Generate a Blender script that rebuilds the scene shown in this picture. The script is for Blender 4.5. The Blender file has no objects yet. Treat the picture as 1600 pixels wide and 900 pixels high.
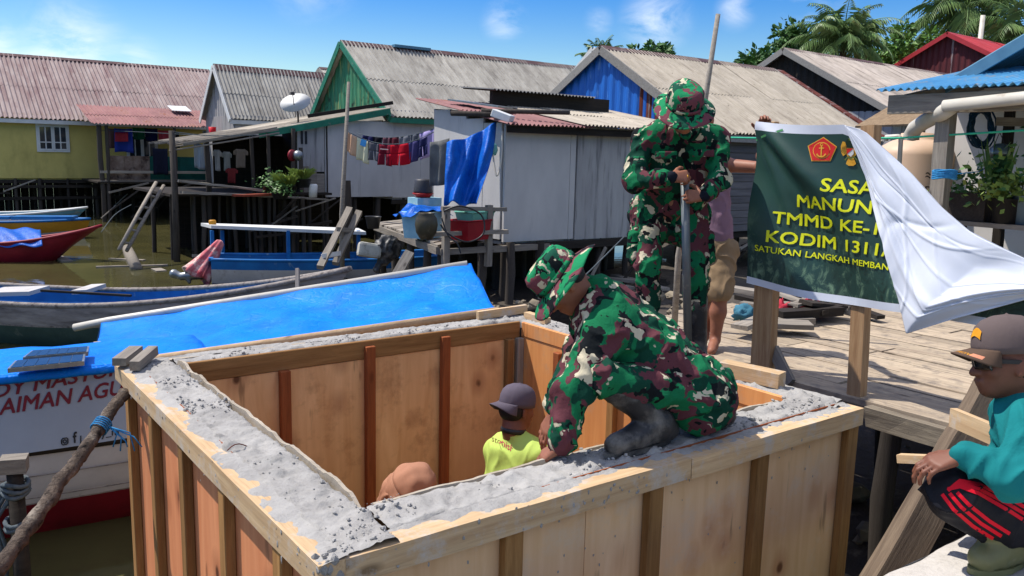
import bpy, bmesh, math, random
import numpy as np
from mathutils import Vector, Matrix, noise
random.seed(7)
SC = bpy.context.scene
COL = SC.collection
rad = math.radians
# ---------------------------------------------------------------- camera
FPX, PITCH, ROLL, YAW = 1290.6, rad(9.1875), rad(1.4194), rad(53.106)
CAM = Vector((0, 0, 1.36))
FW = Vector((math.cos(YAW)*math.cos(PITCH), math.sin(YAW)*math.cos(PITCH), -math.sin(PITCH)))
_r0 = Vector((math.sin(YAW), -math.cos(YAW), 0)); _u0 = _r0.cross(FW)
CR = _r0*math.cos(ROLL) + _u0*math.sin(ROLL)
CU = -_r0*math.sin(ROLL) + _u0*math.cos(ROLL)
cd = bpy.data.cameras.new('camera'); co = bpy.data.objects.new('camera', cd); COL.objects.link(co)
cd.sensor_width = 36; cd.lens = FPX/1600*36; cd.clip_end = 3000; cd.clip_start = .05
M = Matrix.Identity(4)
for i, v in enumerate((CR, CU, -FW)):
    for k in range(3): M[k][i] = v[k]
M.translation = CAM; co.matrix_world = M
SC.camera = co
# ---------------------------------------------------------------- sky, sun, exposure
SUN_AZ = math.atan2(-0.60, 0.80)        # clockwise from +Y
SUN_EL = rad(59)
SUN = Vector((math.sin(SUN_AZ)*math.cos(SUN_EL), math.cos(SUN_AZ)*math.cos(SUN_EL), math.sin(SUN_EL)))
SKY_STR, SUN_STR = 0.106, 4.4
SC.view_settings.view_transform = 'Standard'; SC.view_settings.look = 'None'
SC.view_settings.exposure = 0.46; SC.view_settings.gamma = 1
def at(px, py, x=None, y=None, z=None, d=None):
    """the point seen at photo pixel (px, py) on a given plane or at depth d"""
    v = FW + CR*((px-800)/FPX) - CU*((py-450)/FPX)
    if d is not None: t = d
    elif x is not None: t = (x-CAM.x)/v.x
    elif y is not None: t = (y-CAM.y)/v.y
    else: t = (z-CAM.z)/v.z
    return CAM + v*t
def cv(a, b, c=0.0):
    """direction: a to the right of the view, b down, c away"""
    return (CR*a - CU*b + FW*c).normalized()
world = bpy.data.worlds.new('World'); SC.world = world; world.use_nodes = True
nt = world.node_tree; nt.nodes.clear()
wo = nt.nodes.new('ShaderNodeOutputWorld'); bg = nt.nodes.new('ShaderNodeBackground')
sky = nt.nodes.new('ShaderNodeTexSky'); sky.sky_type = 'NISHITA'; sky.sun_disc = False
sky.sun_elevation = SUN_EL; sky.sun_rotation = SUN_AZ; sky.air_density = 1.25; sky.dust_density = .25; sky.ozone_density = 3.0; sky.altitude = 0
bg.inputs['Strength'].default_value = SKY_STR
nt.links.new(bg.outputs[0], wo.inputs[0])
tc = nt.nodes.new('ShaderNodeTexCoord')
hs = nt.nodes.new('ShaderNodeHueSaturation'); hs.inputs['Hue'].default_value = .524; hs.inputs['Saturation'].default_value = 1.75; hs.inputs['Value'].default_value = 1.0; nt.links.new(sky.outputs[0], hs.inputs['Color']); tn = nt.nodes.new('ShaderNodeMixRGB'); tn.blend_type = 'MULTIPLY'; tn.inputs[0].default_value = 1; tn.inputs[2].default_value = (.86, .94, 1, 1); nt.links.new(hs.outputs[0], tn.inputs[1]); prev = tn.outputs[0]
# a few thin fair-weather clouds
cn = nt.nodes.new('ShaderNodeTexNoise'); cn.inputs['Scale'].default_value = 9; cn.inputs['Detail'].default_value = 7; cn.inputs['Roughness'].default_value = .62; cn.inputs['Distortion'].default_value = .5
mpw = nt.nodes.new('ShaderNodeMapping'); mpw.inputs['Scale'].default_value = (1, 1, 2.2)
nt.links.new(tc.outputs['Generated'], mpw.inputs[0]); nt.links.new(mpw.outputs[0], cn.inputs['Vector'])
acc = None
for (cx, cy, w, amt) in [(1025, 28, .050, 1.0), (1150, 15, .028, .7), (790, 33, .034, .75), (935, 33, .022, .5), (110, 88, .075, 1.0), (215, 98, .035, .8), (-5, 70, .035, .9), (1540, 8, .03, .7), (1270, -30, .06, .6), (480, -60, .08, .7)]:
    dv = (at(cx, cy, d=1)-CAM).normalized()
    dt = nt.nodes.new('ShaderNodeVectorMath'); dt.operation = 'DISTANCE'; dt.inputs[1].default_value = dv
    sc_ = nt.nodes.new('ShaderNodeVectorMath'); sc_.operation = 'NORMALIZE'
    nt.links.new(tc.outputs['Generated'], sc_.inputs[0]); nt.links.new(sc_.outputs[0], dt.inputs[0])
    mr = nt.nodes.new('ShaderNodeMapRange'); mr.interpolation_type = 'SMOOTHSTEP'
    mr.inputs['From Min'].default_value = w; mr.inputs['From Max'].default_value = 0; mr.inputs['To Max'].default_value = amt
    nt.links.new(dt.outputs['Value'], mr.inputs['Value'])
    if acc is None: acc = mr.outputs[0]
    else:
        mx = nt.nodes.new('ShaderNodeMath'); mx.operation = 'MAXIMUM'; nt.links.new(acc, mx.inputs[0]); nt.links.new(mr.outputs[0], mx.inputs[1]); acc = mx.outputs[0]
cr_ = nt.nodes.new('ShaderNodeMapRange'); cr_.inputs['From Min'].default_value = .40; cr_.inputs['From Max'].default_value = .74
nt.links.new(cn.outputs['Fac'], cr_.inputs['Value'])
mu = nt.nodes.new('ShaderNodeMath'); mu.operation = 'MULTIPLY'; nt.links.new(acc, mu.inputs[0]); nt.links.new(cr_.outputs[0], mu.inputs[1])
# bright broken veil added overhead, out of view, as neutral fill light
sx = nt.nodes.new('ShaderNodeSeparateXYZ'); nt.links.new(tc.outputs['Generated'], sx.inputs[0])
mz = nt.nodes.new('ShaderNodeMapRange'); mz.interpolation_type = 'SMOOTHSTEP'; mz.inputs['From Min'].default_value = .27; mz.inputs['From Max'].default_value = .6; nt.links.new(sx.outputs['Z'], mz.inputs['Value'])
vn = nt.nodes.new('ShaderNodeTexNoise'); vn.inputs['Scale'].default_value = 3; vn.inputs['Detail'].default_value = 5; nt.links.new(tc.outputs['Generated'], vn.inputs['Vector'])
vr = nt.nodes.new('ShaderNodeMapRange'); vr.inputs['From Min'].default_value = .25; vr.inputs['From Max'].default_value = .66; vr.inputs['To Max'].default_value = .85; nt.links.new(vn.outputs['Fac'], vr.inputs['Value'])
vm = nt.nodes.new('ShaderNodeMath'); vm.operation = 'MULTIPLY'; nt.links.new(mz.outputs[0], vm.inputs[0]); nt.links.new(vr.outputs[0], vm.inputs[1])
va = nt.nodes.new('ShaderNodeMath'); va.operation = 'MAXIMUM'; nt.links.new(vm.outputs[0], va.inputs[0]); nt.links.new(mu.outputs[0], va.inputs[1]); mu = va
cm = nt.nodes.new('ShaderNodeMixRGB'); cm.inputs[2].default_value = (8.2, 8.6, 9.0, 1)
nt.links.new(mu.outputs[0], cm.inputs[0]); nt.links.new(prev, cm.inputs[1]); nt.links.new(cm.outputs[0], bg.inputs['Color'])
sl = bpy.data.lights.new('sun', 'SUN'); so = bpy.data.objects.new('sun', sl); COL.objects.link(so)
sl.energy = SUN_STR; sl.angle = rad(.53); sl.color = (1, .95, .87)
so.rotation_euler = SUN.to_track_quat('Z', 'Y').to_euler(); so.location = (0, 0, 30)
# ---------------------------------------------------------------- object helpers
W = {}          # world matrix of every object we place
def tag(o, label=None, cat=None, group=None, kind=None):
    if label: o['label'] = label
    if cat: o['category'] = cat
    if group: o['group'] = group
    if kind: o['kind'] = kind
    return o
def thing(name, label, cat, loc=(0, 0, 0), rz=0, group=None):
    o = bpy.data.objects.new(name, None); COL.objects.link(o); o.empty_display_size = .1
    o.location = loc; o.rotation_euler = (0, 0, rz)
    W[o] = Matrix.Translation(loc) @ Matrix.Rotation(rz, 4, 'Z')
    return tag(o, label, cat, group)
def link(name, me, mat, parent=None, mw=None):
    """mesh object; vertices are given in world space unless mw says where the object stands"""
    o = bpy.data.objects.new(name, me); COL.objects.link(o)
    if mat and not me.materials: me.materials.append(mat)
    if parent is not None:
        o.parent = parent
        if mw is None: me.transform(W[parent].inverted()); W[o] = W[parent].copy()
        else: o.matrix_basis = W[parent].inverted() @ mw; W[o] = mw.copy()
    else:
        if mw is None: W[o] = Matrix.Identity(4)
        else: o.matrix_world = mw; W[o] = mw.copy()
    return o
def copy_tree(o, loc=None, rz=None, parent=None):
    c = o.copy(); COL.objects.link(c)
    if parent is not None: c.parent = parent
    if loc is not None: c.location = loc
    if rz is not None: c.rotation_euler.z = rz
    for ch in o.children: copy_tree(ch, parent=c)
    return c
def rot_from(z, up=Vector((0, 0, 1))):
    """matrix whose X is z's direction"""
    x = Vector(z).normalized(); y = Vector(up).cross(x)
    if y.length < 1e-4: y = Vector((0, 1, 0)).cross(x)
    if y.length < 1e-4: y = Vector((1, 0, 0))
    y.normalize(); w = x.cross(y)
    return Matrix((x, y, w)).transposed()
class MB:
    def __init__(s): s.v = []; s.f = []; s.sm = []
    def add(s, vs, fs, smooth=False):
        n = len(s.v); s.v += [tuple(p) for p in vs]; s.f += [tuple(i+n for i in f) for f in fs]; s.sm += [smooth]*len(fs); return s
    def box(s, c, size, rot=None):
        c = Vector(c); h = Vector(size)/2; r = rot or Matrix.Identity(3)
        vs = [c + r @ Vector((sx*h.x, sy*h.y, sz*h.z)) for sx in (-1, 1) for sy in (-1, 1) for sz in (-1, 1)]
        return s.add(vs, [(0, 1, 3, 2), (4, 6, 7, 5), (0, 4, 5, 1), (2, 3, 7, 6), (0, 2, 6, 4), (1, 5, 7, 3)])
    def bx(s, x0, x1, y0, y1, z0, z1): return s.box(((x0+x1)/2, (y0+y1)/2, (z0+z1)/2), (x1-x0, y1-y0, z1-z0))
    def bar(s, a, b, w, h, up=(0, 0, 1)):
        a = Vector(a); b = Vector(b); return s.box((a+b)/2, ((b-a).length, w, h), rot_from(b-a, up))
    def tube(s, pts, r, n=8, cap=True, smooth=True, close=False):
        pts = [Vector(p) for p in pts]; m = len(pts)
        if not hasattr(r, '__len__'): r = [r]*m
        vs = []; ref = None
        for i, p in enumerate(pts):
            t = (pts[(i+1) % m] - pts[i-1]) if close else (pts[min(i+1, m-1)] - pts[max(i-1, 0)])
            t.normalize()
            if ref is None: ref = t.orthogonal()
            ref = (ref - t*ref.dot(t)).normalized(); bb = t.cross(ref)
            for k in range(n):
                a = 2*math.pi*k/n; vs.append(p + (ref*math.cos(a) + bb*math.sin(a))*r[i])
        fs = []
        for i in range(m if close else m-1):
            j = (i+1) % m
            for k in range(n): fs.append((i*n+k, i*n+(k+1) % n, j*n+(k+1) % n, j*n+k))
        if cap and not close: fs += [tuple(range(n-1, -1, -1)), tuple((m-1)*n+k for k in range(n))]
        return s.add(vs, fs, smooth)
    def lathe(s, prof, c, n=24, rot=None, sx=1, sy=1, smooth=True, fn=None):
        """prof: (r, z) pairs about the local Z through c"""
        c = Vector(c); r = rot or Matrix.Identity(3); vs = []; m = len(prof)
        for i, (q, z) in enumerate(prof):
            for k in range(n):
                a = 2*math.pi*k/n; p = Vector((q*math.cos(a)*sx, q*math.sin(a)*sy, z))
                if fn: p = fn(p, a, i)
                vs.append(c + r @ p)
        fs = [(i*n+k, i*n+(k+1) % n, (i+1)*n+(k+1) % n, (i+1)*n+k) for i in range(m-1) for k in range(n)]
        if prof[0][0] > 1e-5: fs.append(tuple(range(n-1, -1, -1)))
        if prof[-1][0] > 1e-5: fs.append(tuple((m-1)*n+k for k in range(n)))
        return s.add(vs, fs, smooth)
    def grid(s, fn, nu, nv, smooth=True, thick=0):
        vs = [Vector(fn(i/nu, j/nv)) for j in range(nv+1) for i in range(nu+1)]
        q = nu+1
        fs = [(j*q+i, j*q+i+1, (j+1)*q+i+1, (j+1)*q+i) for j in range(nv) for i in range(nu)]
        if not thick: return s.add(vs, fs, smooth)
        nn = [Vector((0, 0, 0)) for _ in vs]
        for f in fs:
            n = (vs[f[2]]-vs[f[0]]).cross(vs[f[3]]-vs[f[1]])
            for i in f: nn[i] += n
        back = [v - (n.normalized() if n.length else n)*thick for v, n in zip(vs, nn)]
        k = len(vs); fs2 = fs + [tuple(i+k for i in reversed(f)) for f in fs]
        bd = list(range(q)) + [j*q+nu for j in range(1, nv+1)] + [nv*q+i for i in range(nu-1, -1, -1)] + [j*q for j in range(nv-1, 0, -1)]
        for a, b in zip(bd, bd[1:]+bd[:1]): fs2.append((b, a, a+k, b+k))
        return s.add(vs+back, fs2, smooth)
    def ico(s, c, r, sq=(1, 1, 1), jit=.25, seed=None):
        rr = random.Random(seed) if seed is not None else random
        t = 1.618; vs = []
        for p in [(-1, t, 0), (1, t, 0), (-1, -t, 0), (1, -t, 0), (0, -1, t), (0, 1, t), (0, -1, -t), (0, 1, -t), (t, 0, -1), (t, 0, 1), (-t, 0, -1), (-t, 0, 1)]:
            q = Vector(p).normalized()*r*(1+rr.uniform(-jit, jit)); vs.append(Vector(c)+Vector((q.x*sq[0], q.y*sq[1], q.z*sq[2])))
        fs = [(0, 11, 5), (0, 5, 1), (0, 1, 7), (0, 7, 10), (0, 10, 11), (1, 5, 9), (5, 11, 4), (11, 10, 2), (10, 7, 6), (7, 1, 8), (3, 9, 4), (3, 4, 2), (3, 2, 6), (3, 6, 8), (3, 8, 9), (4, 9, 5), (2, 4, 11), (6, 2, 10), (8, 6, 7), (9, 8, 1)]
        return s.add(vs, fs)
    def mesh(s, name='m'):
        me = bpy.data.meshes.new(name); me.from_pydata(s.v, [], s.f); me.validate()
        if len(me.polygons) == len(s.sm): me.polygons.foreach_set('use_smooth', s.sm)
        me.update(); return me
    def build(s, name, mat, parent=None): return link(name, s.mesh(name), mat, parent)
def bevel_mesh(me, w, seg=1):
    bm = bmesh.new(); bm.from_mesh(me)
    bmesh.ops.bevel(bm, geom=bm.edges[:], offset=w, segments=seg, affect='EDGES', profile=.6)
    bm.to_mesh(me); bm.free(); return me
def board(name, a, b, w, h, mat, parent=None, up=(0, 0, 1), bev=.004, rough=0):
    """a timber from a to b, its own local X along the grain"""
    a = Vector(a); b = Vector(b); L = (b-a).length
    mb = MB()
    if rough:
        n = max(2, int(L/.12)); sd = random.random()*50; vs = []
        for i in range(n+1):
            x = -L/2+L*i/n
            for (sy, sz) in ((-1, -1), (1, -1), (1, 1), (-1, 1)):
                q = noise.noise_vector(Vector((x*3+sd, sy*7, sz*5)))*rough
                vs.append((x+(q.x if i in (0, n) else 0), sy*w/2+q.y, sz*h/2+q.z))
        fs = [(i*4+k, i*4+(k+1) % 4, i*4+4+(k+1) % 4, i*4+4+k) for i in range(n) for k in range(4)] + [(3, 2, 1, 0), (n*4, n*4+1, n*4+2, n*4+3)]
        fs = [tuple(reversed(f)) for f in fs]
        mb.add(vs, fs); me = mb.mesh(name)
    else:
        mb.box((0, 0, 0), (L, w, h)); me = mb.mesh(name)
        if bev: bevel_mesh(me, min(bev, w*.2, h*.2))
    mw = rot_from(b-a, up).to_4x4(); mw.translation = (a+b)/2
    return link(name, me, mat, parent, mw)
def structure(name, mb, mat): return tag(mb.build(name, mat), kind='structure')
# ---------------------------------------------------------------- materials
def hexs(r, g, b):
    """sRGB 0-255 to linear"""
    return tuple(((c/255+.055)/1.055)**2.4 if c > 10 else c/255/12.92 for c in (r, g, b))
class NT:
    def __init__(s, name):
        s.m = bpy.data.materials.new(name); s.m.use_nodes = True; s.t = s.m.node_tree; s.b = s.t.nodes['Principled BSDF']
        s.coord = s.t.nodes.new('ShaderNodeTexCoord').outputs['Object']
    def n(s, t, **kw):
        o = s.t.nodes.new('ShaderNode'+t)
        for k, v in kw.items():
            if hasattr(o, k) and not k[0].isupper(): setattr(o, k, v)
            else: s.put(o.inputs[k], v)
        return o
    def put(s, inp, v):
        if isinstance(v, bpy.types.NodeSocket): s.t.links.new(v, inp)
        elif isinstance(v, tuple) and len(v) == 3 and inp.type == 'RGBA': inp.default_value = (*v, 1)
        else: inp.default_value = v
    def shift(s, amt=37.0):
        """a random offset per object so that no two boards repeat"""
        oi = s.n('ObjectInfo'); ad = s.n('VectorMath', operation='ADD'); mu = s.n('VectorMath', operation='SCALE')
        mu.inputs[0].default_value = (1.0, .7, .43); s.t.links.new(oi.outputs['Random'], mu.inputs['Scale'])
        m2 = s.n('VectorMath', operation='SCALE'); s.t.links.new(mu.outputs[0], m2.inputs[0]); m2.inputs['Scale'].default_value = amt
        s.t.links.new(s.coord, ad.inputs[0]); s.t.links.new(m2.outputs[0], ad.inputs[1]); s.coord = ad.outputs[0]
        return oi.outputs['Random']
    def mapv(s, scale): 
        m = s.n('Mapping'); m.inputs['Scale'].default_value = scale; s.t.links.new(s.coord, m.inputs[0]); return m.outputs[0]
    def noise(s, scale, stretch=(1, 1, 1), detail=6, rough=.6, dist=0):
        o = s.n('TexNoise'); o.inputs['Scale'].default_value = scale; o.inputs['Detail'].default_value = detail; o.inputs['Roughness'].default_value = rough; o.inputs['Distortion'].default_value = dist
        s.t.links.new(s.mapv(stretch), o.inputs['Vector']); return o.outputs['Fac']
    def rng(s, v, a, b, lo=0., hi=1.):
        o = s.n('MapRange'); s.put(o.inputs['Value'], v); o.inputs['From Min'].default_value = a; o.inputs['From Max'].default_value = b; o.inputs['To Min'].default_value = lo; o.inputs['To Max'].default_value = hi; return o.outputs[0]
    def mix(s, f, a, b, mode='MIX'):
        o = s.n('MixRGB', blend_type=mode); s.put(o.inputs[0], f); s.put(o.inputs[1], a); s.put(o.inputs[2], b); return o.outputs[0]
    def math(s, op, a, b=0.):
        o = s.n('Math', operation=op); s.put(o.inputs[0], a); s.put(o.inputs[1], b); return o.outputs[0]
    def bump(s, h, st=.3, dist=.01):
        o = s.n('Bump'); o.inputs['Strength'].default_value = st; o.inputs['Distance'].default_value = dist; s.t.links.new(h, o.inputs['Height'])
        if s.b.inputs['Normal'].links: s.t.links.new(s.b.inputs['Normal'].links[0].from_socket, o.inputs['Normal'])
        s.t.links.new(o.outputs[0], s.b.inputs['Normal'])
    def out(s, col=None, rough=.7, spec=.3, metal=0.):
        if col is not None: s.put(s.b.inputs['Base Color'], col)
        s.put(s.b.inputs['Roughness'], rough); s.b.inputs['Specular IOR Level'].default_value = spec; s.b.inputs['Metallic'].default_value = metal
        return s.m
def mat(name, c1, c2=None, scale=6, stretch=(1, 1, 1), rough=.75, bump=.15, bscale=None, bdist=.01, spec=.25, metal=0., contrast=(.3, .7), c3=None, s3=3, st3=(1, 1, 1), th3=(.55, .7), island=0., objr=0., c4=None, s4=12, th4=(.6, .7), shift=True):
    t = NT(name)
    rnd = t.shift() if shift else None
    c2 = c2 or tuple(v*.75 for v in c1)
    col = t.mix(t.rng(t.noise(scale, stretch), *contrast), c1, c2)
    if island:
        g = t.n('NewGeometry').outputs['Random Per Island']
        col = t.mix(1., col, t.n('CombineColor', Red=t.rng(g, 0, 1, 1-island, 1+island), Green=t.rng(g, 0, 1, 1-island, 1+island), Blue=t.rng(g, 0, 1, 1-island*1.05, 1+island*.9)).outputs[0], 'MULTIPLY')
    if objr and shift:
        k = t.rng(rnd, 0, 1, 1-objr, 1+objr)
        col = t.mix(1., col, t.n('CombineColor', Red=k, Green=k, Blue=k).outputs[0], 'MULTIPLY')
    if c3: col = t.mix(t.rng(t.noise(s3, st3, 8, .65), *th3), col, c3)
    if c4: col = t.mix(t.rng(t.noise(s4, (1, 1, 1), 5, .6), *th4), col, c4)
    if bump: t.bump(t.noise(bscale or scale*4, stretch, 8, .65), bump, bdist)
    return t.out(col, rough, spec, metal)
def wood(name, c1, c2, grain=1.0, rough=.8, bump=.25, objr=.15, island=0., axis=0, grime=None, spec=.2):
    """timber with the grain along local axis `axis`"""
    t = NT(name); rnd = t.shift()
    st = [14., 14., 14.]; st[axis] = .9; st = tuple(st)
    g = t.noise(2.2*grain, st, 9, .68, .6)
    fine = t.noise(7*grain, tuple(v*1.6 if i != axis else v for i, v in enumerate(st)), 6, .7)
    col = t.mix(t.rng(g, .28, .72), c1, c2)
    col = t.mix(t.rng(fine, .5, .8, 0, .5), col, tuple(v*.5 for v in c2))
    # knots
    ks = [5.5, 5.5, 5.5]; ks[axis] = 2.2
    vo = t.n('TexVoronoi'); vo.inputs['Scale'].default_value = 1.0; t.t.links.new(t.mapv(tuple(ks)), vo.inputs['Vector'])
    col = t.mix(t.rng(vo.outputs['Distance'], .13, .05, 0, .75), col, tuple(v*.3 for v in c2))
    if island:
        gi = t.n('NewGeometry').outputs['Random Per Island']; k = t.rng(gi, 0, 1, 1-island, 1+island)
        col = t.mix(1., col, t.n('CombineColor', Red=k, Green=k, Blue=k).outputs[0], 'MULTIPLY')
    k = t.rng(rnd, 0, 1, 1-objr, 1+objr)
    col = t.mix(1., col, t.n('CombineColor', Red=k, Green=k, Blue=k).outputs[0], 'MULTIPLY')
    if grime: col = t.mix(t.rng(t.noise(9, (1, 1, 1), 8, .7), .5, .68), col, grime)
    t.bump(g, bump, .006); t.bump(fine, bump*.7, .003)
    return t.out(col, rough, spec)
def plywood(name, c1, c2, knotc, grime=None, axis=2):
    t = NT(name); t.shift()
    st = [7., 7., 7.]; st[axis] = .7
    w = t.noise(1.5, tuple(st), 8, .6, 1.2); big = t.noise(1.1, (1, 1, 1), 4, .5)
    col = t.mix(t.rng(w, .3, .7), c1, c2); col = t.mix(t.rng(big, .4, .7, 0, .45), col, tuple(v*.72 for v in c2))
    ks = [3.6, 3.6, 3.6]; ks[axis] = 2.6
    nv = t.n('TexNoise'); nv.inputs['Scale'].default_value = 9; t.t.links.new(t.coord, nv.inputs['Vector'])
    wv = t.n('VectorMath', operation='SCALE'); t.t.links.new(nv.outputs['Color'], wv.inputs[0]); wv.inputs['Scale'].default_value = .09
    av = t.n('VectorMath', operation='ADD'); t.t.links.new(t.mapv(tuple(ks)), av.inputs[0]); t.t.links.new(wv.outputs[0], av.inputs[1])
    vo = t.n('TexVoronoi'); vo.inputs['Scale'].default_value = 1.0; t.t.links.new(av.outputs[0], vo.inputs['Vector'])
    d = vo.outputs['Distance']
    col = t.mix(t.rng(d, .30, .08, 0, .5), col, knotc)
    col = t.mix(t.rng(d, .10, .05, 0, .9), col, tuple(v*.32 for v in knotc))
    # short dark checks along the grain
    ck = t.noise(13, (1.0, 1.0, .16) if axis == 2 else (.16, 1, 1), 3, .5)
    col = t.mix(t.rng(ck, .66, .72, 0, .6), col, tuple(v*.25 for v in c2))
    if grime: col = t.mix(t.rng(t.noise(5, (1, 1, 1), 9, .7), .52, .72, 0, .8), col, grime)
    t.bump(w, .12, .004)
    return t.out(col, .65, .3)
def camo(name, scale=6.5, lift=1.0):
    t = NT(name); t.shift(11)
    green = hexs(24, 104, 66); dgreen = hexs(18, 60, 46); brown = hexs(92, 52, 58); cream = hexs(188, 178, 152); black = hexs(22, 26, 28); green, dgreen, brown = [tuple(v*lift for v in c) for c in (green, dgreen, brown)]
    nv = t.n('TexNoise'); nv.inputs['Scale'].default_value = scale*1.1; nv.inputs['Detail'].default_value = 3; t.t.links.new(t.coord, nv.inputs['Vector'])
    wv = t.n('VectorMath', operation='SCALE'); t.t.links.new(nv.outputs['Color'], wv.inputs[0]); wv.inputs['Scale'].default_value = .20
    av = t.n('VectorMath', operation='ADD'); t.t.links.new(t.coord, av.inputs[0]); t.t.links.new(wv.outputs[0], av.inputs[1]); t.coord = av.outputs[0]
    def layer(off, sc, st, th, det=1.5):
        m = t.n('Mapping'); m.inputs['Scale'].default_value = st; m.inputs['Location'].default_value = (off, off*1.7, -off); m.inputs['Rotation'].default_value = (off*.3, off*.21, off*.5); t.t.links.new(t.coord, m.inputs[0])
        o = t.n('TexNoise'); o.inputs['Scale'].default_value = sc; o.inputs['Detail'].default_value = det; o.inputs['Roughness'].default_value = .45; t.t.links.new(m.outputs[0], o.inputs['Vector'])
        return t.rng(o.outputs['Fac'], th, th+.012)
    col = t.mix(layer(1.3, scale*.8, (1, 1, .7), .52), green, dgreen)
    col = t.mix(layer(4.1, scale*.95, (.8, 1.25, .8), .535), col, brown)
    col = t.mix(layer(7.7, scale*1.3, (.7, 1.4, .9), .60), col, black)
    col = t.mix(layer(2.9, scale*1.35, (.5, 1.6, 1.15), .625), col, cream)
    wv2 = t.noise(260, (1, 1, 1), 2, .5); t.bump(wv2, .15, .001)
    t.bump(t.noise(11, (1, 1, .6), 4, .55, .8), .5, .02)
    return t.out(col, .9, .1)
def sm(pts, n=6):
    """a smooth path through points"""
    P = [Vector(p) for p in pts]; out = []
    for i in range(len(P)-1):
        p0, p1, p2, p3 = P[max(i-1, 0)], P[i], P[i+1], P[min(i+2, len(P)-1)]
        for q in range(n):
            f = q/n; out.append(.5*(2*p1+(p2-p0)*f+(2*p0-5*p1+4*p2-p3)*f*f+(3*p1-p0-3*p2+p3)*f**3))
    return out+[P[-1]]
def cloth(name, c, var=.8, rough=.9, fold=.45, fs=9):
    t = NT(name); t.shift(9)
    col = t.mix(t.rng(t.noise(3.5), .3, .7), c, tuple(v*var for v in c))
    t.bump(t.noise(320, (1, 1, 1), 2), .12, .001); t.bump(t.noise(fs, (1, 1, .5), 4, .55, .8), fold, .02)
    return t.out(col, rough, .12)
M_ = {}
def mm(k, fn):
    if k not in M_: M_[k] = fn()
    return M_[k]
# ---------------------------------------------------------------- material library
ROOF = mat('fibre_cement_roof', hexs(166, 162, 154), hexs(136, 131, 124), 5, (1, .35, .35), .9, .2, 40, .004, contrast=(.35, .7), c3=hexs(76, 70, 66), s3=2.4, st3=(1.6, .22, .22), th3=(.52, .8), island=.10, c4=hexs(88, 80, 72), s4=9, th4=(.62, .8))
ROOF_PALE = mat('pale_sheet_roof', hexs(180, 170, 155), hexs(154, 144, 129), 6, (1, .4, .4), .9, .2, 40, .004, c3=hexs(108, 98, 88), s3=3, st3=(1.5, .25, .25), th3=(.55, .8), island=.08, c4=hexs(98, 90, 80), s4=14, th4=(.64, .74))
ROOF_RED = mat('faded_maroon_roof', hexs(156, 142, 138), hexs(128, 106, 104), 3, (1.4, .25, .25), .75, .15, 30, .004, c3=hexs(104, 70, 74), s3=2, st3=(1.5, .3, .3), th3=(.5, .75), island=.10, c4=hexs(176, 164, 156), s4=5, th4=(.6, .8))
ROOF_PORCH = mat('rusty_maroon_sheet', hexs(142, 98, 96), hexs(118, 76, 76), 3, (1.4, .4, .4), .7, .15, 30, .004, c3=hexs(150, 112, 104), s3=2.2, th3=(.5, .7), island=.12, c4=hexs(120, 70, 52), s4=2.2, th4=(.58, .7))
ROOF_BRIGHT = mat('red_metal_roof', hexs(176, 48, 56), hexs(150, 36, 44), 3, rough=.5, bump=.05, spec=.4)
RIDGE = mat('ridge_cap_rust', hexs(96, 70, 70), hexs(72, 52, 54), 5, rough=.8, c3=hexs(130, 118, 112), s3=3)
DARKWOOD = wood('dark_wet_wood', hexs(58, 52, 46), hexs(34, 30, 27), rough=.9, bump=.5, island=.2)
PILEWOOD = wood('pile_wood', hexs(84, 77, 70), hexs(48, 43, 40), axis=2, rough=.95, bump=.5, objr=.3)
GREYWOOD = wood('weathered_grey_wood', hexs(150, 142, 130), hexs(108, 100, 92), rough=.92, bump=.45, objr=.18, island=.2)
GREYWOOD_Y = wood('weathered_deck_wood', hexs(182, 166, 142), hexs(134, 118, 102), rough=.9, bump=.45, objr=.05, island=.22, axis=1, grime=hexs(120, 110, 100))
DECKEDGE = wood('old_split_beam', hexs(158, 146, 126), hexs(92, 82, 72), rough=.95, bump=.8, objr=.15)
POSTWOOD = wood('sawn_post_wood', hexs(184, 150, 112), hexs(140, 104, 72), rough=.8, objr=.1)
STUD = wood('stud_timber', hexs(168, 126, 78), hexs(124, 86, 48), rough=.75, objr=.22)
STUD_RED = wood('red_batten', hexs(160, 90, 50), hexs(120, 62, 34), rough=.7, objr=.15)
CAPW = wood('cap_board_timber', hexs(206, 178, 140), hexs(172, 140, 104), rough=.88, objr=.1, grime=hexs(182, 174, 164))
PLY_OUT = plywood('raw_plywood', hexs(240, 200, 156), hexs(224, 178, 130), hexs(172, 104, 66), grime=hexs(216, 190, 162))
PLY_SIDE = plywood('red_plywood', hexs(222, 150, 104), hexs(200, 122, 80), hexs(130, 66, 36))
PLY_IN = plywood('stained_plywood', hexs(236, 190, 138), hexs(212, 160, 108), hexs(136, 78, 46), grime=hexs(170, 124, 82))
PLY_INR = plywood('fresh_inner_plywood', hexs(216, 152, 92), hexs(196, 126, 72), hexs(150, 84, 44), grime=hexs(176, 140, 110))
WHITEWALL = mat('weathered_white_wall', hexs(196, 192, 188), hexs(172, 169, 167), 1.5, (1, 1, .4), .8, .06, 30, .004, c3=hexs(104, 104, 106), s3=1.6, st3=(2.4, 2.4, .3), th3=(.6, .85), island=.05)
GREYWALL = mat('stained_grey_wall', hexs(176, 173, 170), hexs(146, 143, 142), 2, (1.5, 1.5, .3), .85, .08, 30, .004, c3=hexs(66, 66, 68), s3=2.4, st3=(3.5, 3.5, .25), th3=(.52, .74), island=.08)
CREAMWALL = mat('plastered_pale_wall', hexs(214, 208, 200), hexs(196, 190, 182), 1.2, rough=.85, bump=.05, c3=hexs(150, 140, 130), s3=1.3, th3=(.6, .9))
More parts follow.
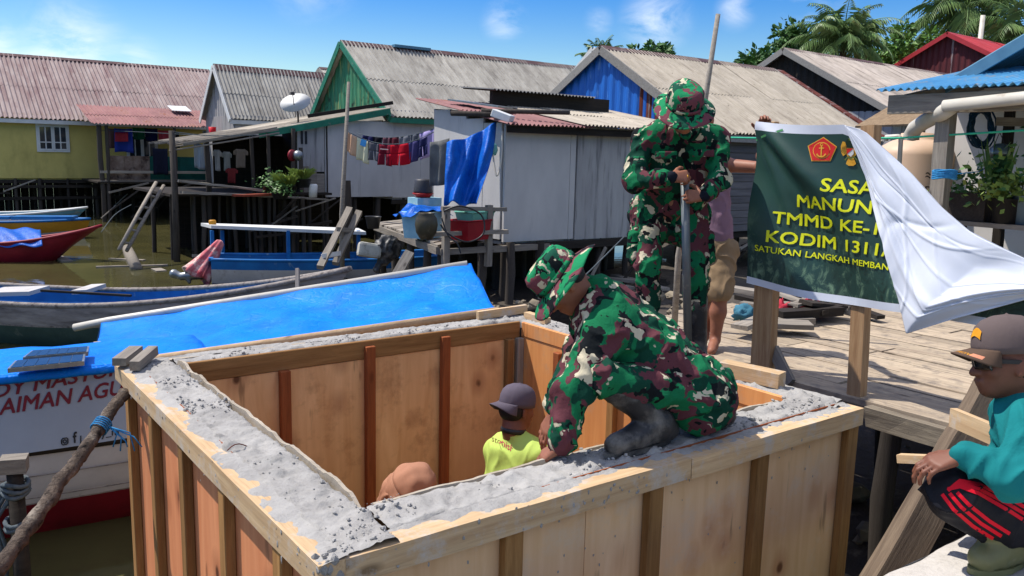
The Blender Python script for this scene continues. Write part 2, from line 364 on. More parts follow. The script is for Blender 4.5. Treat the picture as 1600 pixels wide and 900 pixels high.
YELLOW = mat('yellow_wall_paint', hexs(204, 186, 108), hexs(190, 172, 98), 1.2, rough=.7, bump=.04, c3=hexs(150, 136, 76), s3=1.4, st3=(1, 1, .4), th3=(.55, .85))
BLUETIN = mat('blue_tin', hexs(34, 108, 196), hexs(22, 84, 168), 2, (1, 2, .4), .45, .04, spec=.4, c3=hexs(130, 176, 220), s3=2.5, st3=(1, 3, .5), th3=(.6, .75), shift=False)
RUSTTIN = mat('rusted_tin', hexs(112, 52, 36), hexs(72, 34, 28), 3, (1, 4, .4), .85, .2, c3=hexs(160, 150, 146), s3=2.0, st3=(1, 4, .3), th3=(.54, .68))
GREENTIN = mat('green_boards', hexs(62, 132, 98), hexs(40, 100, 76), 3, (1, 5, .4), .75, .1, c3=hexs(150, 150, 92), s3=2.2, st3=(1, 4, .35), th3=(.53, .68), c4=hexs(34, 48, 40), s4=3, th4=(.6, .75))
GREENPAINT = mat('green_trim_paint', hexs(44, 124, 98), hexs(34, 98, 78), 4, rough=.6, bump=.06, c3=hexs(120, 124, 110), s3=5, th3=(.6, .75))
MAROONTIN = mat('maroon_tin_wall', hexs(88, 36, 42), hexs(66, 26, 32), 3, (1, 3, .3), .6, .05, c3=hexs(160, 150, 150), s3=.9, st3=(1, 2.5, .15), th3=(.58, .64))
GREYTIN = mat('grey_corrugated_tin', hexs(148, 158, 166), hexs(120, 128, 136), 3, (3, 1, .4), .5, .05, spec=.4, metal=.3)
SKYROOF = mat('light_blue_roof', hexs(92, 160, 200), hexs(74, 140, 184), 3, rough=.55, bump=.05, c3=hexs(150, 150, 146), s3=4, th3=(.55, .7))
TEALROOF = mat('blue_green_roof', hexs(86, 128, 150), hexs(66, 104, 128), 3, rough=.6, bump=.05)
TRIMW = mat('white_trim', hexs(214, 214, 210), hexs(190, 190, 188), 3, rough=.6, bump=.03)
GREYTRIM = wood('grey_barge_board', hexs(158, 154, 148), hexs(120, 116, 110), axis=1, rough=.9)
GLASS = mat('dark_window_glass', (.012, .02, .03), (.02, .03, .04), 2, rough=.06, bump=0, spec=.6)
BLACK = mat('black_plastic', (.018, .018, .02), (.012, .012, .013), 5, rough=.45, bump=.03, spec=.4)
RUBBER = mat('black_rubber', (.016, .016, .018), (.03, .03, .032), 6, rough=.5, bump=.1, spec=.4, c3=hexs(120, 116, 110), s3=7, th3=(.48, .72))
OLIVE = mat('olive_rubber', hexs(118, 118, 78), hexs(98, 98, 64), 6, rough=.5, bump=.06, spec=.4, c3=hexs(150, 146, 124), s3=8, th3=(.6, .8))
STEEL = mat('grey_steel', hexs(150, 154, 156), hexs(116, 120, 122), 12, (1, 1, .3), .4, .05, metal=.75, spec=.5)
DARKSTEEL = mat('dark_steel', (.05, .05, .055), (.1, .08, .07), 12, rough=.6, bump=.1, metal=.6)
ROPE = mat('grey_rope', hexs(96, 104, 108), hexs(60, 70, 76), 30, rough=.95, bump=.4, bscale=80)
BLUEROPE = mat('light_blue_rope', hexs(60, 140, 190), hexs(40, 110, 160), 30, rough=.9, bump=.3)
GREENROPE = mat('green_cord', hexs(70, 190, 150), hexs(50, 160, 124), 30, rough=.8, bump=.1)
PVC = mat('pvc_pipe', hexs(206, 200, 186), hexs(186, 178, 164), 3, rough=.45, bump=.03, spec=.4, c3=hexs(140, 120, 96), s3=3, th3=(.6, .8))
TANKM = mat('cream_tank_plastic', hexs(208, 178, 150), hexs(196, 164, 136), 2, rough=.5, bump=.02, spec=.35)
SKIN = mat('brown_skin', hexs(150, 98, 74), hexs(130, 82, 62), 14, rough=.55, bump=.12, bscale=120, bdist=.002, spec=.35, shift=False)
SKIN_D = mat('dark_brown_skin', hexs(122, 76, 56), hexs(104, 64, 48), 14, rough=.55, bump=.12, bscale=120, bdist=.002, spec=.35, shift=False)
HAIR = mat('black_hair', (.012, .011, .01), (.02, .018, .016), 40, rough=.6, bump=.4, bscale=150)
CAMO = camo('woodland_camouflage', 8.8)
CAMO2 = camo('woodland_camouflage_hat', 10, 1.5)
def tarp(name, c1, c2, fs=3.2):
    t = NT(name); t.shift(5)
    wr = t.noise(fs, (1, 1, 1), 7, .62, .9); cr = t.n('TexVoronoi', feature='DISTANCE_TO_EDGE'); cr.inputs['Scale'].default_value = fs*2.2
    nv = t.n('TexNoise'); nv.inputs['Scale'].default_value = 5; t.t.links.new(t.coord, nv.inputs['Vector'])
    wv = t.n('VectorMath', operation='SCALE'); t.t.links.new(nv.outputs['Color'], wv.inputs[0]); wv.inputs['Scale'].default_value = .35
    av = t.n('VectorMath', operation='ADD'); t.t.links.new(t.coord, av.inputs[0]); t.t.links.new(wv.outputs[0], av.inputs[1]); t.t.links.new(av.outputs[0], cr.inputs['Vector'])
    col = t.mix(t.rng(wr, .3, .7), c1, c2)
    t.bump(wr, .3, .025); t.bump(t.rng(cr.outputs['Distance'], 0, .12), .25, .01); t.bump(t.noise(26, (1, 1, 1), 5, .6), .3, .006)
    col = t.mix(t.rng(t.noise(14, (1, 1, 1), 8, .7, 1.), .58, .72, 0, .4), col, hexs(96, 176, 236)); t.bump(t.noise(60, (1, 1, 1), 4, .7), .3, .005); return t.out(col, .42, .14)
TARP = tarp('blue_tarpaulin', hexs(0, 124, 228), hexs(0, 102, 206))
TARP2 = tarp('blue_tarpaulin_hung', hexs(14, 96, 190), hexs(8, 74, 160), 5)
def concrete(name, c1, c2, wet=None, bs=1.0):
    t = NT(name); t.shift(3)
    a = t.noise(7, (1, 1, 1), 10, .7); b = t.noise(55, (1, 1, 1), 6, .7); c = t.noise(2.2, (1, 1, 1), 4, .5)
    col = t.mix(t.rng(a, .3, .7), c1, c2); col = t.mix(t.rng(b, .52, .75, 0, .5), col, tuple(v*.5 for v in c2)); col = t.mix(t.rng(c, .45, .7, 0, .35), col, tuple(v*1.25 for v in c1))
    t.bump(a, .5*bs, .02); t.bump(b, .7*bs, .006); t.bump(t.noise(220), .5*bs, .002)
    return t.out(col, .95, .15)
CONC = concrete('fresh_rough_concrete', hexs(168, 165, 160), hexs(134, 131, 128))
SLABC = concrete('old_pale_slab', hexs(196, 190, 182), hexs(168, 162, 154), bs=.6)
# ---------------------------------------------------------------- shared builders
def corr_sheets(mb, o, a, s, La, Ls, pitch=.09, amp=.017, sheet=.9, courses=2, jit=.02, lap=.12, thick=.006, seg=4, rs=1):
    """corrugated roofing: from eave point o, a along the eave, s up the slope"""
    a = Vector(a).normalized(); s = Vector(s).normalized(); n = a.cross(s).normalized(); o = Vector(o)
    if n.z < 0: n = -n
    rr = random.Random(rs); ns = max(1, round(La/sheet)); w = La/ns
    for c in range(courses):
        l0 = Ls*c/courses - (lap if c else 0); l1 = Ls*(c+1)/courses
        for k in range(ns):
            m = max(4, int(round((w+.04)/pitch*seg)))
            dz = rr.uniform(-.006, .006)+c*.012+(k % 2)*.005; j0 = rr.uniform(-jit, jit); j1 = rr.uniform(-jit, jit)*.5; tw = rr.uniform(-.008, .008)
            vs = []
            for i in range(m+1):
                x = k*w + (w+.03)*i/m; h = math.sin(x/pitch*2*math.pi)*amp
                for q, (l, jj) in enumerate(((l0, j0), (l1, j1))):
                    p = o + a*x + s*(l+jj) + n*(h+dz+tw*(q-.5)); vs.append(p)
                for q, (l, jj) in enumerate(((l0, j0), (l1, j1))):
                    p = o + a*x + s*(l+jj) + n*(h+dz+tw*(q-.5)-thick); vs.append(p)
            fs = []
            for i in range(m):
                b = i*4; d = b+4
                fs += [(b, d, d+1, b+1), (b+2, b+3, d+3, d+2), (b, b+2, d+2, d), (b+1, d+1, d+3, b+3)]
            fs += [(0, 1, 3, 2), (m*4, m*4+2, m*4+3, m*4+1)]
            mb.add(vs, fs)
    return mb
def plank_wall(mb, p0, p1, z0, z1, w=.25, t=.03, horizontal=False, gap=.006, rs=3, ztop=None):
    """boards or sheets side by side along p0-p1 (each a loose island)"""
    p0 = Vector((p0[0], p0[1], 0)); p1 = Vector((p1[0], p1[1], 0)); L = (p1-p0).length; d = (p1-p0)/L; nrm = Vector((d.y, -d.x, 0)); rr = random.Random(rs)
    if horizontal:
        n = max(1, round((z1-z0)/w)); hh = (z1-z0)/n
        for i in range(n):
            c = (p0+p1)/2 + Vector((0, 0, z0+hh*(i+.5))) + nrm*rr.uniform(-.006, .006)
            mb.box(c, (L, t, hh-gap), rot_from(d))
    else:
        n = max(1, round(L/w)); ww = L/n
        for i in range(n):
            zt = z1 if ztop is None else ztop((i+.5)/n)
            c = p0 + d*(ww*(i+.5)) + Vector((0, 0, (z0+zt)/2)) + nrm*rr.uniform(-.005, .005)
            mb.box(c, (ww-gap, t, zt-z0+rr.uniform(-.01, .01)), rot_from(d))
    return mb
_pb = MB(); _vs = [(math.cos(k*math.pi/4)*r+x, math.sin(k*math.pi/4)*r+y, z) for x, y, z, r in ((0, 0, -1, 1), (.25, .1, -.66, .95), (-.2, -.12, -.33, 1.03), (0, 0, 0, .92)) for k in range(8)]
_pb.add(_vs, [(i*8+k, i*8+(k+1) % 8, i*8+8+(k+1) % 8, i*8+8+k) for i in range(3) for k in range(8)]+[tuple(range(24, 32))], True); _pile = _pb.mesh('pile')
_pile.materials.append(PILEWOOD)
def pile(parent, x, y, zt, zb, r=.06, name='pile'):
    L = zt-zb
    rz = random.uniform(0, 6.28); tx = random.uniform(-.02, .02); ty = random.uniform(-.02, .02)
    mw = Matrix.Translation((x, y, zt)) @ Matrix.Rotation(tx, 4, 'X') @ Matrix.Rotation(ty, 4, 'Y') @ Matrix.Rotation(rz, 4, 'Z') @ Matrix.Diagonal((r, r, L, 1))
    if parent is None: 
        return link(name, _pile, None, None, mw)
    return link(name, _pile, None, parent, mw)
def text_mb(s, size=1., off=.0, align='LEFT', shear=0., spacing=1.):
    """filled lettering as (verts, faces) in its own XY plane"""
    cu = bpy.data.curves.new('t', 'FONT'); cu.body = s; cu.size = size; cu.align_x = align; cu.shear = shear; cu.space_character = spacing; cu.resolution_u = 3
    ob = bpy.data.objects.new('t', cu); COL.objects.link(ob); bpy.context.view_layer.update()
    me = bpy.data.meshes.new_from_object(ob.evaluated_get(bpy.context.evaluated_depsgraph_get()))
    bm = bmesh.new(); bm.from_mesh(me); bmesh.ops.triangulate(bm, faces=bm.faces[:])
    for _ in range(4):
        le = [e for e in bm.edges if e.calc_length() > size*.22]
        if not le: break
        bmesh.ops.subdivide_edges(bm, edges=le, cuts=1); bmesh.ops.triangulate(bm, faces=bm.faces[:])
    vs = [v.co.copy() for v in bm.verts]; bm.verts.index_update(); fs = [tuple(v.index for v in f.verts) for f in bm.faces]
    bm.free()
    if off:    # heavier strokes: the letters laid down again a hair to each side, each copy a hair prouder
        n = len(vs); V2 = []; F2 = []
        for q, (dx, dy) in enumerate(((0, 0), (-off, 0), (off, 0), (0, off), (0, -off), (off*.7, off*.7), (-off*.7, -off*.7), (off*.7, -off*.7), (-off*.7, off*.7))):
            V2 += [Vector((v.x+dx, v.y+dy, q*.0003)) for v in vs]; F2 += [tuple(i+n*q for i in f) for f in fs]
        vs, fs = V2, F2
    bpy.data.objects.remove(ob); bpy.data.curves.remove(cu); bpy.data.meshes.remove(me)
    return vs, fs
def hull(parent, stern, bow, beam, depth, bands, inner, rise=.35, bowrake=.5, sternw=.6, thick=.035, n=22, gun=None, bow_sharp=1.6, zoff=0., rise_s=.05):
    """open wooden boat; stern/bow are deck-level points; bands = [(v0, v1, material)] from gunwale (0) to keel (1)"""
    A = Vector(stern); B = Vector(bow); L = (B-A).length; d = (B-A)/L; sd = Vector((d.y, -d.x, 0)).normalized()
    def sec(t, v, side, ins=0.):
        w = beam/2*min(1, (1-max(0, (t-.45)/.55)**bow_sharp))*(sternw+(1-sternw)*min(1, t/.35)**.8)
        zs = rise*max(0, (t-.35)/.65)**2 + rise_s*max(0, (.3-t)/.3)**2
        dep = depth*(1-.15*max(0, (t-.7)/.3))
        k = (1-v**2.2)
        x = t*L - bowrake*v*max(0, (t-.55)/.45)**1.5
        wv = max(w*(.28+.72*k)-ins, 0.004)
        return A + d*x + sd*side*wv + Vector((0, 0, zs - dep*v*(1 if not ins else .9) + zoff))
    prs = []
    for (v0, v1, m) in bands:
        mb = MB()
        for s in (1, -1):
            mb.grid(lambda u, v: sec(u, v0+(v1-v0)*v, s), n, 5)
        if True:
            mb.grid(lambda u, v: sec(0, v0+(v1-v0)*v, 1-2*u), 2, 3, smooth=False)
        prs.append(mb.build('hull', m, parent))
    mb = MB()
    for s in (1, -1): mb.grid(lambda u, v: sec(u, v*.75, s, thick), n, 4)
    mb.grid(lambda u, v: sec(u*.97, .75, 1-2*v, thick), n, 2); mb.build('inner_lining', inner, parent)
    mb = MB()
    for s in (1, -1):
        mb.tube([sec(t/n, 0, s, thick*.4)+Vector((0, 0, .012)) for t in range(n+1)], thick*.8, 6)
    mb.bar(sec(0, 0, 1)+Vector((0, 0, .012)), sec(0, 0, -1)+Vector((0, 0, .012)), thick*2, thick*1.4)
    mb.build('gunwale', gun or inner, parent)
    return sec, d, sd, L
def cloth_sheet(name, label, cat, p0, p1, drop, m, kind='towel', group=None, seed=0, fold=.03, thick=.006):
    """a garment pegged along p0-p1"""
    p0 = Vector(p0); p1 = Vector(p1); d = p1-p0; L = d.length; d /= L; nrm = d.cross(Vector((0, 0, 1))).normalized(); rr = random.Random(seed); ph = rr.uniform(0, 6)
    mb = MB()
    def fn(u, v, a=0., b=1., v0=0., v1=1.):
        uu = a+(b-a)*u; vv = v0+(v1-v0)*v
        f = math.sin(uu*9+ph+vv*1.5)*fold*(.3+vv)+math.sin(uu*21+ph*2)*fold*.35*vv
        hem = math.sin(uu*5+ph)*.03*L*vv
        return p0 + d*(L*uu) + Vector((0, 0, -drop*vv+hem - .05*L*math.sin(uu*math.pi)*(1-vv)*.6)) + nrm*f
    if kind == 'shorts':
        mb.grid(lambda u, v: fn(u, v, 0, 1, 0, .45), 14, 5, thick=thick)
        mb.grid(lambda u, v: fn(u, v, -.05, .49-.04*v, .45, 1), 8, 5, thick=thick); mb.grid(lambda u, v: fn(u, v, .51+.04*v, 1.05, .45, 1), 8, 5, thick=thick)
    elif kind == 'shirt':
        mb.grid(lambda u, v: fn(u, v, .2, .8, 0, 1), 12, 8, thick=thick)
        mb.grid(lambda u, v: fn(u, v, 0, .19, .02+.12*(1-u), .32), 4, 4, thick=thick); mb.grid(lambda u, v: fn(u, v, .81, 1, .02+.12*u, .32), 4, 4, thick=thick)
    else: mb.grid(fn, 14, 8, thick=thick)
    o = mb.build(name, m); tag(o, label, cat, group); return o
# ---------------------------------------------------------------- the setting: mud, water
def terrain():
    mb = MB(); nx, ny = 150, 150
    def fn(u, v):
        x = -40+150*u**1.6 if False else -30+120*u; y = -8+110*v
        # mud bank rises under the houses and the boardwalk to the right
        k = max(0, min(1, (x-3.0)/2.2))*max(0, min(1, (16.5-y)/3))
        k2 = max(0, min(1, (x-.55*y-5)/6))
        h = -2.15 + 1.0*max(k, k2*1.0)
        q = noise.noise(Vector((x*.5, y*.5, 0)))*.12+noise.noise(Vector((x*1.7, y*1.7, 3)))*.06
        return (x, y, h+q*(1 if h > -2 else .5))
    mb.grid(fn, nx, ny)
    # far land out to the horizon
    return mb
MUD = mat('wet_mud', hexs(84, 76, 66), hexs(52, 46, 42), 2.5, rough=.6, bump=.6, bscale=9, bdist=.04, spec=.4, c3=hexs(128, 118, 104), s3=6, th3=(.58, .72))
structure('mud_bank', terrain(), MUD)
FAR = mat('far_ground', hexs(92, 96, 66), hexs(70, 76, 50), .2, rough=.95, bump=0)
g = MB(); g.add([(-900, -900, -2.6), (1500, -900, -2.6), (1500, 1500, -2.6), (-900, 1500, -2.6)], [(0, 1, 2, 3)]); structure('ground', g, FAR)
def water_mat():
    t = NT('murky_tidal_water')
    a = t.noise(.55, (1, 1, 1), 6, .6); b = t.noise(3.0, (1, 1, 1), 5, .6)
    col = t.mix(t.rng(a, .35, .65), hexs(80, 76, 46), hexs(64, 62, 38)); col = t.mix(t.rng(b, .55, .75, 0, .5), col, hexs(58, 52, 36))
    t.bump(t.noise(3.2, (1, 1, 1), 3, .5), .05, .05); t.bump(t.noise(14, (1, 1, 1), 2, .5), .025, .02)
    t.b.inputs['IOR'].default_value = 1.33
    return t.out(col, .035, .5)
g = MB(); g.add([(-900, -20, -1.5), (1000, -20, -1.5), (1000, 1500, -1.5), (-900, 1500, -1.5)], [(0, 1, 2, 3)]); structure('water', g, water_mat())
# ---------------------------------------------------------------- organic surfaces (smooth union of round cones and ellipsoids)
def sdf_mesh(prims, h=.012, k=.02):
    lo = np.full(3, 1e9); hi = -lo
    for p in prims:
        if p[0] == 'c':
            a = np.array(p[1]); b = np.array(p[2]); r = max(p[3], p[4])
            lo = np.minimum(lo, np.minimum(a, b)-r); hi = np.maximum(hi, np.maximum(a, b)+r)
        else:
            c = np.array(p[1]); r = max(p[2]); lo = np.minimum(lo, c-r); hi = np.maximum(hi, c+r)
    lo -= 4*h; hi += 4*h; n = np.ceil((hi-lo)/h).astype(int)+1
    D = np.full(n, 1.0, np.float32)
    for p in prims:
        kk = p[5] if p[0] == 'c' and len(p) > 5 else (p[4] if p[0] == 'e' and len(p) > 4 else k)
        mg = kk+3*h
        if p[0] == 'c':
            a = np.array(p[1], float); b = np.array(p[2], float); r = max(p[3], p[4]); l = np.minimum(a, b)-r-mg; u = np.maximum(a, b)+r+mg
        else:
            c = np.array(p[1], float); r = max(p[2]); l = c-r-mg; u = c+r+mg
        i0 = np.maximum(0, np.floor((l-lo)/h).astype(int)); i1 = np.minimum(n, np.ceil((u-lo)/h).astype(int)+1)
        if np.any(i1 <= i0): continue
        X = (lo[0]+h*np.arange(i0[0], i1[0]))[:, None, None]; Y = (lo[1]+h*np.arange(i0[1], i1[1]))[None, :, None]; Z = (lo[2]+h*np.arange(i0[2], i1[2]))[None, None, :]
        if p[0] == 'c':
            ba = b-a; L2 = max(ba@ba, 1e-9)
            t = np.clip(((X-a[0])*ba[0]+(Y-a[1])*ba[1]+(Z-a[2])*ba[2])/L2, 0, 1)
            d = np.sqrt((X-a[0]-t*ba[0])**2+(Y-a[1]-t*ba[1])**2+(Z-a[2]-t*ba[2])**2)-(p[3]+(p[4]-p[3])*t)
        else:
            Rm = np.array(p[3]) if p[3] is not None else np.eye(3)   # columns are the local axes
            q = [(X-c[0])*Rm[0, i]+(Y-c[1])*Rm[1, i]+(Z-c[2])*Rm[2, i] for i in range(3)]
            s = np.sqrt(sum((q[i]/p[2][i])**2 for i in range(3))); g2 = np.sqrt(sum((q[i]/p[2][i]**2)**2 for i in range(3)))
            d = s*(s-1)/np.maximum(g2, 1e-6)
        sl = tuple(slice(i0[i], i1[i]) for i in range(3)); o = D[sl]
        if kk > 0:
            hh = np.maximum(kk-np.abs(o-d), 0)/kk; D[sl] = np.minimum(o, d)-hh*hh*kk*.25
        else: D[sl] = np.minimum(o, d)
    S = D < 0
    c8 = [(i, j, l) for i in (0, 1) for j in (0, 1) for l in (0, 1)]
    N = [n[i]-1 for i in range(3)]
    cnt = sum(S[i:i+N[0], j:j+N[1], l:l+N[2]].astype(np.int8) for i, j, l in c8)
    act = np.argwhere((cnt > 0) & (cnt < 8)); idx = np.full(N, -1, np.int32); idx[tuple(act.T)] = np.arange(len(act))
    acc = np.zeros((len(act), 3)); ct = np.zeros(len(act))
    val = {o: D[act[:, 0]+o[0], act[:, 1]+o[1], act[:, 2]+o[2]].astype(float) for o in c8}
    for o in c8:
        for ax in range(3):
            if o[ax] == 0:
                o2 = tuple(1 if i == ax else o[i] for i in range(3)); v0 = val[o]; v1 = val[o2]; m = (v0 < 0) != (v1 < 0)
                t = np.where(m, v0/np.where(m, v0-v1, 1), 0)
                pt = np.tile(np.array(o, float), (len(act), 1)); pt[:, ax] += t
                acc[m] += pt[m]; ct[m] += 1
    V = lo+(act+acc/ct[:, None])*h
    Fs = []
    for ax in range(3):
        a1, a2 = (ax+1) % 3, (ax+2) % 3
        s0 = [slice(None)]*3; s1 = [slice(None)]*3; s0[ax] = slice(0, -1); s1[ax] = slice(1, None)
        m = S[tuple(s0)] != S[tuple(s1)]; e = np.argwhere(m)
        ok = (e[:, a1] > 0) & (e[:, a2] > 0) & (e[:, a1] < N[a1]) & (e[:, a2] < N[a2]); e = e[ok]
        def cell(d1, d2):
            q = e.copy(); q[:, a1] -= d1; q[:, a2] -= d2; return idx[tuple(q.T)]
        f = np.stack([cell(1, 1), cell(0, 1), cell(0, 0), cell(1, 0)], 1)
        neg = S[tuple(e.T)]; f[~neg] = f[~neg][:, ::-1]; Fs.append(f)
    F = np.concatenate(Fs); F = F[(F >= 0).all(1)]
    return V, F
def sdf_build(name, prims, m, parent=None, h=.012, k=.02, fold=0., ff=9., seed=0, smooth=1):
    V, F = sdf_mesh(prims, h, k)
    me = bpy.data.meshes.new(name); me.from_pydata(V.tolist(), [], F.tolist()); me.update()
    if smooth:
        bm = bmesh.new(); bm.from_mesh(me)
        for _ in range(smooth): bmesh.ops.smooth_vert(bm, verts=bm.verts[:], factor=.5, use_axis_x=True, use_axis_y=True, use_axis_z=True)
        bm.to_mesh(me); bm.free(); me.update()
    if fold:
        so_ = Vector((seed*3.1, seed*1.7, seed))
        nv = [v.normal.copy() for v in me.vertices]
        for v, nr in zip(me.vertices, nv):
            p = v.co*ff+so_; w = noise.noise_vector(p*.6)*1.1
            q = p+w; q.z *= .7
            r = 1-abs(noise.noise(q))*2.2; r2 = noise.noise(p*2.3+w)
            r = max(r, 0); v.co += nr*(fold*(1.5*r*r-.55+r2*.55))
    me.polygons.foreach_set('use_smooth', [True]*len(me.polygons)); me.update()
    return link(name, me, m, parent)
# ---------------------------------------------------------------- people
def hand_prims(wr, d, n, right, curl=(.5, .7, .5), sc=1., spread=.06, thumb=.5, curls=None):
    """palm, five unequal jointed fingers; d = towards the fingertips, n = the way the palm faces"""
    wr = Vector(wr); d = Vector(d).normalized(); n = Vector(n); n = (n-d*n.dot(d)).normalized(); t = d.cross(n)*(1 if right else -1)
    P = []; K = .010
    wb = wr+d*.012
    for i, (off, al, r, ls, rr) in enumerate([(.030, .090, .0125, (.044, .026, .021), .0092), (.010, .094, .0125, (.049, .030, .022), .0095), (-.010, .089, .012, (.045, .028, .021), .009), (-.028, .080, .011, (.035, .021, .019), .0082)]):
        kn = wr+(d*al+t*off)*sc
        P.append(('c', wb+t*off*.55*sc, kn, .0165*sc, r*sc, .014))
        cs = curls[i] if curls else curl
        ang = 0; p = kn; dd = (d+t*off*spread*20*.1).normalized()
        for q in range(3):
            ang += cs[q]; di = dd*math.cos(ang)+n*math.sin(ang); e = p+di*ls[q]*sc
            P.append(('c', p, e, (rr-.0006*q)*sc, (rr-.0006*(q+1))*sc, .004)); p = e
    tb = wr+(d*.022+t*.026+n*.006)*sc; d1 = (d*.62+t*.72+n*.25).normalized(); p = tb+d1*.040*sc
    P.append(('c', tb, p, .0155*sc, .0115*sc, .012))
    for q, l in enumerate((.032, .026)):
        d1 = (d1*(1-.35*thumb)+n*.45*thumb+d*.35*thumb-t*.15*thumb*(q+1)).normalized(); e = p+d1*l*sc
        P.append(('c', p, e, (.0112-.001*q)*sc, (.0102-.0015*q)*sc, .004)); p = e
    return P
def head_prims(c, f, u):
    c = Vector(c); f = Vector(f).normalized(); u = Vector(u); u = (u-f*u.dot(f)).normalized(); r = f.cross(u)
    Rm = [[r[i], u[i], f[i]] for i in range(3)]
    P = [('e', c+u*.030-f*.012, (.077, .095, .098), Rm, .03), ('e', c-u*.028+f*.028, (.062, .085, .070), Rm, .03),
         ('e', c-u*.085+f*.062, (.030, .026, .030), Rm, .03),
         ('c', c+u*.012+f*.092, c-u*.026+f*.112, .009, .013, .012), ('c', c-u*.028+f*.100-r*.012, c-u*.028+f*.100+r*.012, .008, .008, .008),
         ('c', c+u*.028+f*.086-r*.034, c+u*.028+f*.086+r*.034, .011, .011, .014),
         ('c', c-u*.055+f*.094-r*.018, c-u*.055+f*.094+r*.018, .0085, .0085, .006), ('c', c-u*.067+f*.091-r*.015, c-u*.067+f*.091+r*.015, .0085, .0085, .006),
         ('c', c-u*.01+f*.06-r*.045, c-u*.02+f*.066-r*.046, .018, .016, .02), ('c', c-u*.01+f*.06+r*.045, c-u*.02+f*.066+r*.046, .018, .016, .02)]
    for s in (-1, 1):
        e = c+r*s*.078-f*.006-u*.006
        ear = (r*s*.45-f*.9).normalized()
        Re = [[(u.cross(ear))[i], u[i], ear[i]] for i in range(3)]
        P += [('e', e, (.007, .033, .020), Re, .006), ('e', e-u*.022+f*.004, (.008, .012, .010), Re, .006)]
    return P, (f, u, r)
def cone(a, b, ra, rb, k=.03): return ('c', Vector(a), Vector(b), ra, rb, k)
def lerp(a, b, t): return Vector(a)*(1-t)+Vector(b)*t
def body_prims(j, scl=1.):
    P, fr = head_prims(j['head'], j['hf'], j['hu']); bk = .7 if j.get('boots') else 1.   # calves are slimmer inside boots
    f, u, r = fr; nb = Vector(j['head'])-u*.06-f*.03
    ch = (Vector(j['shL'])+Vector(j['shR']))/2
    P += [cone(nb, j['neck'], .052, .058), cone(j['neck'], ch, .06, .075)]
    pel = Vector(j['pelvis'])
    for s in 'LR':
        sh = Vector(j['sh'+s]); hp = Vector(j['hip'+s])
        P += [cone(lerp(ch, sh, .45), lerp(pel, hp, .6), .095, .10, .05), cone(lerp(ch, sh, .3), sh, .07, .056), cone(sh, j['el'+s], .050, .040), cone(j['el'+s], lerp(j['el'+s], j['wr'+s], .35), .040, .040), cone(lerp(j['el'+s], j['wr'+s], .35), j['wr'+s], .040, .026),
              cone(pel, hp, .11, .10, .04), cone(hp, j['kn'+s], .085, .058*bk), cone(j['kn'+s], lerp(j['kn'+s], j['an'+s], .4), .055*bk, .056*bk), cone(lerp(j['kn'+s], j['an'+s], .4), j['an'+s], .056*bk, .036*bk),
              cone(j['an'+s], j['toe'+s], .036, .026, .02), cone(lerp(j['an'+s], j['toe'+s], .5), j['toe'+s], .034, .024, .02)]
    P += j.get('hands', [])
    return P, fr
def eyes(parent, c, fr, sk):
    f, u, r = fr
    for s in (-1, 1):
        mb = MB(); p = Vector(c)+u*.010+f*.078+r*s*.031
        mb.lathe([(0, -.011), (.008, -.008), (.0115, 0), (.008, .008), (0, .011)], p, 12); e = mb.build('eye', EYEW, parent)
        mb = MB(); mb.lathe([(0, -.003), (.0055, -.002), (.0055, .001), (0, .002)], p+f*.010, 10, rot_from(f) @ Matrix.Rotation(rad(90), 3, 'Y')); mb.build('iris', BLACK, e)
EYEW = mat('eye_white', (.6, .56, .5), (.55, .5, .45), 5, rough=.2, bump=0)
def sleeve(a, b, c, r0, r1, r2, k=.03): return [cone(a, b, r0, r1, k), cone(b, c, r1, r2, k)]
def jacket_prims(j, t=1., collar=.075, hem=.0, wr=.88):
    ch = (Vector(j['shL'])+Vector(j['shR']))/2; pel = Vector(j['pelvis']); up = (ch-pel).normalized(); P = []
    for s in 'LR':
        sh = Vector(j['sh'+s]); hp = Vector(j['hip'+s]); lo = lerp(pel, hp, .75)-up*hem
        P += [cone(lerp(ch, sh, .45), lerp(ch, lo, .5)+(sh-ch)*.2, .125*t, .122*t, .05), cone(lerp(ch, lo, .5)+(sh-ch)*.2, lo, .122*t, .128*t, .05), cone(lerp(ch, sh, .2), sh, .09*t, .078*t, .04)]
        P += sleeve(sh, j['el'+s], lerp(j['el'+s], j['wr'+s], wr), .078*t, .066*t, .050*t)
    P.append(cone(ch, j['neck'], .10*t, collar, .04)); return P
def trouser_prims(j, t=1., end=.9, flare=1., kr=.086):
    pel = Vector(j['pelvis']); P = []
    for s in 'LR':
        hp = Vector(j['hip'+s]); kn = Vector(j['kn'+s]); an = lerp(kn, j['an'+s], end)
        P += [cone(pel, hp, .125*t, .12*t, .05), cone(hp, kn, .112*t, kr*t, .035), cone(kn, an, kr*.98*t, .066*t*flare, .03)]
    return P
def boot_prims(an, toe, kn, shaft=.3, t=1.):
    an = Vector(an); toe = Vector(toe); up = (Vector(kn)-an).normalized(); hd = (toe-an); hd.z = 0; hd.normalize(); heel = an-hd*.055; heel.z = toe.z+.01; b = Vector((0, 0, 1))
    P = [cone(an, an+up*shaft, .055*t, .070*t, .03), cone(heel, toe, .046*t, .040*t, .025), cone(an, lerp(an, toe, .55), .054*t, .048*t, .03), cone(lerp(an, toe, .6), toe, .046*t, .042*t, .02)]
    return P
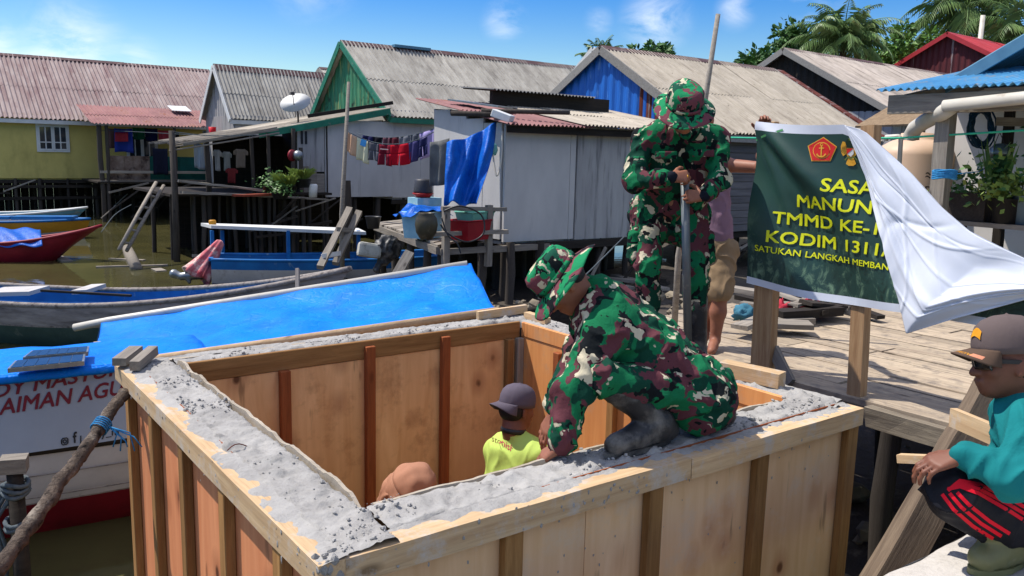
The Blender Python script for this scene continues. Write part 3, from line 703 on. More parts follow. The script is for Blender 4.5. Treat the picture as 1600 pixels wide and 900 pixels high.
def boot(parent, name, an, toe, kn, m, shaft=.3, t=1.):
    o = sdf_build(name, boot_prims(an, toe, kn, shaft, t), m, parent, .009, .02, .002, 14, 3)
    an = Vector(an); toe = Vector(toe); hd = (toe-an); hd.z = 0; L = hd.length; hd.normalize(); sd = Vector((-hd.y, hd.x, 0)); z = toe.z-.040*t
    mb = MB(); ring = []
    for k in range(22):
        a = 2*math.pi*k/22; cx = math.cos(a); w = (.046 if cx > -.2 else .040)*t
        ring.append(an*1.0+hd*(L*.5-.005+(L*.5+.062)*cx)+sd*(w*math.sin(a)))
    vs = [Vector((p.x, p.y, z-.004)) for p in ring]+[Vector((p.x, p.y, z+.016)) for p in ring]
    mb.add(vs, [tuple(reversed(range(22))), tuple(range(22, 44))]+[(k, (k+1) % 22, 22+(k+1) % 22, 22+k) for k in range(22)], False)
    mb.build('sole', m, o); return o
def ring_along(mb, a, b, t, r, w=.012, n=16):
    a = Vector(a); b = Vector(b); p = lerp(a, b, t); mb.lathe([(r*.7, -w), (r, -w), (r*1.03, 0), (r, w), (r*.7, w)], p, n, rot_from(b-a) @ Matrix.Rotation(rad(90), 3, 'Y')); return mb
def boonie_hat(parent, c, f, u, m, rb=.185, tilt=0., droop=.03, wave=.018, seed=1, k=1.):
    """soft round-brimmed hat: crown, band, floppy stitched brim"""
    f = Vector(f).normalized(); u = Vector(u); u = (u-f*u.dot(f)).normalized(); r = f.cross(u); Rm = Matrix((r, f, u)).transposed(); c = Vector(c)
    mb = MB(); ph = seed*1.3
    mb.lathe([(q_*k, z_*k) for q_, z_ in [(.104, 0), (.106, .02), (.104, .05), (.100, .078), (.088, .098), (.055, .106), (.0001, .108)]], c, 40, Rm, .92, 1.08, True, lambda p, a, i: p*(1+.025*math.sin(3*a+ph+i)*(i > 2)))
    o = mb.build('hat', m, parent)
    mb = MB(); br = [(q_*k if q_ < .13 else q_, z_) for q_, z_ in [(.100, .006), (.120, -.002), (.145, -.010), (.170, -.020), (rb, -.028), (rb+.004, -.033), (rb, -.036), (.150, -.020), (.110, -.008), (.098, -.004)]]
    def wf(p, a, i):
        kk = max(0, (math.hypot(p.x, p.y)-.1)/.09); p = p.copy(); p.z += kk*(wave*math.sin(2*a+ph)+wave*.5*math.sin(5*a+ph*2)-droop*abs(math.cos(a))*.8); return p
    mb.lathe(br+[br[0]], c, 56, Rm, .94, 1.06, True, wf); mb.build('hat_brim', m, o)
    mb = MB(); mb.lathe([(.1065*k, .006), (.1095*k, .006), (.1095*k, .026), (.1065*k, .026)], c, 40, Rm, .92, 1.08, True); mb.build('hat_band', m, o)
    return o, Rm
def ball_cap(parent, c, f, u, m, mp=None, back=False, rb=.098):
    f = Vector(f).normalized(); u = Vector(u); u = (u-f*u.dot(f)).normalized(); r = f.cross(u); Rm = Matrix((r, f, u)).transposed(); c = Vector(c)
    mb = MB(); pr = [(rb*1.0, -.012), (rb*1.02, .012), (rb*1.0, .045), (rb*.9, .075), (rb*.7, .098), (rb*.4, .112), (.006, .117), (.0001, .122)]
    mb.lathe(pr, c, 36, Rm, .88, 1.08, True, lambda p, a, i: p*(1-.012*(abs(math.sin(3*a)) < .12))); o = mb.build('cap', m, parent)
    pd = f*(-1 if back else 1)
    def pk(q, v):
        a = (q-.5)*rad(120); rr0 = rb*1.0; base = r*math.sin(a)*rr0*.88+pd*math.cos(a)*rr0*1.08
        ext = (pd*.070*math.cos((q-.5)*rad(165))**.6 if abs(q-.5) < .5 else pd*0)
        drop = -u*(.050*(2*(q-.5))**2*v**.7+.012*v)
        return c+base*(1+.02*v)+ext*v+drop+u*.004
    mb = MB(); mb.grid(pk, 20, 8, True, .004); mb.build('cap_peak', mp or m, o)
    return o, Rm
# ---------------------------------------------------------------- wooden formwork box with fresh concrete on its rim
X0, X1, Y0, Y1 = .89, 3.67, 2.06, 4.70
IX0, IX1, IY0, IY1 = 1.17, 3.49, 2.34, 4.53
RZ, BZ = .20, -1.62
box = thing('formwork_box', 'large open plywood formwork box with rough concrete along its rim', 'formwork', (X0, Y0, BZ))
def panel(name, a, b, z0, z1, t, m, nrm):
    """upright sheet between plan points a, b"""
    a = Vector((*a, 0)); b = Vector((*b, 0)); mb = MB(); L = (b-a).length
    mb.box((0, 0, 0), (L, t, z1-z0)); mw = rot_from(b-a).to_4x4(); mw.translation = (a+b)/2+Vector((0, 0, (z0+z1)/2)); return link(name, bevel_mesh(mb.mesh(name), .0015), m, box, mw)
CONCPLY = concrete('cement_smeared_plywood', hexs(176, 166, 150), hexs(142, 130, 114), bs=.5)
SD = .05
panel('outer_panel', (X0+.03, Y0+SD), (1.94, Y0+SD), BZ, RZ-.02, .016, PLY_OUT, 0); panel('outer_panel', (1.944, Y0+SD+.002), (X1-.03, Y0+SD+.002), BZ, RZ-.02, .016, PLY_OUT, 0)
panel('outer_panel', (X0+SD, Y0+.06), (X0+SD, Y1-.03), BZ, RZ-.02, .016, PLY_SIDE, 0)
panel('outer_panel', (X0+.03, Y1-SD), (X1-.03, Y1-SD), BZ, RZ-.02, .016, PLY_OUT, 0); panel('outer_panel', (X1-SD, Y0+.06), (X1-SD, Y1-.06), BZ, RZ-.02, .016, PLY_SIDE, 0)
panel('inner_panel', (IX0+.02, IY1), (2.33, IY1), BZ, RZ-.115, .016, PLY_IN, 0); panel('inner_panel', (2.334, IY1+.002), (IX1-.02, IY1+.002), BZ, RZ-.115, .016, PLY_IN, 0)
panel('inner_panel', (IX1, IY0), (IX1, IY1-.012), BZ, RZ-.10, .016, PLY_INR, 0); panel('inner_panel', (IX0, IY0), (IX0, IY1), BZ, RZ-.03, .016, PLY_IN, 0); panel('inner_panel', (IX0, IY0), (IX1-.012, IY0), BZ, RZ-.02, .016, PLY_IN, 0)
board('inner_top_board', (IX0+.02, IY1-.003, RZ-.055), (IX1-.02, IY1-.003, RZ-.055), .024, .115, STUD, box)
board('inner_top_board', (IX1-.003, IY0+.02, RZ-.05), (IX1-.003, IY1-.02, RZ-.05), .024, .10, PLY_INR, box)
# jagged inner lip of the left and near walls
def lip(a, b, h, sd):
    a = Vector(a); b = Vector(b); d = b-a; L = d.length; d /= L; nr = Vector((d.y, -d.x, 0)); n = int(L/.025); vs = []; fs = []
    for i in range(n+1):
        p = a+d*(L*i/n); top = h*(.45+.8*noise.noise(Vector((i*.16, sd, 0)))+.25*noise.noise(Vector((i*.9, sd, 4))))
        if i > n-4: top -= .012*(i-n+4)
        q = nr*.008
        w = nr*(.006*noise.noise(Vector((i*.1, sd, 9))))
        vs += [p-q+w, p+q+w, p-q+w+Vector((0, 0, .05+top)), p+q+w+Vector((0, 0, .05+top+.002))]
    for i in range(n):
        k = i*4; fs += [(k, k+4, k+6, k+2), (k+1, k+3, k+7, k+5), (k+2, k+6, k+7, k+3)]
    fs += [(0, 2, 3, 1), (n*4, n*4+1, n*4+3, n*4+2)]
    return MB().add(vs, fs).build('plywood_edge', CONCPLY, box)
lip((IX0+.004, IY1+.02, RZ-.05), (IX0+.004, IY0+.01, RZ-.05), .03, 1); lip((IX0+.03, IY0-.004, RZ-.05), (IX1, IY0-.004, RZ-.05), .012, 2)
# studs (uprights) on the outside
for px_, py_ in [(800, 820), (1022, 760), (1188, 720)]:
    p = at(px_, py_, y=Y0+.02); board('stud', (p.x, Y0+.0205, BZ), (p.x, Y0+.0205, RZ-.085), .042, .075, STUD, box, up=(1, 0, 0))
board('corner_stud', (X1-.04, Y0+.0205, BZ), (X1-.04, Y0+.0205, RZ-.085), .042, .078, STUD, box, up=(1, 0, 0)); board('corner_stud', (X1-.022, Y0+.075, BZ), (X1-.022, Y0+.075, RZ-.085), .06, .04, STUD, box, up=(1, 0, 0))
board('corner_stud', (X0+.06, Y0+.0205, BZ), (X0+.06, Y0+.0205, RZ-.085), .042, .07, STUD, box, up=(1, 0, 0))
for px_, py_ in [(245, 740), (292, 790), (356, 860), (208, 700)]:
    p = at(px_, py_, x=X0+.02); board('stud', (X0+.0205, p.y, BZ), (X0+.0205, p.y, RZ-.085), .07, .042, STUD, box, up=(1, 0, 0))
board('stud', (X0+.0205, 2.40, BZ), (X0+.0205, 2.40, RZ-.085), .07, .042, STUD, box, up=(1, 0, 0))
for y in (2.9, 3.4, 3.9, 4.4): board('stud', (X1-.0205, y, BZ), (X1-.0205, y, RZ-.085), .07, .042, STUD, box, up=(1, 0, 0))
# battens on the inner faces
for px_, top in [(445, .11), (578, .03), (695, .03)]:
    p = at(px_, 600, y=IY1-.03); board('inner_batten', (p.x, IY1-.0305, BZ), (p.x, IY1-.0305, RZ-top), .042, .062, STUD_RED, box, up=(1, 0, 0))
for px_, m in [(795, STUD), (811, GREYWOOD)]:
    p = at(px_, 560, y=IY1-.03); board('inner_batten', (p.x, IY1-.0305, BZ), (p.x, IY1-.0305, RZ-.11), .042, .055, m, box, up=(1, 0, 0))
for y in (4.08, 3.55, 3.0, 2.55): board('inner_batten', (IX1-.0305, y, BZ), (IX1-.0305, y, RZ-.13), .06, .042, STUD_RED if y > 4 else STUD, box, up=(1, 0, 0))
# cap boards round the outside
CH = .085
board('cap_board', (X0+.075, Y0+.03, RZ-CH/2), (2.44, Y0+.03, RZ-CH/2), .085, CH, CAPW, box, rough=.004); board('cap_board', (2.445, Y0+.028, RZ-CH/2-.004), (X1, Y0+.028, RZ-CH/2-.004), .085, CH, CAPW, box, rough=.004)
board('cap_board', (X0+.035, Y0-.01, RZ-CH/2), (X0+.035, Y1, RZ-CH/2), .085, CH, CAPW, box, rough=.004)
board('cap_board', (X0+.08, Y1-.03, RZ-CH/2), (X1-.09, Y1-.03, RZ-CH/2), .06, CH, CONCPLY, box, rough=.004)
board('cap_board', (X1-.035, Y0+.08, RZ-CH/2), (X1-.035, Y1, RZ-CH/2), .06, CH, CONCPLY, box, rough=.004)
for a, b in [((X0+.081, Y0+.9, RZ-.009), (X0+.083, Y1-.2, RZ-.006)), ((X0+.6, Y0+.078, RZ-.009), (X1-.1, Y0+.079, RZ-.006))]:
    board('thin_strip', a, b, .006, .03, STUD_RED, box)
# the concrete itself: rough ring, one mesh
def conc_z(x, y):
    v = Vector((x, y, 0))
    z = noise.noise(v*6)*.010+noise.noise(v*17+Vector((5, 1, 2)))*.011+noise.noise(v*45)*.005
    lump = max(0, noise.noise(v*13+Vector((9, 3, 1)))-.15)*.035+max(0, noise.noise(v*34+Vector((2, 3, 1)))-.2)*.022
    return z+lump
def strip(mb, x0, x1, y0, y1, cell=.012):
    nx = max(3, int((x1-x0)/cell)); ny = max(3, int((y1-y0)/cell))
    def fn(u, v):
        x = x0+(x1-x0)*u; y = y0+(y1-y0)*v
        e = min(u, 1-u)*(x1-x0) if (y1-y0) > (x1-x0) else min(v, 1-v)*(y1-y0)
        z = RZ+.006+conc_z(x, y)-(.06*max(0, 1-e/.02))
        return (x+noise.noise(Vector((y*9, x*2, 1)))*.012*(e < .03), y+noise.noise(Vector((x*9, 3, y)))*.012*(e < .03), z)
    mb.grid(fn, nx, ny)
mb = MB(); strip(mb, X0+.055, IX0, Y0-.0, Y1-.03); strip(mb, IX0-.01, IX1+.01, Y0+.065, IY0); strip(mb, IX0-.01, IX1+.01, IY1, Y1-.04); strip(mb, IX1, X1-.03, Y0+.06, Y1-.03)
mb.bx(X0+.06, IX0-.01, Y0+.07, Y1-.07, .0, RZ-.045); mb.bx(IX1+.01, X1-.06, Y0+.07, Y1-.07, .0, RZ-.045)
mb.build('concrete_rim', CONC, box)
# thin smears of concrete over the cap boards: a sheet that dips in and out of the timber
def smear(mb, x0, x1, y0, y1, bias, cell=.010):
    nx = max(3, int((x1-x0)/cell)); ny = max(3, int((y1-y0)/cell)); lng = (y1-y0) > (x1-x0)
    def fn(u, v):
        x = x0+(x1-x0)*u; y = y0+(y1-y0)*v; q = u if lng else v
        n = noise.noise(Vector((x*4, y*4, 3)))*.9+noise.noise(Vector((x*13, y*13, 7)))*.7+noise.noise(Vector((x*40, y*40, 1)))*.35
        z = RZ+(n+bias+(q-.35)*1.1)*.012; z = min(z, RZ+.012+.006*noise.noise(Vector((x*60, y*60, 2))))
        return (x, y, max(z, RZ-.02))
    mb.grid(fn, nx, ny)
mb = MB(); smear(mb, X0+.0, X0+.085, Y0-.01, Y1-.1, .05); smear(mb, X0+.08, X1-.02, Y0+.002, Y0+.085, -.30); smear(mb, X0+.1, X1-.1, Y1-.062, Y1-.002, .3); smear(mb, X1-.066, X1-.004, Y0+.1, Y1-.1, .2)
tag(mb.build('concrete_smear', CONC, box), kind='stuff')
mb = MB(); rr = random.Random(5)
for k in range(40): mb.ico((X0+rr.uniform(.0, .07), Y0+rr.uniform(-.012, .05), RZ-rr.uniform(-.005, .07)), rr.uniform(.008, .022), (.8, .6, 1), .3, k+300)
for k in range(110):
    if k % 3: mb.ico((rr.uniform(X0+.1, X1), Y0-.013, RZ-abs(rr.gauss(0, .05))), rr.uniform(.002, .007), (1, .3, rr.uniform(.8, 2.2)), .3, k+500)
    else: mb.ico((X0-.008, rr.uniform(Y0, Y1-.3), RZ-abs(rr.gauss(0, .05))), rr.uniform(.002, .007), (.3, 1, rr.uniform(.8, 2.2)), .3, k+500)
for k in range(45):
    mb.ico((rr.uniform(X0+.15, X1-.1), Y0+SD-.009, RZ-.09-abs(rr.gauss(0, .22))), rr.uniform(.0015, .0045), (1, .3, rr.uniform(.8, 2.6)), .3, k+800)
tag(mb.build('concrete_splash', CONC, box), kind='stuff')
mb = MB()
for k in range(3200):
    side = rr.random()
    if side < .36: x = rr.uniform(X0+.08, IX0-.01); y = rr.uniform(Y0, Y1-.05)
    elif side < .72: x = rr.uniform(IX0, IX1); y = Y0+.075+abs(rr.gauss(.13, .08)); y = min(y, IY0-.008)
    elif side < .86: x = rr.uniform(X0+.2, IX1); y = rr.uniform(IY1+.02, Y1-.06)
    else: x = rr.uniform(IX1+.01, X1-.06); y = rr.uniform(Y0+.1, Y1-.1)
    cl = noise.noise(Vector((x*3.1, y*3.1, 5)))
    if cl < rr.uniform(-.15, .4): continue
    s = rr.choice((.0018, .002, .0025, .003, .003, .0035, .004, .005, .0065, .009))*rr.uniform(.7, 1.3)*(1.25 if rr.random() < .05 else 1)
    mb.ico((x, y, RZ+.008+conc_z(x, y)+s*.25), s, (1, 1.1, .75), .28, k)
tag(mb.build('concrete_crumbs', CONC, box), kind='stuff')
mb = MB(); mb.bx(IX0+.01, IX1-.01, IY0+.01, IY1-.02, BZ-.05, BZ+.06); mb.build('box_floor', CONC, box)
mb = MB()
for (x, y, a) in [(1.0, 3.05, .3)]:
    mb.tube([(x+.09*t*math.cos(a)-.05, y+.09*t*math.sin(a), RZ+.012+.02*math.sin(t*3+a)) for t in [i/8*1.6 for i in range(9)]], .0022, 5)
mb.build('tie_wire', RUSTTIN, box)
# loose timbers lying on the rim
def offcut(lbl, a, b, w, h, m, up=(0, 0, 1)):
    return tag(board('timber_offcut', a, b, w, h, m, None, up, rough=.003), lbl, 'timber offcut')
z = RZ+.04
offcut('tilted grey timber block, inner of two on the far left box corner', at(210, 572, z=z), at(240, 547, z=z+.02), .05, .05, GREYWOOD)
offcut('flat grey timber block, outer of two on the far left box corner', at(186, 566, z=z), at(213, 546, z=z), .07, .04, GREYWOOD)
offcut('thin plank lying along the far rim of the box near the blue tarpaulin end', at(746, 493, z=z), at(822, 482, z=z+.01), .03, .06, CAPW)
offcut('short pale timber block on the far box corner under the hat brim', at(823, 492, z=z-.01), at(856, 502, z=z-.01), .05, .045, CAPW)
offcut('thick sawn timber on the right rim of the box, behind the crouching soldier', at(1128, 574, z=z+.01), at(1222, 594, z=z+.01), .085, .075, CAPW)
# ---------------------------------------------------------------- houses on stilts
def house(name, label, x0, x1, y0, y1, zf, ze, yr, zr, wall, roof, gable=None, barge=None, oe=.35, og=.3, pitch=.09, amp=.018, fascia=None, courses=2, wallkind='board', rs=1, piles=None, ridge=None, ww=1.2, zb=-1.7, seg=4, group=None):
    t = thing(name, label, 'house', (x0, y0, zf), 0, group)
    sf = (zr-ze)/(yr-y0); sb = (zr-ze)/(y1-yr)
    mb = MB()
    plank_wall(mb, (x0, y0), (x1, y0), zf, ze+.02, ww, .06, rs=rs); plank_wall(mb, (x1, y0), (x1, y1), zf, ze, ww, .06, rs=rs+1); plank_wall(mb, (x0, y1), (x0, y0), zf, ze, ww, .06, rs=rs+2); plank_wall(mb, (x1, y1), (x0, y1), zf, ze, ww, .06, rs=rs+3)
    mb.bx(x0+.05, x1-.05, y0+.05, y1-.05, zf-.06, zf-.005)
    mb.build('wall', wall, t)
    for gx, nm in ((x0, 'gable_wall'), (x1, 'gable_wall')):
        g = MB(); n = int((y1-y0)/.07); pv = []
        for i in range(n+1):
            y = y0+(y1-y0)*i/n; z = ze+(y-y0)*sf if y < yr else ze+(y1-y)*sb
            off = .03*((i % 4) in (1, 2))
            pv.append((y, max(z-.03, ze+.001), off))
        vs = []; fs = []
        for (y, z, o) in pv: vs += [(gx-o, y, ze-.02), (gx-o, y, z), (gx+.03, y, ze-.02), (gx+.03, y, z)]
        for i in range(n): k = i*4; fs += [(k, k+1, k+5, k+4), (k+2, k+6, k+7, k+3), (k+1, k+3, k+7, k+5)]
        g.add(vs, fs); g.build(nm, gable or wall, t)
    mb = MB(); xa, xb = x0-og, x1+og
    Lf = math.hypot(yr-y0+oe, (yr-y0+oe)*sf); o = Vector((xa, y0-oe, ze-oe*sf+.05)); corr_sheets(mb, o, (1, 0, 0), (0, yr-y0+oe, (yr-y0+oe)*sf), xb-xa, Lf, pitch, amp, courses=courses, rs=rs, seg=seg)
    mb.build('roof', roof, t)
    mb = MB(); Lb = math.hypot(y1+oe-yr, (y1+oe-yr)*sb); o = Vector((xa, y1+oe, ze-oe*sb+.05)); corr_sheets(mb, o, (1, 0, 0), (0, -(y1+oe-yr), (y1+oe-yr)*sb), xb-xa, Lb, pitch*2, amp, courses=1, rs=rs+5, seg=4)
    rb = mb.build('roof', roof, t)
    mb = MB(); nseg = max(2, int((xb-xa)/1.8)); rr = random.Random(rs)
    for i in range(nseg):
        xs, xe = xa+(xb-xa)*i/nseg, xa+(xb-xa)*(i+1)/nseg+.05; dz = rr.uniform(0, .02)
        for sg, sl in ((-1, sf), (1, sb)):
            w = .2; p = [(xs, yr, zr+.085+dz), (xe, yr, zr+.085+dz), (xe, yr+sg*w, zr+.085+dz-w*sl), (xs, yr+sg*w, zr+.085+dz-w*sl)]
            q = [(a, b, c-.02) for a, b, c in p]; mb.add(p+q, [(0, 1, 2, 3), (7, 6, 5, 4), (0, 4, 5, 1), (3, 2, 6, 7), (0, 3, 7, 4), (1, 5, 6, 2)])
    mb.build('ridge_cap', ridge or RIDGE, t)
    bm_ = barge or GREYTRIM
    for gx in (xa-.02, xb+.02):
        for (ya, sl, sg) in ((y0-oe, sf, 1), (y1+oe, sb, -1)):
            a = Vector((gx, ya, ze-oe*sl-.03)); b = Vector((gx, yr-sg*.02, zr-.03)); board('barge_board', a, b, .035, .2, bm_, t, up=(0, -sl*sg, 1))
    board('fascia', (xa, y0-oe+.05, ze-oe*sf-.06), (xb, y0-oe+.05, ze-oe*sf-.06), .03, .15, fascia or bm_, t)
    board('floor_beam', (x0, y0+.04, zf-.13), (x1, y0+.04, zf-.13), .08, .14, DARKWOOD, t)
    if piles:
        for (px_, rows) in piles:
            for yy in rows: pile(t, px_+random.uniform(-.08, .08), yy, zf-.02, zb, random.uniform(.05, .08))
    return t
def window(parent, x, y, z, w, h, frame=TRIMW, leaves=2, trans=.28, face=-1):
    """timber window in a wall facing -Y at plane y"""
    f = MB(); b = .06
    f.bx(x-w/2-b, x+w/2+b, y-.07, y-.031, z-h/2-b, z-h/2); f.bx(x-w/2-b, x+w/2+b, y-.07, y-.031, z+h/2, z+h/2+b); f.bx(x-w/2-b, x-w/2, y-.068, y-.031, z-h/2, z+h/2); f.bx(x+w/2, x+w/2+b, y-.068, y-.031, z-h/2, z+h/2)
    zt = z+h/2-trans*h
    if trans: f.bx(x-w/2, x+w/2, y-.066, y-.031, zt-.02, zt+.04)
    for k in range(leaves):
        xa = x-w/2+w*k/leaves; xb = x-w/2+w*(k+1)/leaves
        f.bx(xa+.002, xa+.06, y-.08, y-.033, z-h/2+.002, zt-.022); f.bx(xb-.06, xb-.002, y-.08, y-.033, z-h/2+.002, zt-.022); f.bx(xa+.06, xb-.06, y-.08, y-.033, z-h/2+.002, z-h/2+.06); f.bx(xa+.06, xb-.06, y-.08, y-.033, zt-.08, zt-.022)
        f.bx((xa+xb)/2-.02, (xa+xb)/2+.02, y-.076, y-.033, z-h/2+.06, zt-.08); f.bx(xa+.06, xb-.06, y-.074, y-.033, z-h/2+.3*(zt-z+h/2), z-h/2+.3*(zt-z+h/2)+.04)
    fo = f.build('window', frame, parent)
    MB().bx(x-w/2, x+w/2, y-.045, y-.034, z-h/2, z+h/2).build('pane', GLASS, fo)
# yellow house, far left
h1 = house('yellow_house', 'yellow house with long faded maroon roof on short stilts at far left', -6, 12.2, 37, 45.4, 0, 2.42, 41.2, 4.92, YELLOW, ROOF_RED, None, GREYTRIM, .35, .3, .16, .034, TRIMW, piles=[(x, (36.95, 39)) for x in np.arange(-1, 12.3, .95)], ww=18, seg=6)
window(h1, at(82, 208, y=37).x, 37, 1.70, 1.02, 1.25, trans=.22); window(h1, at(222, 232, y=37).x, 37, 1.15, 1.1, 1.6, trans=.1)
for zz in (-.35, -.8): board('cross_beam', (-4, 36.9, zz), (12, 36.9, zz+.05), .06, .12, DARKWOOD, h1)
mb = MB(); plank_wall(mb, (-5, 39.6), (12, 39.6), -1.6, -.1, .3, .03, rs=8); mb.build('added_shade_backing', DARKWOOD, h1)  # dark backing added behind the piles to stand in for underfloor shade
# porch of the yellow house
p1 = thing('lean_to_porch', 'lean-to porch under a rusty maroon corrugated sheet roof in front of the yellow house', 'porch', (6, 33.8, 0))
mb = MB(); e0 = at(143, 192, y=33.6); e1 = at(360, 203, y=33.6); u0 = at(146, 165, y=36.5); corr_sheets(mb, (e0.x, 33.6, e0.z), (1, 0, 0), (0, 2.9, u0.z-e0.z), e1.x-e0.x, math.hypot(2.9, u0.z-e0.z), .125, .025, courses=2, seg=6, rs=4); mb.build('roof', ROOF_PORCH, p1)
mb = MB(); a = at(262, 168, y=36.2); mb.add([(a.x, 35.5, a.z-.13), (a.x+.75, 35.5, a.z-.13), (a.x+.75, 36.3, a.z+.09), (a.x, 36.3, a.z+.09), (a.x, 35.5, a.z-.15), (a.x+.75, 35.5, a.z-.15), (a.x+.75, 36.3, a.z+.07), (a.x, 36.3, a.z+.07)], [(0, 1, 2, 3), (7, 6, 5, 4), (0, 4, 5, 1), (2, 6, 7, 3), (1, 5, 6, 2), (0, 3, 7, 4)]); mb.build('patch_sheet', TRIMW, p1)
for x, r in ((6.25, .09), (6.5, .07), (8.9, .06), (10.9, .06)): pile(p1, x, 33.8, 2.05, -1.7, r, 'post')
for z in (-.02, .35): board('rail', (6.2, 33.75, z), (11, 33.75, z), .05, .1, GREYWOOD, p1)
mb = MB(); mb.bx(6.1, 11.2, 33.7, 36.9, -.06, 0); mb.build('porch_floor', DARKWOOD, p1)
mb = MB(); plank_wall(mb, (6.5, 34.0), (8.0, 34.0), .05, .95, .3, .03, rs=3); mb.build('parapet', mat('stained_parapet', hexs(140, 124, 112), hexs(96, 76, 64), 4, c3=hexs(60, 44, 38), s3=3, th3=(.5, .65)), p1)
mb = MB(); plank_wall(mb, (8.0, 34.02), (10.2, 34.02), .05, .95, .5, .03, rs=3); mb.build('green_parapet', mat('dark_green_cloth', hexs(16, 84, 76), hexs(12, 66, 60), 3), p1)
mb = MB(); corr_sheets(mb, (10.2, 34.6, .1), (1, 0, 0), (0, .0001, 1), 1.6, 1.9, .11, .02, courses=1, rs=9); mb.build('tin_wall', GREYTIN, p1)
# grey roofed house behind the dish
h2 = house('grey_roofed_house', 'low grey house with a weathered sheet roof behind the satellite dish', 10.1, 15.6, 30.4, 33.7, 0, 2.5, 32, 4.32, GREYWALL, ROOF, GREYWALL, TRIMW, .15, .2, .14, .03, TRIMW, rs=12, piles=[(x, (30.5,)) for x in np.arange(10, 15, 1.2)], seg=6)
house('far_roof_house', 'small distant house whose grey roof tip peeks up beside the green gable', 17.9, 26, 37, 43, 0, 3.6, 40, 5.35, GREYWALL, ROOF, rs=15, piles=None)
# green gabled house
h3 = house('green_gabled_house', 'grey walled house with green boarded gable and long grey roof', 11.95, 21.6, 22, 27.3, 0, 2.55, 25, 4.72, WHITEWALL, ROOF, GREENTIN, GREENPAINT, .32, .22, .135, .03, GREENPAINT, rs=21, ww=.95, piles=[(x, (22.1, 24)) for x in np.arange(9.9, 20, .85)], seg=6)
mb = MB(); a = at(612, 76, y=25.0); b = at(668, 88, y=25.0); mb.bx(a.x, b.x, 24.78, 24.98, 4.74, 4.83); mb.build('blue_ridge_sheet', TEALROOF, h3)
mb = MB(); plank_wall(mb, (9.8, 21.96), (11.95, 21.96), .04, 2.2, .98, .05, rs=5); mb.build('annex_wall', WHITEWALL, h3)
mb = MB(); plank_wall(mb, (9.0, 21.98), (9.79, 21.98), .75, 2.05, .8, .05, rs=6); mb.build('annex_wall', GREYWALL, h3)
mb = MB(); plank_wall(mb, (9.06, 21.9), (9.76, 21.9), .1, .72, .23, .02, rs=7, ztop=lambda q: .95-.3*q); mb.build('patch_boards', GREYWOOD, h3)
mb = MB(); mb.bx(9.1, 9.16, 21.93, 21.951, 1.5, 1.85); mb.bx(9.22, 9.28, 21.93, 21.951, 1.5, 1.85); mb.build('wall_slot', BLACK, h3)
mb = MB(); corr_sheets(mb, (7.9, 25.4, 1.80), (0, -1, 0), (3.9, 0, .80), 3.6, math.hypot(3.9, .8), .11, .02, courses=2, rs=33); mb.build('shed_roof', ROOF_PALE, h3)
board('shed_fascia', (7.85, 21.72, 1.70), (11.75, 21.72, 2.50), .03, .17, GREENPAINT, h3, up=(0, 0, 1))
board('shed_beam', (9.2, 21.68, 2.25), (11.8, 21.68, 2.75), .05, .1, DARKWOOD, h3)
# cluttered open porch below it
p2 = thing('stilt_porch', 'dark cluttered open porch on stilts left of the green gabled house', 'porch', (5.5, 21.4, .2))
mb = MB(); mb.bx(5.5, 9.8, 21.5, 25.4, .12, .18); mb.build('porch_floor', DARKWOOD, p2)
mb = MB(); plank_wall(mb, (7.7, 25.2), (9.9, 25.2), .15, 1.75, .3, .03, rs=4); plank_wall(mb, (9.85, 21.9), (9.85, 25.2), .15, 2.1, .3, .03, rs=5); mb.build('back_wall', DARKWOOD, p2)
mb = MB(); rr = random.Random(3)
for i in range(9): mb.bar((5.9+rr.uniform(-.1, .1), 21.5+i*.42, 1.42), (8.3, 21.5+i*.42, 1.86), .05, .05)
corr_sheets(mb, (6.2, 25.3, 1.50), (0, -1, 0), (2.0, 0, .36), 3.4, 2.03, .12, .02, courses=1, rs=3); mb.build('pole_roof', GREYWOOD, p2)
mb = MB(); a = at(300, 226, y=21.5); b = at(440, 198, y=21.5)
for dz, dy in ((0, 0), (-.09, -.05), (.05, .1)): mb.tube([(5.6+dz, 21.5+dy, 1.33+dz), (7.0, 21.5, 1.6+dz), (8.3, 21.5+dy, 1.86+dz)], .022, 6)
mb.build('roof_pole', GREYWOOD, p2)
for x, zt, r in [(6.45, 1.5, .07), (7.6, 1.7, .05), (8.05, 1.75, .05), (8.75, 1.9, .06), (8.95, 1.4, .06)]: pile(p2, x, 21.6, zt, -1.6, r, 'post')
for x in np.arange(5.7, 9.8, .36): pile(p2, x+random.uniform(-.1, .1), 21.6+random.uniform(0, .3), .12, -1.7, random.uniform(.035, .07))
for x in np.arange(5.6, 9.8, .5): pile(p2, x, 23.6, .12, -1.7, .06)
mb = MB(); plank_wall(mb, (6.3, 24.4), (9.9, 24.4), -1.7, .1, .3, .03, rs=14); mb.build('added_shade_backing', DARKWOOD, p2)  # added dark backing, hides bright water so the underside reads as shade
mb = MB(); plank_wall(mb, (9.9, 25.5), (21, 25.5), -1.7, -.06, .4, .03, rs=15); mb.build('added_shade_backing', DARKWOOD, h3)  # same added dark backing in place of shade below the green gabled house
a = at(275, 282, y=21.3); b = at(430, 303, y=21.3); board('edge_plank', (5.65, 21.35, .52), (8.2, 21.3, .22), .2, .06, GREYWOOD, p2, rough=.02); board('edge_plank', (5.7, 21.25, .24), (8.0, 21.2, .12), .25, .05, GREYWOOD, p2, rough=.02)
board('edge_plank', (7.3, 21.1, .16), (9.5, 21.1, .02), .25, .04, GREYWOOD, p2, rough=.02)
o = board('red_plank', (6.9, 21.05, .16), (8.05, 21.05, .18), .3, .05, mat('brick_red_paint', hexs(150, 70, 50), hexs(120, 54, 40), 4), p2, rough=.01)
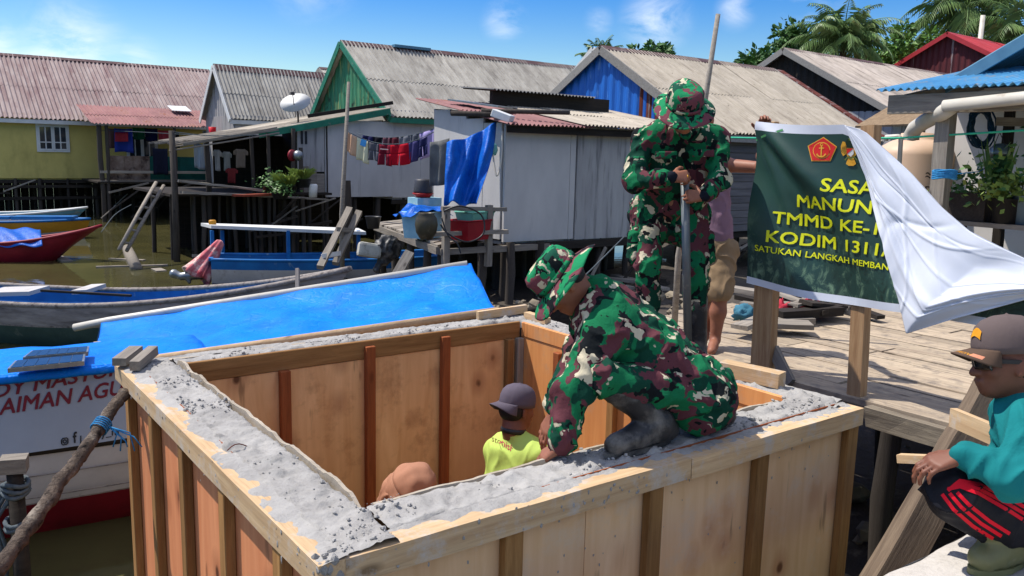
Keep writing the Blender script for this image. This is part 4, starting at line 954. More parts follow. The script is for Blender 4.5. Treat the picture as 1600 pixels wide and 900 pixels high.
# white shack on the point
h5 = thing('white_shack', 'white panelled shack on stilts right of the hung blue tarpaulin', 'shack', (8.4, 11.5, -.12))
mb = MB(); plank_wall(mb, (8.4, 11.5), (9.86, 11.5), -.14, 1.86, 1.46, .05, rs=1); mb.bx(9.875, 10.0, 11.49, 11.53, -.15, 1.86); mb.build('front_panel', WHITEWALL, h5)
mb = MB(); plank_wall(mb, (10.02, 11.5), (13.2, 11.5), -.16, 1.88, 1.6, .05, rs=2); mb.build('front_panel', GREYWALL, h5)
mb = MB(); plank_wall(mb, (8.4, 13.75), (8.4, 11.56), -.1, 2.0, .55, .05, rs=3, ztop=lambda q: 2.2-.36*q); mb.build('side_wall', WHITEWALL, h5)
mb = MB(); plank_wall(mb, (13.2, 13.78), (8.4, 13.78), -.1, 2.18, .8, .05, rs=3); mb.bx(8.45, 13.15, 11.55, 13.72, -.2, -.14); mb.build('back_wall', GREYWALL, h5)
mb = MB(); corr_sheets(mb, (8.2, 11.15, 1.86), (1, 0, 0), (0, 3.0, .5), 1.9, math.hypot(3.0, .5), .09, .018, courses=2, rs=5, seg=6); mb.build('maroon_roof', ROOF_PORCH, h5)
mb = MB(); corr_sheets(mb, (9.9, 11.15, 1.90), (1, 0, 0), (0, 3.0, .5), 3.3, math.hypot(3.0, .5), .09, .018, courses=2, rs=6, seg=6); mb.build('grey_roof', ROOF_PALE, h5)
board('front_fascia', (8.3, 11.3, 1.78), (13.2, 11.3, 1.80), .03, .12, DARKWOOD, h5)
a = at(765, 152, y=13.6); b = at(925, 178, y=13.6)
mb = MB(); mb.bx(a.x, b.x+.4, 13.5, 13.6, 2.28, 2.58); mb.build('dark_roof_box', DARKWOOD, h5)
mb = MB(); corr_sheets(mb, (a.x-.1, 13.3, 2.58), (1, 0, 0), (0, 1.2, .1), 2.6, 1.2, .09, .02, courses=1, rs=2); mb.build('dark_roof_sheet', BLACK, h5)
board('floor_beam', (8.3, 11.45, -.24), (13.2, 11.45, -.26), .1, .14, DARKWOOD, h5)
for x in np.arange(8.5, 13, .75): pile(h5, x, 11.6, -.15, -1.8, .06); pile(h5, x+.2, 13.2, -.15, -1.8, .06)
mb = MB(); plank_wall(mb, (8.5, 13.6), (13.1, 13.6), -1.7, -.2, .4, .03, rs=8); mb.build('added_shade_backing', DARKWOOD, h5)  # dark backing added as the shade under the shack
# blue gabled house
h4 = house('blue_gabled_house', 'house with a blue and rusty tin gable and broad pale roof behind the soldier', 13.76+.35, 20.6, 12.05, 18.6, -.2, 2.05, 15.3, 3.93, mat('dark_stained_planks', hexs(120, 112, 108), hexs(84, 78, 76), 3, (1, 1, 4), c3=hexs(60, 54, 52), s3=2, st3=(.4, .4, 4), th3=(.5, .7), island=.15), ROOF_PALE, BLUETIN, GREYTRIM, .3, .14, .12, .026, GREYTRIM, rs=41, ww=6.6, piles=[(x, (12.2, 14)) for x in np.arange(14, 20, .8)], seg=6)
mb = MB(); n = 26; vs = []; fs = []
yA, yB = 12.1, 14.0
for i in range(n+1):
    y = yA+(yB-yA)*i/n; z = 2.05+(y-12.05)*(1.88/3.25)-.05; o = .02+.018*((i % 4) in (1, 2)); vs += [(14.11-o, y, 2.0), (14.11-o, y, z)]
for i in range(n): fs.append((i*2, i*2+1, i*2+3, i*2+2))
mb.add(vs, fs); mb.add([(v[0]+.012, v[1], v[2]) for v in vs], [tuple(reversed(f)) for f in fs]); mb.build('rusty_sheets', RUSTTIN, h4)
mb = MB(); plank_wall(mb, (14.1, 12.0), (20.6, 12.0), -.25, 2.0, .16, .04, True, .012, 5); mb.build('front_boards', mat('grey_weatherboards', hexs(112, 108, 110), hexs(84, 80, 82), 3, (.3, .3, 4), bump=.3, island=.22), h4)
a = at(1245, 120, y=15.3)
mb = MB(); mb.bar((20.93, 15.2, 3.95), (20.93, 11.8, 2.02), .28, .05, (0, .5, 1)); mb.build('rust_edge_strip', RUSTTIN, h4)
house('white_trimmed_house', 'far house with white barge boards and blue ridge tip behind the blue gable', 20.95, 27, 20.5, 25.5, 0, 3.3, 23, 5.2, WHITEWALL, SKYROOF, WHITEWALL, TRIMW, rs=51, ridge=SKYROOF)
h6 = house('brown_roofed_house', 'house with a wide grey barge board and dull brown roof below the palm trees', 25.2, 37, 14, 22, -.2, 3.0, 18, 5.12, GREYWALL, mat('brownish_sheet_roof', hexs(188, 176, 164), hexs(160, 148, 138), 6, (1, .4, .4), .9, .2, 40, .004, c3=hexs(100, 92, 86), s3=2.4, st3=(1.5, .25, .25), th3=(.5, .75), island=.1), DARKWOOD, GREYTRIM, .5, .3, .14, .03, GREYTRIM, rs=61, piles=[(x, (14.1,)) for x in np.arange(25, 37, 1.5)])
mb = MB(); corr_sheets(mb, (26.5, 13.0, 2.3), (1, 0, 0), (0, 2.2, 1.1), 4.5, 2.5, .1, .02, courses=1, rs=3); mb.build('maroon_sheet', ROOF_PORCH, h6)
house('red_roofed_house', 'tall house with a bright red metal roof and dark maroon tin gable', 40.3, 46.3, 16.6, 23.4, .5, 5.6, 20, 7.42, MAROONTIN, ROOF_BRIGHT, MAROONTIN, ROOF_BRIGHT, .4, .25, .2, .03, ROOF_BRIGHT, rs=71, ridge=ROOF_BRIGHT, piles=[(x, (16.8,)) for x in np.arange(40.5, 46, 1.5)])
# house with the water tank, right
h8 = thing('blue_roofed_house', 'pale walled house with light blue roof and wooden pillar at right edge', 'house', (8.8, 4.3, 0))
mb = MB(); plank_wall(mb, (10.85, 5.55), (10.85, -2.0), -.1, 2.3, 9.5, .08, rs=2); mb.build('wall', CREAMWALL, h8)
mb = MB(); corr_sheets(mb, (8.62, 5.02, 2.13), (0, -1, 0), (2.3, 0, .42), 6.5, 2.33, .085, .017, courses=1, rs=2, seg=6); mb.build('porch_roof', SKYROOF, h8)
board('eave_beam', (8.75, 4.92, 1.99), (8.75, -1.5, 2.0), .06, .2, GREYWOOD, h8)
board('end_beam', (8.78, 4.9, 1.99), (10.8, 4.9, 2.36), .05, .16, GREYWOOD, h8)
p = at(1480, 170, x=8.9); q = at(1468, 330, x=8.9); board('pillar', (8.9, q.y, -.1), (8.9, p.y, 1.92), .15, .14, GREYWOOD, h8, up=(1, 0, 0), rough=.008)
board('pillar', (10.2, 4.25, -.1), (10.2, 4.3, 2.2), .09, .09, DARKWOOD, h8, up=(1, 0, 0), rough=.01)
mb = MB(); g0 = at(1470, 148, x=10.0); g1 = at(1600, 72, x=10.0); d = (g1-g0); s_ = Vector((0, d.y, d.z)).normalized()
corr_sheets(mb, (9.9, g0.y+.25, g0.z-.06), (1, 0, 0), (0, s_.y, s_.z), 7, 5.0, .1, .02, courses=1, rs=2); mb.build('main_roof', TEALROOF, h8)
board('barge_board', (9.86, g0.y+.25, g0.z-.14), Vector((9.86, g0.y+.25, g0.z-.14))+Vector((0, s_.y, s_.z))*5, .03, .13, TEALROOF, h8, up=(0, -s_.z, s_.y))
mb = MB(); plank_wall(mb, (10.82, 5.3), (10.82, -2), 2.3, 3.6, .5, .05, rs=3, ztop=lambda q: 2.4+q*2.2); mb.build('upper_wall', mat('dark_blue_boards', hexs(60, 92, 116), hexs(46, 70, 92), 4), h8)
aw = [at(1336, 200, d=12.6), at(1440, 196, d=12.4), at(1485, 168, d=12.8), at(1408, 158, d=13.4)]
mb = MB(); mb.add(aw+[p_+Vector((0, 0, .03)) for p_ in aw], [(0, 1, 2, 3), (7, 6, 5, 4), (0, 4, 5, 1), (1, 5, 6, 2), (2, 6, 7, 3), (3, 7, 4, 0)]); mb.build('awning', wood('brown_underside', hexs(150, 128, 100), hexs(110, 90, 70), axis=0), h8)
mb = MB(); plank_wall(mb, (10.83, 5.4), (10.83, -2), -1.2, .66, .4, .04, rs=9); mb.build('lower_boards', DARKWOOD, h8)
board('shelf', (9.5, 4.75, .74), (9.5, 1.5, .74), .45, .05, GREYWOOD, h8, rough=.008); board('shelf_leg', (9.6, 4.4, -.6), (9.6, 4.4, .72), .07, .07, DARKWOOD, h8); board('shelf_leg', (9.6, 3.6, -.6), (9.6, 3.6, .72), .07, .07, DARKWOOD, h8)
a = at(1475, 166, x=8.62); b = at(1600, 153, x=8.62); dd = (b-a).normalized()
mb = MB(); mb.tube([a, b+dd*1.5], .062, 14); mb.build('eave_gutter_pipe', PVC, h8)
mb = MB(); e = at(1424, 212, x=9.6); mid = at(1475, 178, x=8.75); mb.tube([at(1486, 168, x=8.66), at(1472, 176, x=8.78), at(1445, 190, x=9.2), at(1430, 200, x=9.5), e, e-Vector((0, 0, .05))], [.075, .085, .085, .085, .09, .09], 14); mb.build('downpipe_elbow', PVC, h8)
# cream water tank
c = at(1425, 300, d=10.9); tk = thing('water_tank', 'cream plastic water tank beside the wooden pillar, behind the banner', 'water tank', (c.x, c.y, 0))
tz = at(1425, 205, d=10.6).z
mb = MB(); r_ = .50; mb.lathe([(0, .0), (r_, .02), (r_, .3), (r_+.012, .32), (r_, .36), (r_, .8), (r_+.012, .82), (r_, .86), (r_, tz-.30), (r_-.03, tz-.22), (r_*.62, tz-.12), (r_*.42, tz-.09), (r_*.40, tz-.02), (.0, tz)], (c.x, c.y, 0), 40); mb.build('tank_body', TANKM, tk)
mb = MB(); mb.lathe([(r_+.004, -.025), (r_+.02, -.02), (r_+.02, .02), (r_+.004, .025)], (c.x, c.y, .80), 40); mb.build('tank_band', DARKSTEEL, tk)
INK = mat('black_lettering', (.02, .02, .022), (.025, .025, .028), 5, rough=.6, bump=0, shift=False)
vs, fs = text_mb('Peng', .15, 0)
back = (CAM-c); back.z = 0; back.normalize(); rt = Vector((-back.y, back.x, 0)); a0 = math.atan2(back.y, back.x)
s0 = at(1441, 302, d=10.5)
import builtins
def wrap(v, z0, da): 
    a = a0+da+v.x/r_; return Vector((c.x+math.cos(a)*(r_+.004), c.y+math.sin(a)*(r_+.004), z0+v.y))
mb = MB(); mb.add([wrap(v, s0.z-.01, .27) for v in vs], fs)
for q in range(2):
    pts = [(i*.014, .2+q*.04+.012*math.sin(i*1.1)) for i in range(14)]
    for (xa, ya), (xb, yb) in zip(pts, pts[1:]): mb.add([wrap(Vector((xa, ya, 0)), s0.z, .27), wrap(Vector((xb, yb, 0)), s0.z, .27), wrap(Vector((xb, yb+.016, 0)), s0.z, .27), wrap(Vector((xa, ya+.016, 0)), s0.z, .27)], [(0, 1, 2, 3)])
mb.build('tank_lettering', INK, tk)
mb = MB(); w0 = at(1406, 300, d=10.2); w1 = at(1408, 213, d=10.2); w2 = at(1385, 214, d=10.4); mb.tube([w0-Vector((0, 0, .8)), w1-Vector((0, 0, .02)), w1+CR*-.03, w2, w2-Vector((0, 0, .05))], .028, 10); mb.build('inlet_pipe', PVC, tk)
rr = random.Random(77)
for par, xa, xb, y_, zt in ((h1, -1, 12, 36.8, 0), (p1, 6, 11, 33.6, 0), (p2, 5.6, 9.8, 21.45, .1), (h3, 10, 17, 21.9, 0), (h5, 8.5, 13, 11.45, -.2), (h4, 14, 20, 12, -.2)):
    for k in range(8):
        x = rr.uniform(xa, xb-.6); L = rr.uniform(.5, 1.6); z0 = rr.uniform(-1.45, zt-.3); m_ = rr.choice((PILEWOOD, GREYWOOD, DARKWOOD))
        board('brace', (x, y_-rr.uniform(0, .25), z0), (x+L, y_-rr.uniform(0, .25), min(zt-.05, z0+rr.uniform(-.1, 1.1))), rr.uniform(.03, .07), rr.uniform(.03, .08), m_, par)
# ---------------------------------------------------------------- boardwalk
dk = thing('boardwalk', 'sunlit boardwalk of weathered planks behind the banner posts', 'boardwalk', (4.35, -1, 0))
mb = MB(); rr = random.Random(11); x = 4.42
while x < 9.0:
    w = rr.uniform(.17, .27); y = -2.6-rr.uniform(0, 1)
    while y < 4.9:
        L = rr.uniform(2.2, 4.2); ye = min(y+L, 4.85+rr.uniform(-.12, .15)); q = rr.uniform(-.008, .008)
        dx = rr.uniform(-.006, .006)
        vs = []; n = 8
        for i in range(n+1):
            yy = y+(ye-y)*i/n; ww = noise.noise(Vector((x*7, yy*1.5, 0)))*.006
            for (sx, sz) in ((0, 0), (1, 0), (1, 1), (0, 1)): vs.append((x+.006+(w-.012)*sx+dx+ww*(1 if sx else -.6), yy, q-.035+.035*sz+noise.noise(Vector((x*3, yy*.8, 5)))*.006))
        fs = [(i*4+k, i*4+4+k, i*4+4+(k+1) % 4, i*4+(k+1) % 4) for i in range(n) for k in range(4)]+[(0, 1, 2, 3), (n*4+3, n*4+2, n*4+1, n*4)]
        mb.add(vs, fs); y = ye+rr.uniform(.005, .02)
    x += w
mb.build('planks', GREYWOOD_Y, dk)
board('edge_beam', (4.27, 2.35, -.03), (4.22, -.2, -.05), .06, .11, DECKEDGE, dk, rough=.012)
board('edge_board', (4.46, 3.2, -.07), (4.43, -2, -.07), .05, .08, DECKEDGE, dk, rough=.02)
for y in (-1.2, .4, 1.9, 3.3, 4.6): board('joist', (4.45, y, -.11), (9, y, -.11), .08, .12, DARKWOOD, dk)
for y in (-1, .6, 2.3, 3.2, 4.5):
    for x in (4.55, 6, 7.5): pile(dk, x+random.uniform(-.1, .1), y, -.05, -1.6, .06)
mb = MB(); rr = random.Random(2)
for i, x in enumerate((3.74, 3.93, 4.11, 4.29)): mb.bx(x, x+.16, 3.05+rr.uniform(0, .15), 4.9+rr.uniform(-.2, .1), -.06+rr.uniform(0, .012), -.025)
mb.build('side_planks', GREYWOOD_Y, dk)
# old concrete slab in the right corner
g = MB(); n = 60; vs = []
sl_ = thing('concrete_slab', 'pale worn concrete slab under the squatting man in the bottom right corner', 'slab', (2, 0, -.3))
def slf(u, v):
    x = -2+10*u; y = 1.31-3.2*v; e = noise.noise(Vector((x*5, y*5, 0)))*.012
    return (x, y+(e*1.5 if v == 0 else 0), -.002+e*.5-(.015 if v == 0 else 0))
g.grid(slf, 160, 50); g.grid(lambda u, v: (-2+10*u, 1.31+noise.noise(Vector((u*50, v*3, 2)))*.01, -.017-.3*v), 160, 4); g.build('slab_body', SLABC, sl_)
for x in (0, 2.4, 4.4, 6): pile(sl_, x, 1.0, -.25, -1.7, .09)
# leaning brace post
a = at(1386, 902, d=3.33); b = at(1550, 606, d=3.55); d = (b-a).normalized()
tag(board('leaning_brace_post', a-d*.7, b+d*.06, .135, .10, wood('dark_weathered_brace', hexs(128, 112, 94), hexs(84, 70, 60), rough=.95, bump=.9), None, up=-FW, rough=.012), 'thick dark weathered timber leaning up from the mud behind the squatting man', 'post')
tag(board('short_board', at(1489, 652, d=3.35), at(1568, 686, d=3.05), .03, .075, CAPW, None, rough=.004), 'pale short board laid across the leaning brace behind the squatting man', 'board')
# ---------------------------------------------------------------- trees
LEAF = mat('broad_leaf', hexs(84, 122, 60), hexs(50, 86, 40), 1.2, rough=.55, bump=0, spec=.35, island=.35)
LEAF2 = mat('bright_leaf', hexs(104, 140, 56), hexs(66, 104, 40), 1.2, rough=.55, bump=0, spec=.35, island=.35)
PALML = mat('palm_leaf', hexs(122, 146, 86), hexs(84, 114, 66), 1.0, rough=.5, bump=0, spec=.4, island=.3, c3=hexs(150, 146, 96), s3=.8, th3=(.58, .75))
BARK = wood('bark', hexs(104, 92, 78), hexs(70, 60, 50), axis=2, rough=.95, bump=.7)
def leaf_cloud(c, r, n, ls, rr, clumps=14, sq=(1, 1, .8)):
    cs = []
    for _ in range(clumps):
        v = Vector((rr.gauss(0, 1), rr.gauss(0, 1), rr.gauss(0, 1))).normalized()*rr.uniform(.35, .95); cs.append((Vector(c)+Vector((v.x*r*sq[0], v.y*r*sq[1], v.z*r*sq[2])), r*rr.uniform(.22, .42)))
    mb = MB()
    for i in range(n):
        q, cr0 = cs[i % clumps]; v = Vector((rr.gauss(0, 1), rr.gauss(0, 1), rr.gauss(0, .8))).normalized()*cr0*rr.random()**.45; p = q+v
        d = (v.normalized()+Vector((rr.uniform(-1, 1), rr.uniform(-1, 1), rr.uniform(-1, .3)))*.8).normalized(); s = d.cross(Vector((rr.uniform(-1, 1), rr.uniform(-1, 1), rr.uniform(-1, 1)))).normalized(); L = ls*rr.uniform(.7, 1.3); w = L*.28
        nb = d.cross(s)*L*.08
        mb.add([p, p+d*L*.45+s*w+nb, p+d*L, p+d*L*.45-s*w+nb], [(0, 1, 2, 3)])
    return mb, cs
def tree(label, px_, py_, d, r, n=2600, ls=.34, m=LEAF, seed=1, sq=(1, 1, .8), cl=16):
    rr = random.Random(seed); c = at(px_, py_, d=d); t = thing('broadleaf_tree', label, 'tree', (c.x, c.y, -1)); mb, cs = leaf_cloud(c, r, n, ls, rr, cl, sq)
    mb.build('crown', m, t)
    mb = MB(); base = Vector((c.x+.2, c.y, -2)); fork = Vector((c.x, c.y, c.z-r*.7)); mb.tube([base, lerp_(base, fork, .5)+Vector((.1, .1, 0)), fork], [.26, .2, .15], 9)
    for q, s in cs: mb.tube([fork, lerp_(fork, q, .5)+Vector((0, 0, .1)), q], [.10, .06, .02], 6)
    mb.build('trunk', BARK, t); return t
def lerp_(a, b, t): return Vector(a)*(1-t)+Vector(b)*t
tree('dark leafy broadleaf tree behind the grey barge board, left of the coconut palm', 1222, 84, 46, 2.2, 3400, .36, LEAF, 3, (1.1, 1, .72)); tree('bright green broadleaf tree between the two coconut palms, beside the red roof', 1415, 82, 48, 2.1, 3400, .32, LEAF2, 4, (1.15, 1, .8))
tree('small treetop showing just above the blue gabled house roof ridge', 1022, 86, 44, 1.0, 800, .34, LEAF, 5, (1.25, 1, .55), 8)
def palm(label, px_, py_, d, L, n=20, seed=1, trunk=True, droop=1.0, up0=.1, up1=1.15, nl=26):
    rr = random.Random(seed); c = at(px_, py_, d=d); t = thing('coconut_palm', label, 'palm tree', (c.x, c.y, -1)); mb = MB(); rib = MB()
    for k in range(n):
        az = k*2.39996+rr.uniform(-.2, .2); el = up0+(up1-up0)*(k/n)+rr.uniform(-.12, .12); l = L*rr.uniform(.8, 1.1); h = Vector((math.cos(az), math.sin(az), 0)); pts = []
        e = el; p = c.copy(); sg = 12
        for i in range(sg+1):
            pts.append(p.copy()); p = p+(h*math.cos(e)+Vector((0, 0, math.sin(e))))*(l/sg); e -= droop*(.10+.11*i/sg)*rr.uniform(.8, 1.2)
        rib.tube(pts, [.04*(1-.8*i/sg) for i in range(sg+1)], 5)
        for i in range(nl*2):
            u = .1+.9*(i//2)/nl; f = u*sg; i0 = min(int(f), sg-1); p = lerp_(pts[i0], pts[i0+1], f-i0); tg = (pts[i0+1]-pts[i0]).normalized(); sd = tg.cross(Vector((0, 0, 1))).normalized()*(1 if i % 2 else -1)
            ll = L*.30*math.sin(min(1, u*1.15+.12)*math.pi*.93)*rr.uniform(.8, 1.15)+.08; dv = (sd*.8+tg*.65-Vector((0, 0, .35+.35*rr.random()))).normalized(); wv = dv.cross(Vector((0, 0, 1))).normalized()*.028
            m_ = p+dv*ll*.55; e_ = p+dv*ll*.95-Vector((0, 0, ll*.22)); mb.add([p-wv*.5, p+wv*.5, m_+wv, e_, m_-wv], [(0, 1, 2, 3, 4)])
    mb.build('fronds', PALML, t); rib.build('frond_ribs', PALML, t)
    if trunk: MB().tube([(c.x+.5, c.y, -2), (c.x+.2, c.y, c.z*.5), c+Vector((0, 0, .1))], [.2, .16, .14], 9).build('trunk', BARK, t)
    return t
palm('coconut palm with upright crown above the grey barge board house', 1318, 66, 40, 3.0, 34, 3, up0=-.2, up1=1.5, droop=.85)
palm('tall drooping coconut palm beside the utility pole, cut by the top edge', 1512, 14, 50, 5.0, 32, 8, up0=-.6, up1=1.4, droop=.95)
palm('coconut palm at the right picture edge behind the red roof', 1602, 60, 46, 4.3, 28, 5, up0=-.5, up1=1.3, droop=.95)
palm('palm top just peeking over the ridge of the blue gabled house', 938, 88, 46, 1.4, 12, 6, up0=.3, up1=1.5, droop=.5)
a = at(1536, 24, d=44); t = thing('utility_pole', 'pale concrete utility pole in front of the tall palm beside the red roof', 'pole', (a.x, a.y, -1)); MB().tube([(a.x, a.y, -2), a], [.16, .12], 10).build('pole_shaft', PVC, t)
# ---------------------------------------------------------------- boats
WHITEP = mat('white_boat_paint', hexs(190, 186, 182), hexs(170, 166, 162), 3, rough=.6, bump=.08, c3=hexs(130, 116, 108), s3=4, st3=(1, 1, 1), th3=(.58, .8), c4=hexs(150, 130, 120), s4=16, th4=(.66, .74))
MAROONP = mat('maroon_boat_paint', hexs(120, 22, 34), hexs(92, 16, 26), 3, rough=.55, bump=.08, c3=hexs(60, 20, 22), s3=4, th3=(.5, .8))
BLUEP = mat('blue_boat_paint', hexs(28, 108, 170), hexs(20, 84, 144), 3, rough=.5, bump=.06, c3=hexs(120, 150, 170), s3=6, th3=(.62, .75))
NAVYP = mat('navy_boat_paint', hexs(18, 40, 84), hexs(14, 32, 70), 3, rough=.5, bump=.05)
YELLOWP = mat('ochre_boat_paint', hexs(190, 134, 36), hexs(170, 116, 30), 3, rough=.5, bump=.05)
TEALP = mat('pale_teal_boat_paint', hexs(112, 158, 174), hexs(88, 134, 152), 4, rough=.6, bump=.06, c3=hexs(150, 150, 140), s3=5, th3=(.6, .75))
REDP = mat('red_boat_paint', hexs(140, 30, 44), hexs(116, 24, 36), 3, rough=.5, bump=.05)
GREENP = mat('green_bottom_paint', hexs(70, 92, 84), hexs(54, 74, 68), 3, rough=.7, bump=.1, c3=hexs(120, 126, 112), s3=4, th3=(.6, .75))
OLDB = wood('old_bare_boat_wood', hexs(158, 150, 142), hexs(112, 104, 100), rough=.9, bump=.5, grime=hexs(80, 72, 70))
OLDB2 = mat('old_hull_planks', hexs(160, 152, 146), hexs(120, 112, 108), 2, (1.2, 1.2, 5), rough=.9, bump=.35, c3=hexs(70, 64, 62), s3=1.6, st3=(.6, .6, 4), th3=(.52, .75), c4=hexs(122, 50, 44), s4=1.1, th4=(.66, .70))
PANEL = mat('solar_cells', (.012, .016, .03), (.02, .024, .04), 9, rough=.15, bump=0, spec=.6)
# passenger boat with banner and blue tarpaulin cover, left of the box
A = at(0, 715, d=5.7); B = at(185, 690, d=6.08); dB = (B-A); dB.z = 0; dB.normalize(); nB = Vector((-dB.y, dB.x, 0))
if nB.y < 0: nB = -nB
dk0 = A.z
pb = thing('passenger_boat', 'passenger boat with white and maroon hull, printed banner and blue canopy', 'boat', (A.x, A.y, -1.5), 0)
st = A-dB*3.0+nB*1.05; bw = A+dB*6.8+nB*1.05; st.z = bw.z = dk0
hull(pb, st, bw, 2.1, 1.15, [(0, .35, WHITEP), (.35, .36, OLDB), (.36, 1, MAROONP)], DARKWOOD, .55, .9, .85, .06, 30, MB and DARKWOOD, bow_sharp=2.6)
mb = MB()
def side(s, z, off=0.): return A+dB*s-nB*off+Vector((0, 0, z-A.z))
for q, zz in enumerate((dk0-.17, dk0-.33)): mb.tube([side(-2.4, zz, .005), side(0, zz, .008), side(2.4, zz, .006), side(3.2, zz+.04, -.01)], .0045, 5)
mb.build('plank_seams', OLDB, pb)
ztop = at(0, 577, d=5.7).z
for s in np.arange(-2.6, 4.0, 1.1):
    for o_ in (.12, .85): mb = MB(); a = side(s, dk0-.05)+nB*o_; b = side(s, ztop-.03)+nB*o_; mb.bar(a, b, .05, .05, (1, 0, 0)); mb.build('canopy_post', OLDB, pb)
# flat tarp roof at left
def rf(u, v):
    p = side(-2.7+4.1*u, ztop)+nB*(-.09+.80*v); p.z += .02*math.sin(v*math.pi)+noise.noise(p*2.1)*.02+noise.noise(p*6)*.008; return p
mb = MB(); mb.grid(rf, 60, 30, True, .008); mb.grid(lambda u, v: rf(u, 0)-Vector((0, 0, .055*v))-nB*(.012+.015*math.sin(v*3)+.008*noise.noise(Vector((u*30, v*3, 0)))), 60, 4, True, .006); mb.build('roof_tarpaulin', TARP, pb)
# printed banner along the side
CLOTHW = cloth('printed_banner_cloth', hexs(156, 166, 180), .9, .6, .3, 3.5)
zb0, zb1 = dk0+.02, ztop-.02
def bn(s, z): 
    k = (z-zb0)/(zb1-zb0); p = side(s, z, .03); return p-nB*(.018*math.sin(s*3.1+1)+.012*noise.noise(Vector((s*2.3, z*2.5, 1)))-.03*math.sin(k*math.pi)*.5)
mb = MB(); mb.grid(lambda u, v: bn(-2.6+4.3*u, zb0+(zb1-zb0)*v), 70, 14, True); mb.grid(lambda u, v: bn(1.7-4.3*u, zb0+(zb1-zb0)*v)+nB*.006, 70, 14, True)
bnr = mb.build('side_banner', CLOTHW, pb)
INKR = mat('maroon_print', hexs(120, 36, 52), hexs(110, 32, 46), 4, rough=.6, bump=0, shift=False)
def sz(px_, py_):
    """side-banner coordinates of a photo pixel"""
    v = FW+CR*((px_-800)/FPX)-CU*((py_-450)/FPX); n = nB; t = (A-nB*.03-CAM).dot(n)/v.dot(n); p = CAM+v*t; return (p-A).dot(dB), p.z
def btext(parent, txt, p0, p1, hpx, m, off, shear=0., right=False):
    (s0, z0), (s1, z1) = sz(*p0), sz(*p1); vs, fs = text_mb(txt, 1, off, 'LEFT', shear); wmin = min(v.x for v in vs); wmax = max(v.x for v in vs); cap = .72
    (sh, zh) = sz(p0[0], p0[1]-hpx); hh = (zh-z0)/cap; L = s1-s0
    out = []
    for v in vs:
        k = (v.x-wmin)/(wmax-wmin); s = s0+L*k; z = z0+(z1-z0)*k+v.y*hh; out.append(bn(s, z)-nB*(.004+v.z))
    o = MB().add(out, fs).build('lettering', m, parent); return o
btext(bnr, 'AIMAN AGU', (-2, 648), (196, 616), 25, INKR, .018, .22)
btext(bnr, 'DY MASTUR', (-12, 622), (190, 585), 22, INKR, .018, .22)
btext(bnr, 'f', (114, 691), (121, 690), 17, INK, .02); btext(bnr, 'dy_m', (150, 683), (186, 679), 11, INK, .012)
def bpoly(parent, name, pts, m, close=True, w=1.6):
    P = []
    for q in pts: s, z = sz(*q); P.append(bn(s, z)-nB*.005)
    mb = MB(); mb.tube(P, .004, 5, close=close); return mb.build(name, m, parent)
bpoly(bnr, 'rounded_square_mark', [(96, 686), (98, 684), (104, 683), (106, 685), (106, 691), (104, 693), (98, 694), (96, 692)], INK); bpoly(bnr, 'ring_mark', [(101+2.6*math.cos(k), 688.6+2.6*math.sin(k)) for k in np.arange(0, 6.2, .7)], INK)
bpoly(bnr, 'bar_mark', [(126, 680), (126, 696)], INK, False)
# solar panels on the roof
def solar(lbl, c00, c10, c11, c01, z):
    q = [at(*c, z=z) for c in (c00, c10, c11, c01)]; t = thing('solar_panel', lbl, 'solar panel', q[0]); n = Vector((0, 0, .03)); mb = MB(); mb.add(q+[p_+n for p_ in q], [(3, 2, 1, 0), (4, 5, 6, 7), (0, 1, 5, 4), (1, 2, 6, 5), (2, 3, 7, 6), (3, 0, 4, 7)]); mb.build('panel_frame', STEEL, t)
    ce = sum(q, Vector())/4; mb = MB(); q2 = [lerp_(p_, ce, .06)+n*1.1 for p_ in q]; 
    for i in range(6):
        a0_, a1_ = i/6+.004, (i+1)/6-.004; mb.add([lerp_(q2[0], q2[1], a0_), lerp_(q2[0], q2[1], a1_), lerp_(q2[3], q2[2], a1_), lerp_(q2[3], q2[2], a0_)], [(0, 1, 2, 3)])
    mb.build('cells', PANEL, t)
zs = ztop+.05
solar('dark solar panel on the blue boat roof, nearer of the two', (12, 583), (132, 571), (134, 559), (24, 570), zs); solar('dark solar panel on the blue boat roof, farther of the two', (36, 565), (138, 556), (140, 547), (50, 554), zs+.01)
# raised tarpaulin canopy
c00, c10, c11, c01 = at(141, 572, d=6.05), at(779, 486, d=6.7), at(736, 412, d=7.75), at(158, 503, d=7.6)
def cpy(u, v):
    p = lerp_(lerp_(c00, c10, u), lerp_(c01, c11, u), v); sag = -.05*math.sin(v*math.pi)*(1+.5*math.sin(u*12)); p.z += sag+noise.noise(p*1.6)*.035+noise.noise(p*4.5)*.014+.012*math.sin(u*40+v*3)*(1-v)+.02*math.sin(u*23+v*6)*math.sin(v*math.pi); return p
mb = MB(); mb.grid(cpy, 110, 44, True, .006)
back = lambda u, v: cpy(u, 1)+Vector((nB.x, nB.y, 0))*1.0*v-Vector((0, 0, .5*v))
mb.grid(back, 110, 14, True, .006)
mb.grid(lambda u, v: lerp_(cpy(1, v), cpy(1, v)-Vector((0, 0, .10+.12*math.sin(v*math.pi)))+CR*.02, u), 3, 30, True, .005)
mb.build('canopy_tarpaulin', TARP, pb)
a = at(116, 512, d=7.6); MB().tube([a, lerp_(c01, c11, .02), lerp_(c01, c11, .99)], .035, 10).build('ridge_pole', PVC, pb)
a = at(128, 575, d=5.95); MB().tube([a, at(182, 570, d=6.0), c10], .035, 10).build('eave_pole', wood('pale_pole', hexs(196, 170, 136), hexs(160, 134, 104)), pb)
for u in (.1, .5, .9): MB().tube([cpy(u, 0), Vector((cpy(u, 0).x, cpy(u, 0).y, dk0))], .03, 8).build('canopy_post', OLDB, pb)
